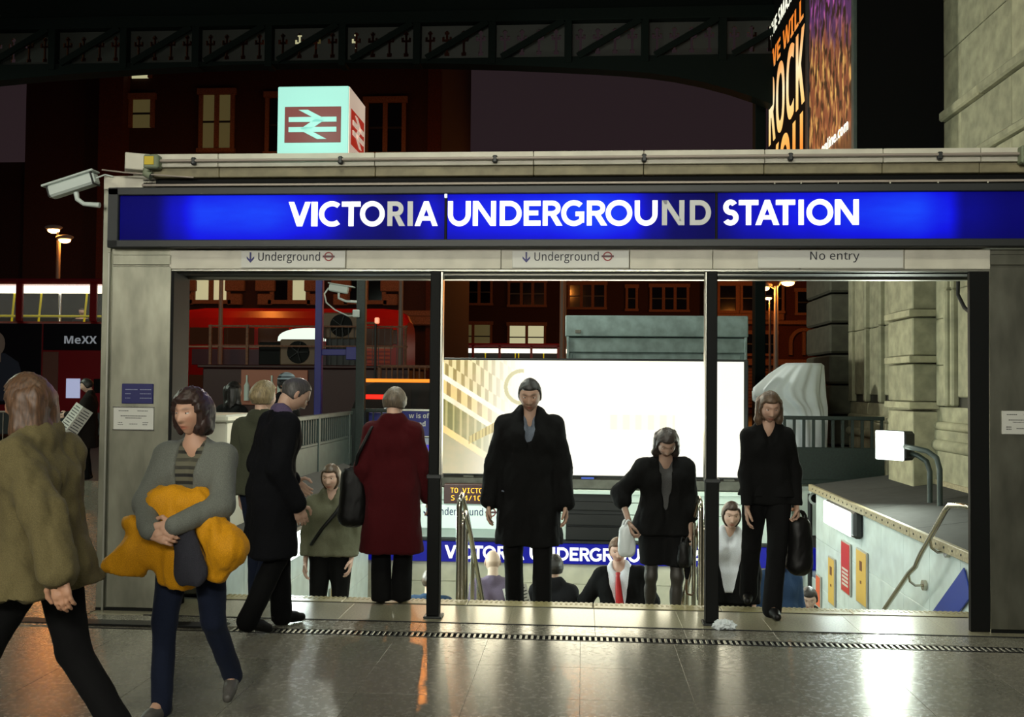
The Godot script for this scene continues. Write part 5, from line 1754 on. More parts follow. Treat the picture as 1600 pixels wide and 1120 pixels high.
func upper() -> void:
	# girder of the roof edge with pierced panels
	var g := struct("trim_7", "dark green iron lattice girder at the edge of the station roof", "girder")
	var arch := func(x: float) -> float: return 6.95 - 0.0075 * pow(x + 4.5, 2.0) - (0.05 * pow(maxf(x - 0.6, 0.0), 2.2))
	var b := MB.new()
	for k in 40:
		var x0 := -14.0 + 0.43 * k
		var x1 := x0 + 0.43
		var y0: float = arch.call(x0)
		var y1: float = arch.call(x1)
		for z in [-9.25, -8.95]:
			b.quad(V(x0, y0, z), V(x1, y1, z), V(x1, 7.0, z), V(x0, 7.0, z), V(0, 0, signf(z + 9.1)))
		b.quad(V(x0, y0, -9.25), V(x1, y1, -9.25), V(x1, y1, -8.95), V(x0, y0, -8.95), V(0, -1, 0))
	part(g, "arched_chord", b, M("green_dark"))
	part(g, "top_chord", MB.new().bb(V(-14, 7.58, -9.28), V(3.4, 7.78, -8.9), 0.01), M("green_dark"))
	part(g, "valance", MB.new().bb(V(-14, 7.78, -9.2), V(3.4, 8.3, -9.05)), M("green_dark"))
	var pan := pierced_panel()
	for k in 13:
		var x := -12.6 + 1.24 * k
		part(g, "pierced_panel", pan, M("iron_green", Color(0.055, 0.07, 0.045), 0.6), V(x, 7.0, -9.1))
		part(g, "upright", MB.new().bb(V(x + 1.12, 6.9, -9.2), V(x + 1.24, 7.6, -8.92), 0.008), M("green_dark"))
		part(g, "brace", MB.new().bar(V(x + 0.1, 7.0, -8.93), V(x + 1.1, 7.58, -8.93), 0.05, 0.10), M("green_dark"))
	part(g, "end_column", MB.new().bb(V(2.85, 0.0, -9.9), V(3.02, 8.3, -9.6), 0.01), M("green_dark"))
	# lit poster box high on the stone building
	var p := thing("poster_box", "tall dark poster box with two lit show posters, high beside the stone wall", "billboard")
	part(p, "box", MB.new().bb(V(3.03, 4.1, -9.45), V(3.99, 8.24, -4.22), 0.01), M("box_black", Color(0.012, 0.014, 0.014), 0.8, 0.0, {"spec": 0.2}))
	part(p, "frame_bar", MB.new().bb(V(3.0, 4.1, -4.30), V(3.04, 8.24, -4.20), 0.005), M("green_grey"))
	part(p, "frame_bar", MB.new().bb(V(3.0, 4.1, -6.60), V(3.04, 8.24, -6.46), 0.005), M("frame"))
	var im := Image.create(128, 256, false, Image.FORMAT_RGB8)
	var n := FastNoiseLite.new()
	n.frequency = 0.035
	n.seed = 3
	for y in 256:
		for x in 128:
			var t := y / 256.0
			var a := n.get_noise_2d(x * 2.6, y * 0.9)
			var c := Color(0.28, 0.14, 0.34).lerp(Color(0.75, 0.35, 0.70), clampf(a * 2.0, 0, 1))
			var low := smoothstep(0.47, 0.60, t + 0.1 * a + 0.0012 * (64 - x))
			c = c.lerp(Color(0.50, 0.27, 0.17).lerp(Color(0.92, 0.72, 0.38), clampf(n.get_noise_2d(x * 3.4 + 300.0, y * 1.0) * 1.8 + 0.1, 0, 1)), low)
			c = c.lerp(Color(0.08, 0.03, 0.02), smoothstep(0.05, 0.35, n.get_noise_2d(x * 3.0 + 90.0, y * 1.3 + 500.0)))
			c = c.lerp(Color(0.16, 0.09, 0.06), smoothstep(0.84, 0.95, t))
			im.set_pixel(x, y, c)
	var face := MB.new()
	face.tri(V(3.02, 4.12, -6.44), V(3.02, 4.12, -4.32), V(3.02, 8.2, -4.32), V(-1, 0, 0), V(-1, 0, 0), V(-1, 0, 0), Vector2(0, 1), Vector2(1, 1), Vector2(1, 0))
	face.tri(V(3.02, 4.12, -6.44), V(3.02, 8.2, -4.32), V(3.02, 8.2, -6.44), V(-1, 0, 0), V(-1, 0, 0), V(-1, 0, 0), Vector2(0, 1), Vector2(1, 0), Vector2(0, 0))
	part(p, "lit_poster", face, M("poster_crowd", Color(0.2, 0.15, 0.1), 0.4, 0.0, {"etex": ImageTexture.create_from_image(im), "energy": 0.95}))
	var turn := Basis(V(0, 0, 1), V(0, 1, 0), V(-1, 0, 0))
	part(p, "poster_ground", MB.new().bb(V(3.015, 4.12, -9.4), V(3.03, 8.2, -6.62)), M("box_black"))
	var gr := Gradient.new()
	gr.offsets = PackedFloat32Array([0.0, 0.22, 0.5, 0.75, 1.0])
	gr.colors = PackedColorArray([Color(0.90, 0.45, 0.14), Color(0.93, 0.50, 0.16), Color(1.0, 0.96, 0.78), Color(1.0, 0.80, 0.45), Color(0.92, 0.48, 0.15)])
	var gt := GradientTexture2D.new()
	gt.gradient = gr
	gt.fill_from = Vector2(0, 0)
	gt.fill_to = Vector2(0, 1)
	gt.width = 8
	gt.height = 128
	var om := M("show_letters", Color(0.5, 0.3, 0.1), 0.4, 0.0, {"etex": gt, "energy": 0.95})
	om.uv1_triplanar = true
	om.uv1_world_triplanar = true
	om.uv1_scale = V(0.38, 0.38, 0.38)
	om.uv1_offset = V(0, 1.15, 0)
	label3(p, "THE SMASH HIT", V(3.012, 7.42, -8.0), 0.24, 2.5, M("show_white", Color.WHITE, 0.5, 0.0, {"emit": Color(0.95, 0.95, 0.85), "energy": 0.8}), "Droid Sans", 700, "lettering", turn)
	label3(p, "WE WILL", V(3.012, 6.92, -8.0), 0.30, 2.45, om, "Droid Sans", 700, "lettering", turn)
	label3(p, "ROCK", V(3.012, 6.13, -8.0), 1.10, 2.6, om, "Droid Sans", 700, "lettering", turn)
	label3(p, "YOU", V(3.012, 4.95, -8.0), 1.05, 2.4, om, "Droid Sans", 700, "lettering", turn)
	label3(p, "online.com", V(3.012, 4.68, -5.1), 0.14, 1.25, M("show_white"), "Droid Sans", 700, "lettering", turn)
	area("poster_box_light", V(2.95, 6.2, -6.8), V(0, 5.0, -6.8), Vector2(4.8, 3.6), Color(1.0, 0.75, 0.5), 0.5)

func pierced_panel() -> ArrayMesh:
	var b := MB.new()
	var c := 0.02
	var nx := 56
	var ny := 29
	var solid := func(ix: int, iy: int) -> bool:
		var x := fposmod((ix + 0.5) * c, 0.28) - 0.14
		var y := (iy + 0.5) * c
		if y < 0.04 or y > 0.54:
			return true
		# a lily on a stem
		if absf(x) < 0.014 and y > 0.10 and y < 0.42:
			return false
		if absf(x) + absf(y - 0.46) * 1.1 < 0.052:
			return false
		if absf(absf(x) - 0.06) * 0.9 + absf(y - 0.38) < 0.035:
			return false
		if absf(x) < 0.075 and absf(y - 0.34) < 0.014:
			return false
		if absf(x) < 0.04 and absf(y - 0.11) < 0.025:
			return false
		return true
	for iy in ny:
		var ix := 0
		while ix < nx:
			if not solid.call(ix, iy):
				ix += 1
				continue
			var x0 := ix
			while ix < nx and solid.call(ix, iy):
				ix += 1
			b.bb(V(x0 * c, iy * c, -0.015), V(ix * c, (iy + 1) * c, 0.015))
	return b.done()

func pane_set(w: Node3D, at: Vector3, wd: float, h: float, lights: int, lit: String, sill := true) -> void:
	# a stone framed window: surround, mullions, panes
	var b := MB.new()
	var m := 0.16
	b.bb(at + V(-wd / 2 - m * 1.4, h / 2, 0), at + V(wd / 2 + m * 1.4, h / 2 + m * 1.5, 0.16))
	b.bb(at + V(-wd / 2 - m, -h / 2, 0), at + V(-wd / 2, h / 2, 0.12))
	b.bb(at + V(wd / 2, -h / 2, 0), at + V(wd / 2 + m, h / 2, 0.12))
	if sill:
		b.bb(at + V(-wd / 2 - m * 1.3, -h / 2 - m, 0), at + V(wd / 2 + m * 1.3, -h / 2, 0.2))
	for k in lights - 1:
		var x := -wd / 2 + wd * (k + 1) / lights
		b.bb(at + V(x - m * 0.6, -h / 2, 0), at + V(x + m * 0.6, h / 2, 0.10))
	var f := part(w, "window_surround", b, M("dressing"))
	for k in lights:
		var x0 := -wd / 2 + wd * k / lights + (m * 0.6 if k > 0 else 0.0)
		var x1 := -wd / 2 + wd * (k + 1) / lights - (m * 0.6 if k < lights - 1 else 0.0)
		var mm := M("dark_glass")
		if lit == "all" or lit == "one" and k == lights - 1:
			mm = M("lit_pane")
		elif lit == "dim":
			mm = M("lit_dim")
		part(f, "pane", MB.new().bb(at + V(x0, -h / 2, 0.0), at + V(x1, h / 2, 0.03)), mm)
		part(f, "sash_bar", MB.new().bb(at + V(x0, -0.04, 0.02), at + V(x1, 0.04, 0.06)), M("frame"))

func buildings() -> void:
	# the tall brick hotel on the left
	var a := thing("brick_building", "tall dark red brick building with stone framed windows across the street, on the left", "building")
	part(a, "wall", MB.new().bb(V(-22.9, 0, -42), V(-5.64, 19.0, -32)), M("brick_dark"))
	part(a, "annexe_wall", MB.new().bb(V(-34.0, 0, -42), V(-22.92, 10.9, -33)), M("brick_dark"))
	part(a, "wall", MB.new().bb(V(-19.5, 0, -32), V(-18.5, 19.0, -31.4)), M("brick"))
	part(a, "string_course", MB.new().bb(V(-18.5, 4.0, -32), V(-5.64, 4.35, -31.6), 0.05), M("dressing"))
	part(a, "string_course", MB.new().bb(V(-18.5, 4.35, -32), V(-5.64, 4.6, -31.75), 0.05), M("dressing"))
	part(a, "corner_strip", MB.new().bb(V(-6.2, 0, -32), V(-5.64, 19.0, -31.8), 0.03), M("brick"))
	var z := -31.95
	var kx := 1.062
	for q in [[-13.95, 11.65, 1.15, 2.2, 2, "dim"], [-11.2, 11.5, 1.5, 2.2, 2, ""], [-7.45, 11.35, 1.35, 2.0, 2, ""], [-16.9, 12.0, 0.75, 1.15, 1, "dim"], [-17.0, 13.6, 0.7, 0.45, 1, "all"], [-11.9, 15.0, 0.5, 1.2, 1, "all"], [-10.9, 15.0, 0.5, 1.2, 1, "all"], [-9.9, 15.0, 0.4, 1.2, 1, "dim"], [-8.9, 15.0, 0.6, 1.2, 1, "all"]]:
		pane_set(a, V(q[0] * kx, q[1] * 1.05, z), q[2], q[3], q[4], q[5], q[4] > 1)
	for q in [[-14.05, "all"], [-11.0, "one"], [-8.1, ""]]:
		pane_set(a, V(q[0] * kx, 6.0, z), 1.3, 2.0, 2, q[1])
		for sd in [-1.0, 1.0]:
			for k in 4:
				part(a, "quoin", MB.new().bb(V(q[0] * kx + sd * 1.0 - 0.3 - 0.1 * (k % 2), 4.8 + 0.55 * k, z), V(q[0] * kx + sd * 1.0 + 0.3 + 0.1 * (k % 2), 5.25 + 0.55 * k, z + 0.2), 0.03), M("dressing"))
	for q in [-14.9, -11.9, -8.9]:
		part(a, "ground_arch", MB.new().bb(V(q - 0.9, 0.4, z), V(q + 0.9, 3.0, z + 0.06)), M("dark_glass"))
		part(a, "pilaster", MB.new().bb(V(q - 1.6, 0, z), V(q - 1.1, 4.0, z + 0.3), 0.03), M("brick"))
	# the long terrace in the middle
	var t := thing("terrace_building", "long brick terrace with rows of three-light stone windows beyond the billboard", "building")
	part(t, "wall", MB.new().bb(V(-9.6, 0, -70), V(8.2, 10.2, -60)), M("brick_dark"))
	part(t, "cornice", MB.new().bb(V(-9.8, 9.5, -60), V(8.4, 9.9, -59.5), 0.05), M("dressing"))
	part(t, "roof", MB.new().bb(V(-9.6, 10.2, -69.5), V(8.2, 12.0, -61.5), 0.6), M("coping"))
	for q in [[-7.4, 8.0], [-3.75, 7.9], [0.3, 7.75], [5.8, 7.6]]:
		pane_set(t, V(q[0], q[1], -59.95), 2.3, 1.5, 3, "")
	for q in [[-7.4, 5.0, "dim"], [-3.75, 4.95, "all"]]:
		pane_set(t, V(q[0], q[1], -59.95), 2.3, 1.55, 2, q[2])
	pane_set(t, V(3.3, 7.6, -59.95), 0.5, 1.4, 1, "")
	for q in [0.3, 5.8]:
		pane_set(t, V(q, 4.8, -59.95), 2.3, 1.55, 3, "")
	var u := thing("gabled_building", "orange lit red building with bay and arched window at the far right", "building")
	part(u, "wall", MB.new().bb(V(8.4, 0, -68), V(20.5, 11.5, -58)), M("brick"))
	part(u, "bay", MB.new().bb(V(8.5, 6.0, -58), V(12.9, 9.0, -57.4), 0.05), M("dressing"))
	for k in 3:
		pane_set(u, V(9.3 + 1.45 * k, 7.4, -57.38), 1.0, 1.6, 1, "")
	part(u, "string_course", MB.new().bb(V(8.4, 5.75, -58), V(20.5, 6.0, -57.5), 0.04), M("dressing"))
	pane_set(u, V(14.3, 7.2, -57.95), 0.95, 1.35, 1, "")
	pane_set(u, V(10.8, 4.5, -57.95), 3.2, 1.25, 3, "")
	var ar := MB.new()
	for p in arc(Vector2(14.2, 4.6), Vector2(0.95, 0.95), 0.22, 0, 180, 16):
		ar.prism(p, -57.95, -57.7)
	ar.bb(V(13.25, 3.8, -57.95), V(13.47, 4.6, -57.7))
	ar.bb(V(14.93, 3.8, -57.95), V(15.15, 4.6, -57.7))
	ar.bb(V(14.1, 3.8, -57.95), V(14.3, 5.3, -57.75))
	part(u, "arched_surround", ar, M("dressing"))
	part(u, "plaque", MB.new().bb(V(13.8, 5.72, -57.95), V(14.7, 6.05, -57.7), 0.04), M("dressing"))
	part(u, "shop_front", MB.new().bb(V(8.4, 3.1, -57.98), V(20.5, 3.5, -57.4), 0.04), M("dressing"))
	for k in 12:
		part(u, "shutter_slat", MB.new().bb(V(9.0, 0.4 + 0.22 * k, -57.98), V(12.6, 0.58 + 0.22 * k, -57.85)), M("dressing"))

func street_lamp(label: String, at: Vector3, h: float, heads: Array, e: float) -> void:
	var t := thing("street_lamp", label, "street lamp", at, 0.0, "sodium street lamps")
	part(t, "pole", MB.new().tube([V(0, -0.03, 0), V(0, h * 0.5, 0), V(0, h, 0)], [0.09, 0.075, 0.06], 10), M("pole"))
	part(t, "base", MB.new().tube([V(0, -0.03, 0), V(0, 0.9, 0)], 0.13, 12), M("pole"))
	for p in heads:
		var q := V(p[0], p[1], 0)
		part(t, "arm", MB.new().tube([V(0, h - 0.1, 0), V(p[0] * 0.4, p[1] + 0.06, 0), q + V(0, 0.10, 0)], 0.035, 8), M("pole"))
		var hd := part(t, "head", MB.new().ball(q + V(0, 0.09, 0), V(0.30, 0.09, 0.16), 16, 8), M("pole"))
		part(hd, "bulb", MB.new().ball(q, V(0.20, 0.10, 0.12), 14, 8), M("sodium_dim" if e == 4.0 else "sodium"))
		omni("street_lamp_light", at + q, Color(1.0, 0.58, 0.22), e, 0.1)

func street() -> void:
	street_lamp("twin-headed orange street lamp beyond the left end of the entrance", V(-17.0, 0, -24), 6.3, [[-0.18, 6.58], [0.2, 6.26]], 5.0)
	street_lamp("tall orange lit lamp pole standing behind the red bus roof", V(-5.92, 0, -25), 8.1, [[0.75, 8.3]], 15.0)
	street_lamp("thin orange lit lamp pole left of the grey plant box", V(-0.65, 0, -24.5), 8.2, [[0.6, 8.4]], 4.0)
	street_lamp("twin-headed orange street lamp before the arched window building", V(5.95, 0, -24), 4.8, [[-0.4, 4.74], [0.36, 4.9]], 10.0)
	street_lamp("distant orange street lamp standing between the terrace and the arched window building", V(10.6, 0, -50), 6.8, [[-0.1, 6.75]], 48.0)
	street_lamp("distant orange street lamp in front of the brick building, hidden high behind the sign", V(-12.5, 0, -26.5), 8.2, [[0.3, 8.4]], 10.0)
	street_lamp("added far street lamp brightening the terrace, lined up behind the thin lamp pole", V(-0.93, 0, -46), 9.0, [[-0.4, 9.3]], 30.0)  # lamp added with its head out of sight, to light the terrace windows
	# kiosk with cooling units on the roof
	var k := thing("kiosk", "dark red street kiosk with pale poster and railed roof in front of the red bus", "kiosk", V(0, 0, -16))
	part(k, "body", MB.new().bb(V(-9.0, -0.03, -2.2), V(-4.05, 2.02, 0), 0.02), M("kiosk_red", Color(0.20, 0.06, 0.045), 0.5))
	part(k, "roof", MB.new().bb(V(-9.1, 2.02, -2.3), V(-3.95, 2.10, 0.1), 0.02), M("kiosk_red"))
	var ps := part(k, "poster_panel", MB.new().bb(V(-8.05, 1.15, 0), V(-6.45, 1.98, 0.05), 0.01), M("kiosk_poster", Color(0.55, 0.36, 0.28), 0.4, 0.0, {"emit": Color(0.5, 0.28, 0.2), "energy": 0.16}))
	for x in [-7.9, -7.3, -7.1, -6.8]:
		part(ps, "bottle", MB.new().lathe(V(x, 1.25, 0.06), [Vector2(0.07, 0), Vector2(0.07, 0.35), Vector2(0.025, 0.45), Vector2(0.025, 0.6), Vector2(0, 0.6)], 10), M("white_panel"))
	for x in [-8.85, -7.95, -6.2, -4.15]:
		part(k, "roof_post", MB.new().bb(V(x - 0.03, 2.1, -0.1), V(x + 0.03, 3.05, -0.04)), M("dressing"))
	for y in [2.55, 3.02]:
		part(k, "roof_rail", MB.new().bb(V(-8.9, y - 0.02, -0.09), V(-4.1, y + 0.02, -0.05)), M("dressing"))
	for j in 14:
		part(k, "cage_bar", MB.new().bb(V(-6.1 + 0.145 * j, 2.1, -0.075), V(-6.085 + 0.145 * j, 3.0, -0.06)), M("frame"))
	part(k, "vent_box", MB.new().bb(V(-7.75, 2.1, -0.9), V(-7.1, 2.65, -0.3), 0.02), M("black_metal"))
	for q in [[-5.72, 2.74, 0.80], [-6.75, 2.10, 0.62]]:
		var u := part(k, "cooling_unit", MB.new().bb(V(q[0] - 0.45, q[1], -0.8), V(q[0] + 0.45, q[1] + 0.62, -0.2), 0.03), M("unit_tan", Color(0.42, 0.34, 0.26), 0.6))
		part(u, "fan", MB.new().tube([V(q[0], q[1] + 0.31, -0.21), V(q[0], q[1] + 0.31, -0.18)], 0.27, 20), M("black_metal"))
		var bl := MB.new()
		for j in 5:
			bl.bar(V(q[0], q[1] + 0.31, -0.175), V(q[0] + cos(TAU * j / 5) * 0.24, q[1] + 0.31 + sin(TAU * j / 5) * 0.24, -0.17), 0.07, 0.012)
		part(u, "fan_blades", bl, M("frame"))
	part(k, "unit_stand", MB.new().bb(V(-6.1, 2.1, -0.75), V(-5.35, 2.74, -0.25), 0.01), M("frame"))
	# a light rail with lamps, far right of the kiosk
	var lp := thing("signal_post", "thin dark post with a small lit lamp on top, right of the kiosk", "post", V(-4.72, 0, -15.4))
	part(lp, "shaft", MB.new().tube([V(0, -0.03, 0), V(0, 3.05, 0)], 0.03, 8), M("frame"))
	part(lp, "lamp", MB.new().box(V(0.03, 3.12, 0), V(0.10, 0.14, 0.10), 0.02), M("lamp_small", Color.WHITE, 0.5, 0.0, {"emit": Color(1.0, 0.55, 0.35), "energy": 0.9}))
	part(lp, "arm", MB.new().box(V(-0.12, 3.06, 0), V(0.22, 0.06, 0.06), 0.01), M("dressing"))
	var wl := thing("low_wall", "low barrier with pale bars behind the taxi", "barrier", V(0, 0, -14.2))
	part(wl, "top_bar", MB.new().bb(V(-4.4, 2.02, 0), V(-2.0, 2.08, 0.06), 0.01), M("dressing"))
	part(wl, "bottom_bar", MB.new().bb(V(-4.4, 1.72, 0), V(-2.0, 1.76, 0.06), 0.01), M("dressing"))
	for j in 20:
		part(wl, "bar", MB.new().bb(V(-4.35 + 0.12 * j, 1.75, 0.015), V(-4.32 + 0.12 * j, 2.03, 0.045)), M("dressing"))
	for x in [-4.4, -2.05]:
		part(wl, "foot_post", MB.new().bb(V(x, -0.03, 0), V(x + 0.06, 2.05, 0.06)), M("dressing"))
	# taxi
	var c := thing("taxi", "black taxi with an orange roof light waiting behind the stairwell railing", "car", V(-2.5, 0, -12.6))
	var prof := PackedVector2Array([Vector2(-2.2, 0.30), Vector2(-2.25, 0.85), Vector2(-1.95, 1.05), Vector2(-1.75, 1.58), Vector2(-1.45, 1.70), Vector2(0.25, 1.70), Vector2(0.75, 1.15), Vector2(1.95, 1.02), Vector2(2.15, 0.8), Vector2(2.15, 0.30)])
	part(c, "body", MB.new().prism(prof, -0.85, 0.85), M("taxi_black", Color(0.02, 0.02, 0.022), 0.15))
	for q in [[-1.6, -0.75], [-0.65, 0.35]]:
		part(c, "side_window", MB.new().prism(PackedVector2Array([Vector2(q[0] - 0.05, 1.12), Vector2(q[1], 1.12), Vector2(q[1], 1.6), Vector2(q[0] + 0.1, 1.6)]), 0.845, 0.86), M("taxi_glass", Color(0.10, 0.06, 0.04), 0.15))
	for x in [-1.4, 1.4]:
		part(c, "wheel", MB.new().tube([V(x, 0.31, 0.70), V(x, 0.31, 0.88)], 0.33, 20), M("rubber"))
		part(c, "wheel", MB.new().tube([V(x, 0.31, -0.88), V(x, 0.31, -0.70)], 0.33, 20), M("rubber"))
	part(c, "roof_sign", MB.new().box(V(-0.9, 1.735, 0.3), V(1.7, 0.07, 0.2), 0.02), M("taxi_sign", Color(0.9, 0.5, 0.1), 0.4, 0.0, {"emit": Color(1.0, 0.55, 0.16), "energy": 1.2}))
	part(c, "side_marker", MB.new().box(V(-1.35, 1.42, 0.87), V(0.55, 0.09, 0.03), 0.01), M("tail_red", Color(0.8, 0.1, 0.05), 0.4, 0.0, {"emit": Color(1.0, 0.14, 0.06), "energy": 1.1}))
	part(c, "tail_lamp", MB.new().box(V(-2.22, 0.8, 0.6), V(0.05, 0.14, 0.2), 0.01), M("tail_red"))
	# crowd barrier near the left bus
	var cbm := thing("crowd_barrier", "grey steel crowd barrier standing before the left bus", "barrier", V(-13.2, 0, -13.5))
	for y in [0.25, 1.0]:
		part(cbm, "rail_tube", MB.new().tube([V(-2.2, y, 0), V(1.0, y, 0)], 0.022, 8), M("pole"))
	for j in 22:
		part(cbm, "bar", MB.new().tube([V(-2.1 + 0.145 * j, 0.25, 0), V(-2.1 + 0.145 * j, 1.0, 0)], 0.009, 6), M("pole"))
	for x in [-2.2, 1.0]:
		part(cbm, "leg", MB.new().tube([V(x, -0.03, 0), V(x, 1.0, 0)], 0.022, 8), M("pole"))

func buses() -> void:
	var b := thing("double_decker_bus", "red double decker bus with rounded roof passing in front of the brick building", "bus", V(0, 0, -28))
	# section through the body, drawn along its length with rounded ends
	var ring := func(x: float, inset: float, top: float) -> Array:
		var o := []
		for p in [Vector2(1.2, 0.35), Vector2(1.25, 1.2), Vector2(1.25, 3.55), Vector2(1.18, 3.95), Vector2(0.95, 4.2), Vector2(0.5, 4.33), Vector2(0, 4.36), Vector2(-0.5, 4.33), Vector2(-0.95, 4.2), Vector2(-1.18, 3.95), Vector2(-1.25, 3.55), Vector2(-1.25, 1.2), Vector2(-1.2, 0.35)]:
			o.append(V(x, 0.35 + (p.y - 0.35) * top, p.x * inset))
		return o
	var xs := [[-14.42, 0.86, 0.90], [-14.32, 0.95, 0.95], [-14.0, 0.99, 0.985], [-13.4, 1.0, 1.0], [-7.0, 1.0, 1.0], [-6.55, 0.99, 0.99], [-6.25, 0.95, 0.95], [-6.12, 0.86, 0.88]]
	var m := MB.new()
	for k in xs.size() - 1:
		var r0: Array = ring.call(xs[k][0], xs[k][1], xs[k][2])
		var r1: Array = ring.call(xs[k + 1][0], xs[k + 1][1], xs[k + 1][2])
		for j in 12:
			var nn := V(0, (r0[j].y + r0[j + 1].y) * 0.5 - 2.6, (r0[j].z + r0[j + 1].z) * 0.5 * 2.0)
			if j > 1 and j < 10:
				nn.y *= 1.2
			else:
				nn.y = 0.0
			m.quad(r0[j], r0[j + 1], r1[j + 1], r1[j], nn.normalized())
	for e in [0, xs.size() - 1]:
		var r: Array = ring.call(xs[e][0], xs[e][1], xs[e][2])
		for j in 12:
			m.tri(V(xs[e][0], 2.2, 0), r[j], r[j + 1], V(signf(e - 1), 0, 0), V(signf(e - 1), 0, 0), V(signf(e - 1), 0, 0))
	part(b, "body", m, M("bus_red"))
	for k in 6:
		part(b, "upper_window", MB.new().bb(V(-13.7 + 1.22 * k, 3.0, 1.22), V(-12.6 + 1.22 * k, 3.6, 1.262), 0.02), M("bus_pane", Color(0.10, 0.07, 0.06), 0.12, 0.0, {"emit": Color(0.5, 0.3, 0.2), "energy": 0.06}))
		part(b, "lower_window", MB.new().bb(V(-13.7 + 1.22 * k, 1.2, 1.22), V(-12.6 + 1.22 * k, 1.95, 1.262), 0.02), M("bus_pane"))
	var la := PackedVector2Array()
	for k in 17:
		la.append(Vector2(-9.43 + cos(PI * k / 16.0) * 1.12, 3.14 + pow(sin(PI * k / 16.0), 0.7) * 0.46))
	part(b, "lit_window", MB.new().prism(la, 1.25, 1.275), M("bus_glow", Color(0.4, 0.4, 0.36), 0.2, 0.0, {"emit": Color(0.95, 1.0, 0.94), "energy": 1.0}))
	part(b, "rear_window", MB.new().bb(V(-6.95, 3.05, 1.20), V(-6.35, 3.55, 1.25), 0.02), M("bus_pane"))
	part(b, "advert_panel", MB.new().bb(V(-13.6, 2.3, 1.24), V(-8.4, 2.85, 1.268), 0.01), M("bus_advert", Color(0.34, 0.30, 0.36), 0.4))
	for k in 5:
		part(b, "grille_slat", MB.new().bb(V(-7.9, 2.25 + 0.14 * k, 1.24), V(-6.6, 2.33 + 0.14 * k, 1.268), 0.01), M("bus_grille", Color(0.70, 0.30, 0.16), 0.4))
	part(b, "band", MB.new().bb(V(-13.9, 2.9, 1.245), V(-6.5, 2.96, 1.265), 0.005), M("cream_plain"))
	for x in [-12.6, -8.2]:
		part(b, "wheel", MB.new().tube([V(x, 0.47, 0.95), V(x, 0.47, 1.26)], 0.5, 22), M("rubber"))
	part(b, "head_lamp", MB.new().ball(V(-14.43, 1.0, 0.7), V(0.05, 0.12, 0.12), 12, 8), M("sodium"))
	# second bus on the left with lit upper deck
	var c := thing("double_decker_bus", "dark red double decker bus with bright upper deck, left of the steel pier", "bus", V(0, 0, -20))
	part(c, "lower_body", MB.new().bb(V(-22.0, 0.28, -2.45), V(-12.6, 3.36, -0.02), 0.06), M("bus_dark_red"))
	part(c, "roof", MB.new().bb(V(-22.0, 4.42, -2.45), V(-12.6, 4.58, 0.0), 0.07), M("bus_dark_red"))
	part(c, "skirt", MB.new().bb(V(-22.0, 0.16, -2.4), V(-12.6, 0.80, 0.0), 0.02), M("bus_skirt", Color(0.30, 0.33, 0.33), 0.4))
	part(c, "rear_wall", MB.new().bb(V(-22.0, 3.36, -2.45), V(-12.6, 4.42, -2.38)), M("bus_inner", Color(0.10, 0.11, 0.10), 0.5))
	for x in [-22.0, -18.95, -16.05, -13.88, -12.66]:
		part(c, "pillar", MB.new().bb(V(x, 3.36, -0.10), V(x + 0.2, 4.44, 0.0), 0.02), M("bus_dark_red"))
	part(c, "ceiling_lamp", MB.new().bb(V(-21.8, 4.30, -0.7), V(-12.8, 4.40, -0.35), 0.02), M("bus_lamp", Color.WHITE, 0.4, 0.0, {"emit": Color(1.0, 0.97, 0.88), "energy": 2.2}))
	part(c, "light_cove", MB.new().bb(V(-21.8, 4.18, -0.30), V(-12.8, 4.40, -0.24), 0.01), M("bus_lamp"))
	area("bus_lamp_light", V(-17.2, 4.26, -0.5), V(-17.2, 3.0, -0.5), Vector2(9.0, 0.4), Color(1.0, 0.97, 0.88), 2.0)
	for x in [-17.3, -16.35, -15.55, -14.2, -13.3]:
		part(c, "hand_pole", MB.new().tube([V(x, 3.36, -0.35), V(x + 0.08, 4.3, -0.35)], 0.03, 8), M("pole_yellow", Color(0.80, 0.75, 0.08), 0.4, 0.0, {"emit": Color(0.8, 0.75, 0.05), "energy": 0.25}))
	part(c, "hand_bar", MB.new().tube([V(-21.8, 3.52, -0.12), V(-12.8, 3.52, -0.12)], 0.03, 8), M("pole_yellow"))
	part(c, "grey_pole", MB.new().tube([V(-15.0, 3.36, -0.5), V(-15.0, 4.3, -0.5)], 0.05, 8), M("chrome"))
	for q in [[-21.75, -18.95], [-18.75, -16.05], [-15.85, -13.88], [-13.68, -12.7]]:
		part(c, "pane", MB.new().bb(V(q[0], 3.46, -0.035), V(q[1], 4.40, -0.02)), M("glass", Color(0.9, 0.95, 0.95), 0.05, 0.0, {"glass": 0.12}))
	for x in [-19.8, -14.0]:
		part(c, "wheel", MB.new().tube([V(x, 0.46, -0.3), V(x, 0.46, 0.01)], 0.48, 22), M("rubber"))
	part(c, "dark_advert", MB.new().bb(V(-15.2, 2.55, -0.02), V(-12.65, 3.30, 0.012), 0.005), M("advert_dark", Color(0.03, 0.035, 0.06), 0.3))
	label3(c, "MeXX", V(-14.1, 2.84, 0.02), 0.22, 0.95, M("advert_letters", Color(0.7, 0.72, 0.75), 0.4, 0.0, {"emit": Color(0.6, 0.62, 0.66), "energy": 0.35}), "Droid Sans", 700)
	var ad := part(c, "portrait_advert", MB.new().bb(V(-17.9, 1.0, -0.02), V(-15.25, 3.30, 0.012), 0.005), M("advert_dark"))
	var fig := MB.new()
	fig.prism(PackedVector2Array([Vector2(-17.5, 1.1), Vector2(-15.6, 1.1), Vector2(-15.9, 2.2), Vector2(-16.3, 2.45), Vector2(-16.9, 2.45), Vector2(-17.3, 2.2)]), 0.012, 0.018)
	part(ad, "jacket_print", fig, M("advert_coat", Color(0.20, 0.22, 0.28), 0.4))
	fig = MB.new()
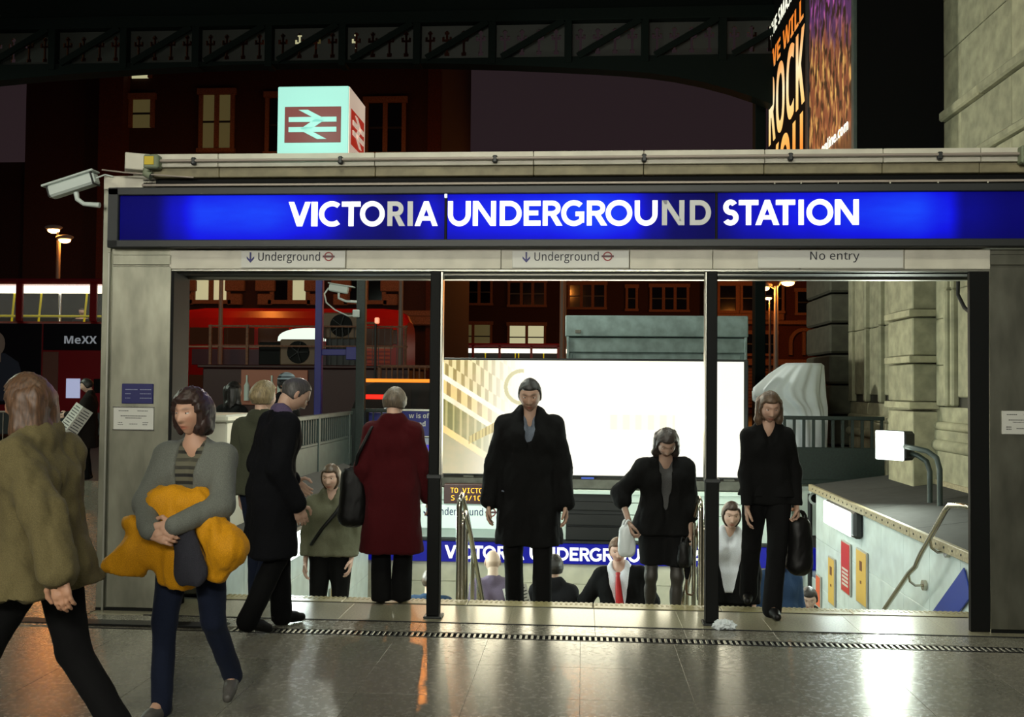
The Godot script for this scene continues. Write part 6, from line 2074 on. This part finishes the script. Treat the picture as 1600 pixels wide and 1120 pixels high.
	for p in arc(Vector2(-16.55, 2.72), Vector2(0.24, 0.33), 0.24, 0, 360, 16):
		fig.prism(p, 0.012, 0.020)
	fig.prism(rect(-16.68, 2.2, -16.42, 2.5), 0.012, 0.019)
	part(ad, "face_print", fig, M("advert_face", Color(0.60, 0.52, 0.48), 0.4))
	part(c, "small_panel", MB.new().bb(V(-15.2, 1.35, -0.02), V(-14.75, 2.5, 0.012), 0.005), M("advert_pale", Color(0.40, 0.26, 0.22), 0.4))
	part(c, "white_notice", MB.new().bb(V(-14.5, 1.2, -0.02), V(-14.1, 1.75, 0.012), 0.004), M("white_lit", Color(0.8, 0.82, 0.9), 0.4, 0.0, {"emit": Color(0.75, 0.78, 0.95), "energy": 0.5}))
	part(c, "dark_vent", MB.new().bb(V(-13.7, 1.35, -0.02), V(-13.4, 1.75, 0.012), 0.004), M("black_metal"))
	var seat := -1
	for q in [[-14.55, 3.62], [-13.7, 3.6], [-17.6, 3.6]]:
		seat += 1
		var ps := thing("person", ["passenger with dark hair in the upper deck window of the left bus", "passenger nearest the rear in the upper deck of the left bus, behind a yellow pole", "passenger by the front window of the left bus upper deck"][seat], "person", V(q[0], 3.38, -20.9))
		var hb := MB.new()
		hb.col = Color(0.5, 0.33, 0.25)
		var pr := [[V(-0.15, 0.05, 0), V(0.15, 0.05, 0), 0.09, 0.09], [V(0, 0.1, 0), V(0, 0.22, 0), 0.06, 0.05]]
		var rr := nets(pr, 0.02, 0.04)
		hb.add(rr[0], smooth(rr[0], rr[1]), rr[1])
		add_ball(hb, Transform3D(Basis(V(0, 1, 0), 0.9), V(0, 0.32, 0.02)), 24, 20, head_point, func(p: Vector3) -> Color: return Color(0.5, 0.33, 0.25) if p.y < 0.05 and p.z > -0.02 else Color(0.04, 0.03, 0.025))
		part(ps, "body", hb, M("skin", Color.WHITE, 0.55, 0.0, {"vc": true}))
		var cl := MB.new()
		cloth(cl, [[V(-0.17, 0.0, 0), V(0.17, 0.0, 0), 0.13, 0.13]], 0.02, 0.03)
		part(ps, "coat", cl, M("bus_coat", Color(0.08, 0.08, 0.1), 0.8))
	# third bus far behind the billboard
	var d := thing("double_decker_bus", "distant bus with a row of bright upper windows above the billboard", "bus", V(0, 0, -52))
	part(d, "body", MB.new().bb(V(-8.6, 0.3, -2.5), V(-0.3, 3.05, 0), 0.06), M("bus_red"))
	part(d, "roof", MB.new().bb(V(-8.6, 4.0, -2.5), V(-0.3, 4.2, 0), 0.08), M("bus_dark_red"))
	part(d, "rear_wall", MB.new().bb(V(-8.5, 3.05, -2.5), V(-0.4, 4.0, -1.8)), M("bus_inner"))
	for x in [-8.6, -6.6, -5.0, -3.1, -1.5, -0.45]:
		part(d, "pillar", MB.new().bb(V(x, 3.05, -0.1), V(x + 0.15, 4.0, 0), 0.01), M("bus_dark_red"))
	part(d, "light_cove", MB.new().bb(V(-7.6, 3.62, -0.25), V(-0.45, 3.88, -0.15), 0.01), M("bus_lamp"))
	for x in [-5.8, -4.0, -3.8, -2.3]:
		part(d, "hand_pole", MB.new().tube([V(x, 3.05, -0.3), V(x, 3.65, -0.3)], 0.04, 6), M("pole_yellow"))
	for x in [-7.0, -2.0]:
		part(d, "wheel", MB.new().tube([V(x, 0.47, -0.25), V(x, 0.47, 0.01)], 0.48, 18), M("rubber"))

func wool(key: String, c: Color, r := 0.9) -> StandardMaterial3D:
	return M("cloth_" + key, c, r, 0.0, {"tex": tex.fine, "world": false, "scale": V(6, 6, 6), "rim": 0.15 if c.v > 0.12 else 0.0, "spec": 0.3})

func shirt_make(col: float) -> Callable:
	# collar wings and a button line on the chest
	return func(b: MB, J: Dictionary) -> void:
		for s in [-1.0, 1.0]:
			b.tri(V(0.0, 1.425, 0.085 + col), V(0.055 * s, 1.505, 0.045 + col), V(0.055 * s, 1.40, 0.10 + col), V(0, 0.2, 1), V(s, 0, 1), V(0, 0, 1))
			b.tri(V(0.055 * s, 1.505, 0.045 + col), V(0.055 * s, 1.40, 0.10 + col), V(0.085 * s, 1.46, 0.02 + col), V(s, 0, 1), V(0, 0, 1), V(s, 0, 0.3))

func newspaper(called: String, label: String, at: Vector3, turn: Basis, w: float, h: float) -> void:
	var o := thing(called, label, "newspaper", at)
	o.basis = turn
	for s in [-1.0, 1.0]:
		var b := MB.new()
		b.off = Transform3D(Basis(V(0, 1, 0), 0.35 * s), Vector3.ZERO)
		b.box(V(s * w * 0.25, 0, 0), V(w * 0.5, h, 0.006), 0.001)
		var sh := part(o, "sheet", b, M("newsprint", Color(0.70, 0.69, 0.66), 0.8))
		b = MB.new()
		b.off = Transform3D(Basis(V(0, 1, 0), 0.35 * s), Vector3.ZERO)
		for k in 9:
			b.box(V(s * w * 0.25, h * 0.40 - h * 0.095 * k, 0.0035), V(w * (0.40 if k % 3 else 0.3), h * 0.035, 0.001))
		part(sh, "print", b, M("print_dark")).set_meta("kind", "stuff")

func handbag(called: String, label: String, cat: String, at: Vector3, s: Vector3, m: Material, strap: float, yaw := 0.0) -> void:
	var o := thing(called, label, cat, at, yaw)
	var b := MB.new()
	var rows := []
	for k in 5:
		var t := k / 4.0
		var hw := s.x * lerpf(0.46, 0.36, t)
		var r := s.z * lerpf(0.5, 0.34, t)
		rows.append([V(-hw + r, -s.y * lerpf(0.90, 0.12, t), 0), V(hw - r, -s.y * lerpf(0.90, 0.12, t), 0), r, r])
	for x in [-1.0, 1.0]:
		rows.append([V(x * (s.x * 0.46 - s.z * 0.5), -s.y * 0.90, 0), V(x * (s.x * 0.36 - s.z * 0.34), -s.y * 0.12, 0), s.z * 0.48, s.z * 0.34])
	rows.append([V(0, -s.y * 0.90, 0), V(0, -s.y * 0.12, 0), s.z * 0.5, s.z * 0.34])
	cloth(b, rows, 0.010, 0.05, [], [], 0.010, 10.0)
	part(o, "pouch", b, m)
	for z in [-0.02, 0.02]:
		var ps := []
		for k in 9:
			var t := PI * k / 8.0
			ps.append(V(-cos(t) * s.x * 0.24, -s.y * 0.10 + sin(t) * strap, z))
		part(o, "handle", MB.new().tube(ps, 0.009, 8), m)

func crowd() -> void:
	var black := wool("black", Color(0.025, 0.025, 0.026))
	var navy := wool("navy", Color(0.035, 0.038, 0.058))
	var trouser := wool("trouser", Color(0.035, 0.035, 0.038))
	var jeans := wool("jeans", Color(0.10, 0.13, 0.21))
	var white := wool("white", Color(0.92, 0.93, 0.96), 0.8)
	var leather := M("shoe_leather", Color(0.035, 0.032, 0.032), 0.5, 0.0, {"spec": 0.35})
	var shoes := {"kind": "shoes", "name": "shoes", "mat": leather, "fold": 0.0}
	var fair := Color(0.52, 0.33, 0.24)
	var tan_ := Color(0.42, 0.24, 0.15)
	# man in the middle, coming up the last steps
	person("person", "tall man in a long black overcoat and pale collar, looking down, between the posts", V(-0.41, -0.18, -0.86), 0.0, {"h": 1.90, "cell": 0.013, "nod": 0.32, "shoulders": 0.178, "broad": 1.08, "skin": Color(0.33, 0.20, 0.14), "hair_color": Color(0.02, 0.016, 0.013), "hair_thick": 0.010,
		"wl": V(0.27, 0.81, 0.08), "wr": V(-0.29, 0.82, 0.05), "pl": V(0.6, 0, -0.7), "pr": V(-0.7, 0, -0.7), "al": V(0.10, 0.085, 0.06), "ar": V(-0.11, 0.12, -0.16),
		"wear": [{"kind": "top", "name": "shirt", "e": 0.003, "hem": 0.92, "sleeve": 0.0, "mat": wool("pale_shirt", Color(0.42, 0.45, 0.50)), "fold": 0.002, "collar": 0.4, "throat": 0.07}, {"kind": "top", "name": "overcoat", "e": 0.026, "hem": 0.54, "flare": 0.02, "collar": 1.0, "vee": 0.27, "vw": 0.055, "cuff": 0.046, "mat": black, "fold": 0.018}, {"kind": "trousers", "name": "trousers", "e": 0.008, "mat": trouser, "cuff": 0.06}, shoes]})
	# woman with the short sleeved black jacket
	person("person", "woman in a black open jacket, grey top and skirt, head bowed, between the posts", V(0.67, -0.36, -1.12), 0.05, {"h": 1.72, "cell": 0.013, "nod": 0.55, "lean": 0.12, "shoulders": 0.165, "skin": Color(0.30, 0.19, 0.14), "legs_color": Color(0.025, 0.02, 0.018), "hair": "bob", "hair_len": 0.16, "hair_color": Color(0.035, 0.02, 0.014), "hair_thick": 0.016,
		"wl": V(0.19, 0.83, 0.14), "wr": V(-0.30, 0.95, 0.15), "pl": V(0.8, 0, -0.6), "pr": V(-0.8, 0, -0.5), "al": V(0.07, 0.10, 0.12), "ar": V(-0.10, 0.13, -0.14), "cl": 0.9, "cr": 0.9,
		"wear": [{"kind": "top", "name": "grey_top", "e": 0.006, "hem": 0.88, "sleeve": 0.0, "mat": wool("grey_top", Color(0.30, 0.30, 0.30)), "fold": 0.004}, {"kind": "top", "name": "jacket", "e": 0.026, "hem": 0.84, "flare": 0.04, "sleeve": 0.25, "cuff": 0.06, "vee": 0.50, "vw": 0.065, "mat": black, "fold": 0.014}, {"kind": "skirt", "name": "skirt", "e": 0.014, "hem": 0.60, "mat": trouser}, {"kind": "shoes", "name": "shoes", "mat": leather, "heel": 1.0, "fold": 0.0}]})
	handbag("carrier_bag", "white carrier bag in the hand of the woman in the skirt", "bag", V(0.365, 0.545, -0.955), V(0.13, 0.22, 0.06), M("plastic"), 0.07, 0.5)
	handbag("purse", "small black purse in the hand of the woman in the skirt", "purse", V(0.82, 0.42, -0.93), V(0.13, 0.16, 0.06), leather, 0.06, 1.0)
	var um := thing("umbrella", "folded dark umbrella with a hooked handle hanging from the purse hand", "umbrella", V(0.82, 0.16, -0.93))
	part(um, "cover", MB.new().tube([V(0.03, 0.28, 0), V(0.02, 0.05, 0), V(0.015, -0.02, 0)], [0.02, 0.026, 0.012], 10), black)
	part(um, "hooked_handle", MB.new().tube([V(0.015, -0.02, 0), V(0.01, -0.10, 0), V(0.02, -0.135, 0), V(0.05, -0.145, 0), V(0.072, -0.12, 0)], 0.009, 8), M("wood_handle", Color(0.30, 0.22, 0.14), 0.3))
	# woman in black with a handbag
	person("person", "woman in a black jacket and trousers with long fair brown hair stepping onto the floor", V(1.365, 0, -0.42), -0.05, {"h": 1.64, "cell": 0.013, "nod": 0.30, "look": 0.1, "lean": 0.08, "shoulders": 0.142, "broad": 0.9, "skin": Color(0.36, 0.22, 0.16), "hair": "bob", "hair_len": 0.165, "hair_color": Color(0.13, 0.075, 0.04), "hair_thick": 0.014,
		"wl": V(0.215, 0.86, 0.06), "wr": V(-0.17, 0.84, 0.14), "pl": V(0.3, 0, -0.8), "pr": V(-0.3, 0, -0.8), "al": V(0.02, 0.085, 0.12), "ar": V(-0.12, -0.08, -0.34), "cl": 1.0,
		"wear": [{"kind": "top", "name": "blouse", "e": 0.003, "hem": 0.92, "sleeve": 0.0, "mat": trouser, "vee": 0.16, "vw": 0.05, "fold": 0.003}, {"kind": "top", "name": "jacket", "e": 0.010, "hem": 0.86, "flare": 0.0, "vee": 0.18, "vw": 0.055, "collar": 0.6, "mat": black, "fold": 0.010}, {"kind": "trousers", "name": "trousers", "e": 0.012, "cuff": 0.062, "mat": trouser, "nocut": true}, shoes]})
	handbag("handbag", "black handbag hanging from the hand of the woman stepping onto the floor", "handbag", V(1.585, 0.70, -0.34), V(0.19, 0.36, 0.12), leather, 0.10, 0.3)
	# red coat from behind
	person("person", "person in a dark red knee length coat seen from behind, atop the stairs", V(-1.425, 0, -0.42), PI + 0.1, {"h": 1.63, "cell": 0.013, "nod": 0.25, "look": -0.25, "shoulders": 0.165, "broad": 1.05, "skin": fair, "hair": "short", "hair_color": Color(0.20, 0.15, 0.10), "hair_thick": 0.020,
		"wl": V(0.20, 0.86, 0.05), "wr": V(-0.29, 0.83, 0.12), "pl": V(0.4, 0, -0.7), "pr": V(-0.7, 0, -0.7), "al": V(0.08, 0.085, 0.02), "ar": V(-0.08, 0.085, 0.05),
		"wear": [{"kind": "top", "name": "red_coat", "e": 0.026, "hem": 0.42, "flare": 0.025, "collar": 1.2, "cuff": 0.05, "mat": wool("red", Color(0.27, 0.02, 0.045)), "fold": 0.014}, {"kind": "trousers", "name": "trousers", "e": 0.016, "cuff": 0.065, "mat": trouser}, shoes]})
	handbag("shoulder_bag", "black shoulder bag at the side of the person in the red coat", "bag", V(-1.71, 1.02, -0.36), V(0.22, 0.40, 0.12), leather, 0.05, 0.2)
	solo("bag_strap", "long black strap of the shoulder bag over the red coat", "strap", MB.new().tube([V(-1.69, 0.98, -0.33), V(-1.66, 1.12, -0.27), V(-1.60, 1.24, -0.265), V(-1.565, 1.33, -0.32), V(-1.56, 1.345, -0.42)], 0.013, 8), leather)
	# man in the navy overcoat
	person("person", "stooping grey haired man in a long navy overcoat, turned towards the stairs", V(-2.10, 0, 0.42), 2.15, {"h": 1.74, "cell": 0.013, "nod": 0.55, "lean": 0.16, "shoulders": 0.172, "broad": 1.06, "skin": fair * 0.8, "hair": "short", "hair_color": Color(0.09, 0.08, 0.075), "hair_thick": 0.006, "hairline": 0.075,
		"wl": V(0.16, 0.98, 0.20), "wr": V(-0.22, 0.86, 0.12), "al": V(0.09, 0.085, 0.12), "ar": V(-0.09, 0.12, -0.16), "tr": V(-0.1, -0.5, 1.0),
		"wear": [{"kind": "top", "name": "collar_scarf", "e": 0.012, "hem": 1.30, "sleeve": 0.0, "collar": 0.7, "mat": wool("mauve", Color(0.36, 0.31, 0.42)), "fold": 0.004}, {"kind": "top", "name": "overcoat", "e": 0.030, "hem": 0.50, "flare": 0.02, "cuff": 0.046, "mat": navy, "fold": 0.012}, {"kind": "trousers", "name": "trousers", "e": 0.012, "cuff": 0.06, "mat": trouser, "nocut": true}, shoes]})
	# blond behind him
	person("person", "fair haired person in a grey green jacket standing behind the navy overcoat", V(-2.42, 0, -0.36), PI - 0.25, {"h": 1.66, "cell": 0.016, "skin": fair, "look": -0.3, "hair": "short", "hair_color": Color(0.38, 0.29, 0.15), "hair_thick": 0.022, "al": V(0.09, 0.085, 0.1), "ar": V(-0.09, 0.12, -0.15),
		"wear": [{"kind": "top", "name": "jacket", "e": 0.022, "hem": 0.86, "collar": 0.8, "mat": wool("grey_green", Color(0.27, 0.28, 0.22)), "fold": 0.010}, {"kind": "trousers", "name": "jeans", "e": 0.010, "mat": jeans}, {"kind": "shoes", "name": "trainers", "mat": M("trainer", Color(0.33, 0.33, 0.33), 0.6), "fold": 0.0}]})
	# yellow coat woman
	var stripes := Image.create(4, 32, false, Image.FORMAT_RGB8)
	for y in 32:
		for x in 4:
			stripes.set_pixel(x, y, Color(0.34, 0.33, 0.27) if y < 18 else Color(0.07, 0.07, 0.065))
	var sm := M("cloth_striped", Color.WHITE, 0.9, 0.0, {"tex": ImageTexture.create_from_image(stripes), "world": false, "scale": V(1, 27, 1)})
	person("person", "woman in a grey cardigan, striped top and jeans carrying a yellow coat", V(-1.95, 0, 2.12), -0.12, {"h": 1.61, "cell": 0.012, "look": -0.2, "nod": 0.08, "shoulders": 0.165, "skin": Color(0.47, 0.27, 0.18), "hair": "bob", "hair_len": 0.105, "hair_color": Color(0.045, 0.018, 0.012), "hair_thick": 0.030,
		"wl": V(0.08, 1.06, 0.34), "wr": V(-0.05, 1.03, 0.35), "pl": V(1.0, -0.4, -0.35), "pr": V(-1.0, -0.4, -0.35), "hl": V(-1, -0.25, 0.25), "hr": V(1, -0.2, 0.2), "ml": V(0, -0.3, -1), "mr": V(0, -0.3, -1), "thumbl": V(0, 1, 0.2), "thumbr": V(0, 1, 0.2), "cl": 0.7, "cr": 0.7,
		"al": V(0.12, 0.16, -0.26), "ar": V(-0.08, 0.085, 0.16), "tl": V(0.25, -0.75, 1.0),
		"wear": [{"kind": "top", "name": "striped_top", "e": 0.006, "hem": 0.90, "sleeve": 0.0, "mat": sm, "fold": 0.003, "freq": 6.0}, {"kind": "top", "name": "cardigan", "e": 0.020, "hem": 0.84, "flare": 0.01, "cuff": 0.034, "vee": 0.50, "vw": 0.085, "mat": wool("cardigan", Color(0.44, 0.45, 0.42)), "fold": 0.008}, {"kind": "trousers", "name": "jeans", "e": 0.004, "cuff": 0.05, "mat": jeans, "nocut": true, "fold": 0.007}, {"kind": "shoes", "name": "shoes", "mat": M("shoe_grey", Color(0.30, 0.29, 0.27), 0.5), "fold": 0.0}]})
	var yc := thing("folded_coat", "bright yellow coat with grey lining bundled over the arms of the woman in the cardigan", "coat", V(-1.95, 0, 2.09), -0.05)
	var yb := MB.new()
	cloth(yb, [[V(-0.10, 1.06, 0.17), V(0.10, 1.06, 0.17), 0.085, 0.08], [V(-0.06, 0.98, 0.21), V(-0.27, 0.74, 0.22), 0.075, 0.10, V(0, 0, 1), 0.75], [V(-0.18, 0.95, 0.20), V(-0.27, 0.96, 0.18), 0.05, 0.035], [V(0.14, 1.0, 0.22), V(0.27, 0.86, 0.24), 0.07, 0.085], [V(0.27, 0.87, 0.24), V(0.22, 0.74, 0.23), 0.085, 0.055], [V(-0.06, 0.92, 0.20), V(0.02, 0.76, 0.20), 0.12, 0.13, V(0, 0, 1), 0.6]], 0.012, 0.05, [[V(0, 0.655, 0), V(-0.25, -1, 0).normalized()]], [], 0.020, 8.0, V(1.3, 0.4, 1.3))
	part(yc, "outer_shell", yb, wool("yellow", Color(0.84, 0.58, 0.06), 0.7))
	yb = MB.new()
	cloth(yb, [[V(0.08, 0.94, 0.30), V(0.12, 0.76, 0.305), 0.05, 0.085, V(0, 0, 1), 0.5]], 0.010, 0.03, [[V(0, 0.69, 0), V(0, -1, 0)]], [], 0.012, 9.0)
	part(yc, "lining", yb, wool("lining", Color(0.20, 0.20, 0.23)))
	# passer-by at the left edge
	person("person", "passer-by in a loose beige coat and black trousers striding past the steel pier", V(-2.30, 0, 2.9), -PI / 2 - 0.1, {"h": 1.68, "cell": 0.014, "lean": 0.10, "skin": Color(0.42, 0.22, 0.13), "hair": "long", "hair_len": 0.2, "hair_color": Color(0.17, 0.085, 0.04), "hair_thick": 0.02, "shoulders": 0.17, "broad": 1.08,
		"wl": V(0.27, 0.93, -0.26), "wr": V(-0.22, 0.98, 0.30), "al": V(0.08, 0.085, 0.36), "ar": V(-0.08, 0.18, -0.36), "tr": V(-0.1, -0.8, 1.0),
		"wear": [{"kind": "top", "name": "coat", "e": 0.036, "hem": 0.80, "flare": 0.05, "collar": 1.2, "cuff": 0.06, "mat": wool("beige", Color(0.43, 0.39, 0.26)), "fold": 0.030}, {"kind": "trousers", "name": "trousers", "e": 0.012, "mat": trouser, "nocut": true}, shoes]})
	# small woman coming up on the left
	var gw := person("person", "woman in a khaki grey jacket with black shoulder strap, beside the red coat", V(-2.16, step_y(-1.5), -1.5), 0.12, {"h": 1.68, "cell": 0.015, "nod": 0.12, "look": -0.2, "skin": Color(0.55, 0.36, 0.28), "hair": "bun", "hair_color": Color(0.12, 0.07, 0.035), "hair_thick": 0.012, "shoulders": 0.16,
		"wl": V(0.19, 0.90, 0.10), "wr": V(-0.22, 0.88, 0.06), "al": V(0.09, 0.085, 0.1), "ar": V(-0.09, 0.12, -0.1),
		"wear": [{"kind": "top", "name": "jacket", "e": 0.018, "hem": 0.93, "collar": 0.8, "vee": 0.10, "vw": 0.05, "mat": wool("khaki", Color(0.42, 0.42, 0.34)), "fold": 0.016}, {"kind": "trousers", "name": "trousers", "e": 0.012, "cuff": 0.06, "mat": trouser}, shoes]})
	part(gw, "strap", MB.new().tube([V(0.13, 1.37, -0.06), V(0.12, 1.40, 0.02), V(0.05, 1.27, 0.135), V(-0.06, 1.14, 0.145), V(-0.15, 1.01, 0.11), V(-0.19, 0.95, 0.0)], 0.016, 8), leather)
	# the woman in the white shirt
	person("person", "smiling woman in a white shirt and black jacket beside the right post", V(1.315, step_y(-2.0), -2.0), -0.12, {"h": 1.72, "cell": 0.014, "nod": 0.15, "look": 0.12, "tilt": -0.03, "skin": Color(0.62, 0.40, 0.31), "hair": "tail", "hair_color": Color(0.09, 0.045, 0.025), "shoulders": 0.165, "hairline": 0.062,
		"wear": [{"kind": "top", "name": "white_shirt", "e": 0.010, "hem": 0.94, "sleeve": 0.0, "collar": 0.7, "vee": 0.10, "vw": 0.045, "mat": white, "fold": 0.006}, {"kind": "top", "name": "jacket", "e": 0.026, "hem": 0.85, "vee": 0.62, "vw": 0.155, "mat": black, "fold": 0.010}, {"kind": "skirt", "name": "skirt", "e": 0.012, "hem": 0.52, "mat": trouser}, shoes]})
	# man with the red tie
	person("person", "man in a black suit, white shirt and red tie coming up deep in the stairs", V(0.43, step_y(-2.8), -2.8), -0.2, {"h": 1.80, "cell": 0.015, "nod": 0.15, "look": 0.2, "tilt": 0.10, "skin": Color(0.58, 0.36, 0.28), "hair": "short", "hair_color": Color(0.20, 0.10, 0.05), "shoulders": 0.185, "broad": 1.1,
		"wl": V(0.27, 0.95, 0.10), "wr": V(-0.31, 0.90, 0.10), "pr": V(-0.6, 0.2, -0.5),
		"wear": [{"kind": "top", "name": "white_shirt", "e": 0.012, "hem": 0.94, "sleeve": 0.0, "collar": 0.6, "mat": white, "fold": 0.004}, {"kind": "top", "name": "suit_jacket", "e": 0.026, "hem": 0.82, "vee": 0.46, "vw": 0.12, "mat": black, "fold": 0.010}, {"kind": "trousers", "name": "trousers", "e": 0.012, "mat": trouser}, shoes],
		"extra": [{"name": "red_tie", "mat": M("tie_red", Color(0.62, 0.03, 0.05), 0.5), "make": func(b: MB, _J: Dictionary) -> void:
			b.tube([V(0, 1.43, 0.105), V(0.0, 1.39, 0.125)], [0.024, 0.016], 10)
			b.tube([V(0.0, 1.40, 0.125), V(0.0, 1.30, 0.150), V(0.0, 1.10, 0.158), V(0.0, 0.98, 0.148)], [0.020, 0.030, 0.042, 0.030], 10)}]})
	# people going down, backs to us
	var deep := {"cell": 0.018, "fine": false}
	person("person", "bald man in a mauve shirt going down the stairs beside the left handrail", V(-0.90, step_y(-3.2), -3.2), PI + 0.2, {"h": 1.76, "cell": 0.017, "fine": false, "hair": "bald", "skin": Color(0.55, 0.40, 0.30), "nod": 0.2, "broad": 1.1, "wear": [{"kind": "top", "name": "shirt", "e": 0.020, "hem": 0.9, "mat": wool("mauve_shirt", Color(0.47, 0.42, 0.50)), "fold": 0.010}, {"kind": "trousers", "name": "trousers", "e": 0.012, "mat": trouser}, shoes]})
	person("person", "dark haired person in a black jacket going down behind the tall man", V(-0.27, step_y(-3.05), -3.05), PI - 0.1, {"h": 1.74, "cell": 0.017, "fine": false, "hair_color": Color(0.03, 0.025, 0.02), "hair_thick": 0.02, "skin": fair, "broad": 1.08, "wl": V(0.24, 1.10, 0.25), "wear": [{"kind": "top", "name": "jacket", "e": 0.030, "hem": 0.82, "collar": 0.8, "mat": wool("charcoal", Color(0.10, 0.10, 0.11)), "fold": 0.010}, {"kind": "trousers", "name": "trousers", "e": 0.012, "mat": trouser}, shoes]})
	newspaper("newspaper", "open white newspaper held between the bald man and the black jacket on the stairs", V(-0.62, -0.52, -2.92), Basis(V(0, 0, 1), 0.25), 0.26, 0.34)
	person("person", "person in a teal blue jacket going down the stairs behind the left black post", V(-1.56, step_y(-3.25), -3.25), PI, {"h": 1.72, "cell": 0.018, "fine": false, "skin": fair, "hair_color": Color(0.10, 0.06, 0.03), "broad": 1.15, "wear": [{"kind": "top", "name": "jacket", "e": 0.030, "hem": 0.85, "mat": wool("teal_jacket", Color(0.14, 0.23, 0.33)), "fold": 0.010}, {"kind": "trousers", "name": "trousers", "e": 0.012, "mat": trouser}, shoes]})
	person("person", "dark haired person low on the stairs near the posters, only the head showing", V(2.40, step_y(-3.7), -3.7), -0.2, {"h": 1.74, "cell": 0.018, "nod": 0.35, "hair": "short", "hair_color": Color(0.03, 0.02, 0.015), "hair_thick": 0.016, "skin": Color(0.55, 0.38, 0.30), "wear": [{"kind": "top", "name": "jacket", "e": 0.020, "hem": 0.85, "collar": 0.8, "mat": black, "fold": 0.008}, {"kind": "trousers", "name": "trousers", "e": 0.012, "mat": trouser}, shoes]})
	person("person", "person in a blue denim jacket on the stairs behind the black handbag", V(1.90, step_y(-2.7), -2.7), 0.1, {"h": 1.60, "cell": 0.018, "fine": false, "nod": 0.2, "skin": fair, "hair": "bob", "hair_color": Color(0.10, 0.07, 0.04), "wear": [{"kind": "top", "name": "denim_jacket", "e": 0.022, "hem": 0.85, "collar": 0.8, "mat": wool("denim", Color(0.20, 0.29, 0.42)), "fold": 0.010}, {"kind": "trousers", "name": "trousers", "e": 0.012, "mat": trouser}, shoes]})
	# on the pavement behind the railing
	var bm := person("person", "person in a dark coat and striped woollen hat behind the left railing", V(-3.50, -0.03, -4.5), 1.2, {"h": 1.80, "cell": 0.018, "fine": false, "hair": "short", "hair_color": Color(0.02, 0.02, 0.02), "skin": tan_, "wear": [{"kind": "top", "name": "coat", "e": 0.026, "hem": 0.62, "collar": 0.8, "mat": navy, "fold": 0.010}, {"kind": "trousers", "name": "trousers", "e": 0.012, "mat": trouser}, shoes]})
	var hat := Image.create(4, 32, false, Image.FORMAT_RGB8)
	for y in 32:
		for x in 4:
			hat.set_pixel(x, y, Color(0.55, 0.62, 0.66) if y % 16 < 6 else Color(0.03, 0.04, 0.07))
	var hb := MB.new()
	hb.off = Transform3D(Basis.from_scale(Vector3.ONE * last_scale), last_joints.head * last_scale)
	hb.ball(V(0, 0.055, -0.005), V(0.092, 0.085, 0.112), 20, 12)
	hb.tube([V(0, 0.035, -0.005), V(0, 0.065, -0.005)], [0.098, 0.096], 20)
	part(bm, "striped_hat", hb, M("hat_stripes", Color.WHITE, 0.9, 0.0, {"tex": ImageTexture.create_from_image(hat), "world": false, "scale": V(1, 12, 1)}))
	person("person", "dark haired person in a black coat on the pavement beyond the stone pier", V(-4.10, -0.03, -4.4), 2.6, {"h": 1.70, "cell": 0.018, "fine": false, "hair": "long", "hair_color": Color(0.012, 0.010, 0.008), "skin": fair, "wear": [{"kind": "top", "name": "coat", "e": 0.026, "hem": 0.55, "mat": black, "fold": 0.010}, {"kind": "trousers", "name": "trousers", "e": 0.012, "mat": trouser}, shoes]})
	person("person", "person in a dark brown coat reading a newspaper by the left bus", V(-8.35, 0, -9.3), -PI / 2 + 0.3, {"h": 1.72, "cell": 0.018, "fine": false, "nod": 0.3, "hair_color": Color(0.02, 0.015, 0.012), "skin": Color(0.50, 0.34, 0.26), "wl": V(0.14, 1.12, 0.32), "wr": V(-0.10, 1.12, 0.34), "broad": 1.1, "wear": [{"kind": "top", "name": "coat", "e": 0.030, "hem": 0.55, "collar": 1.0, "mat": wool("brown_coat", Color(0.10, 0.08, 0.065)), "fold": 0.012}, {"kind": "trousers", "name": "trousers", "e": 0.012, "mat": trouser}, shoes]})
	newspaper("newspaper", "creased newspaper in the hands of the reader by the left bus", V(-8.42, 1.03, -8.95), Basis(V(0, 0, 1), -0.55) * Basis(V(1, 0, 0), -0.2), 0.36, 0.5)
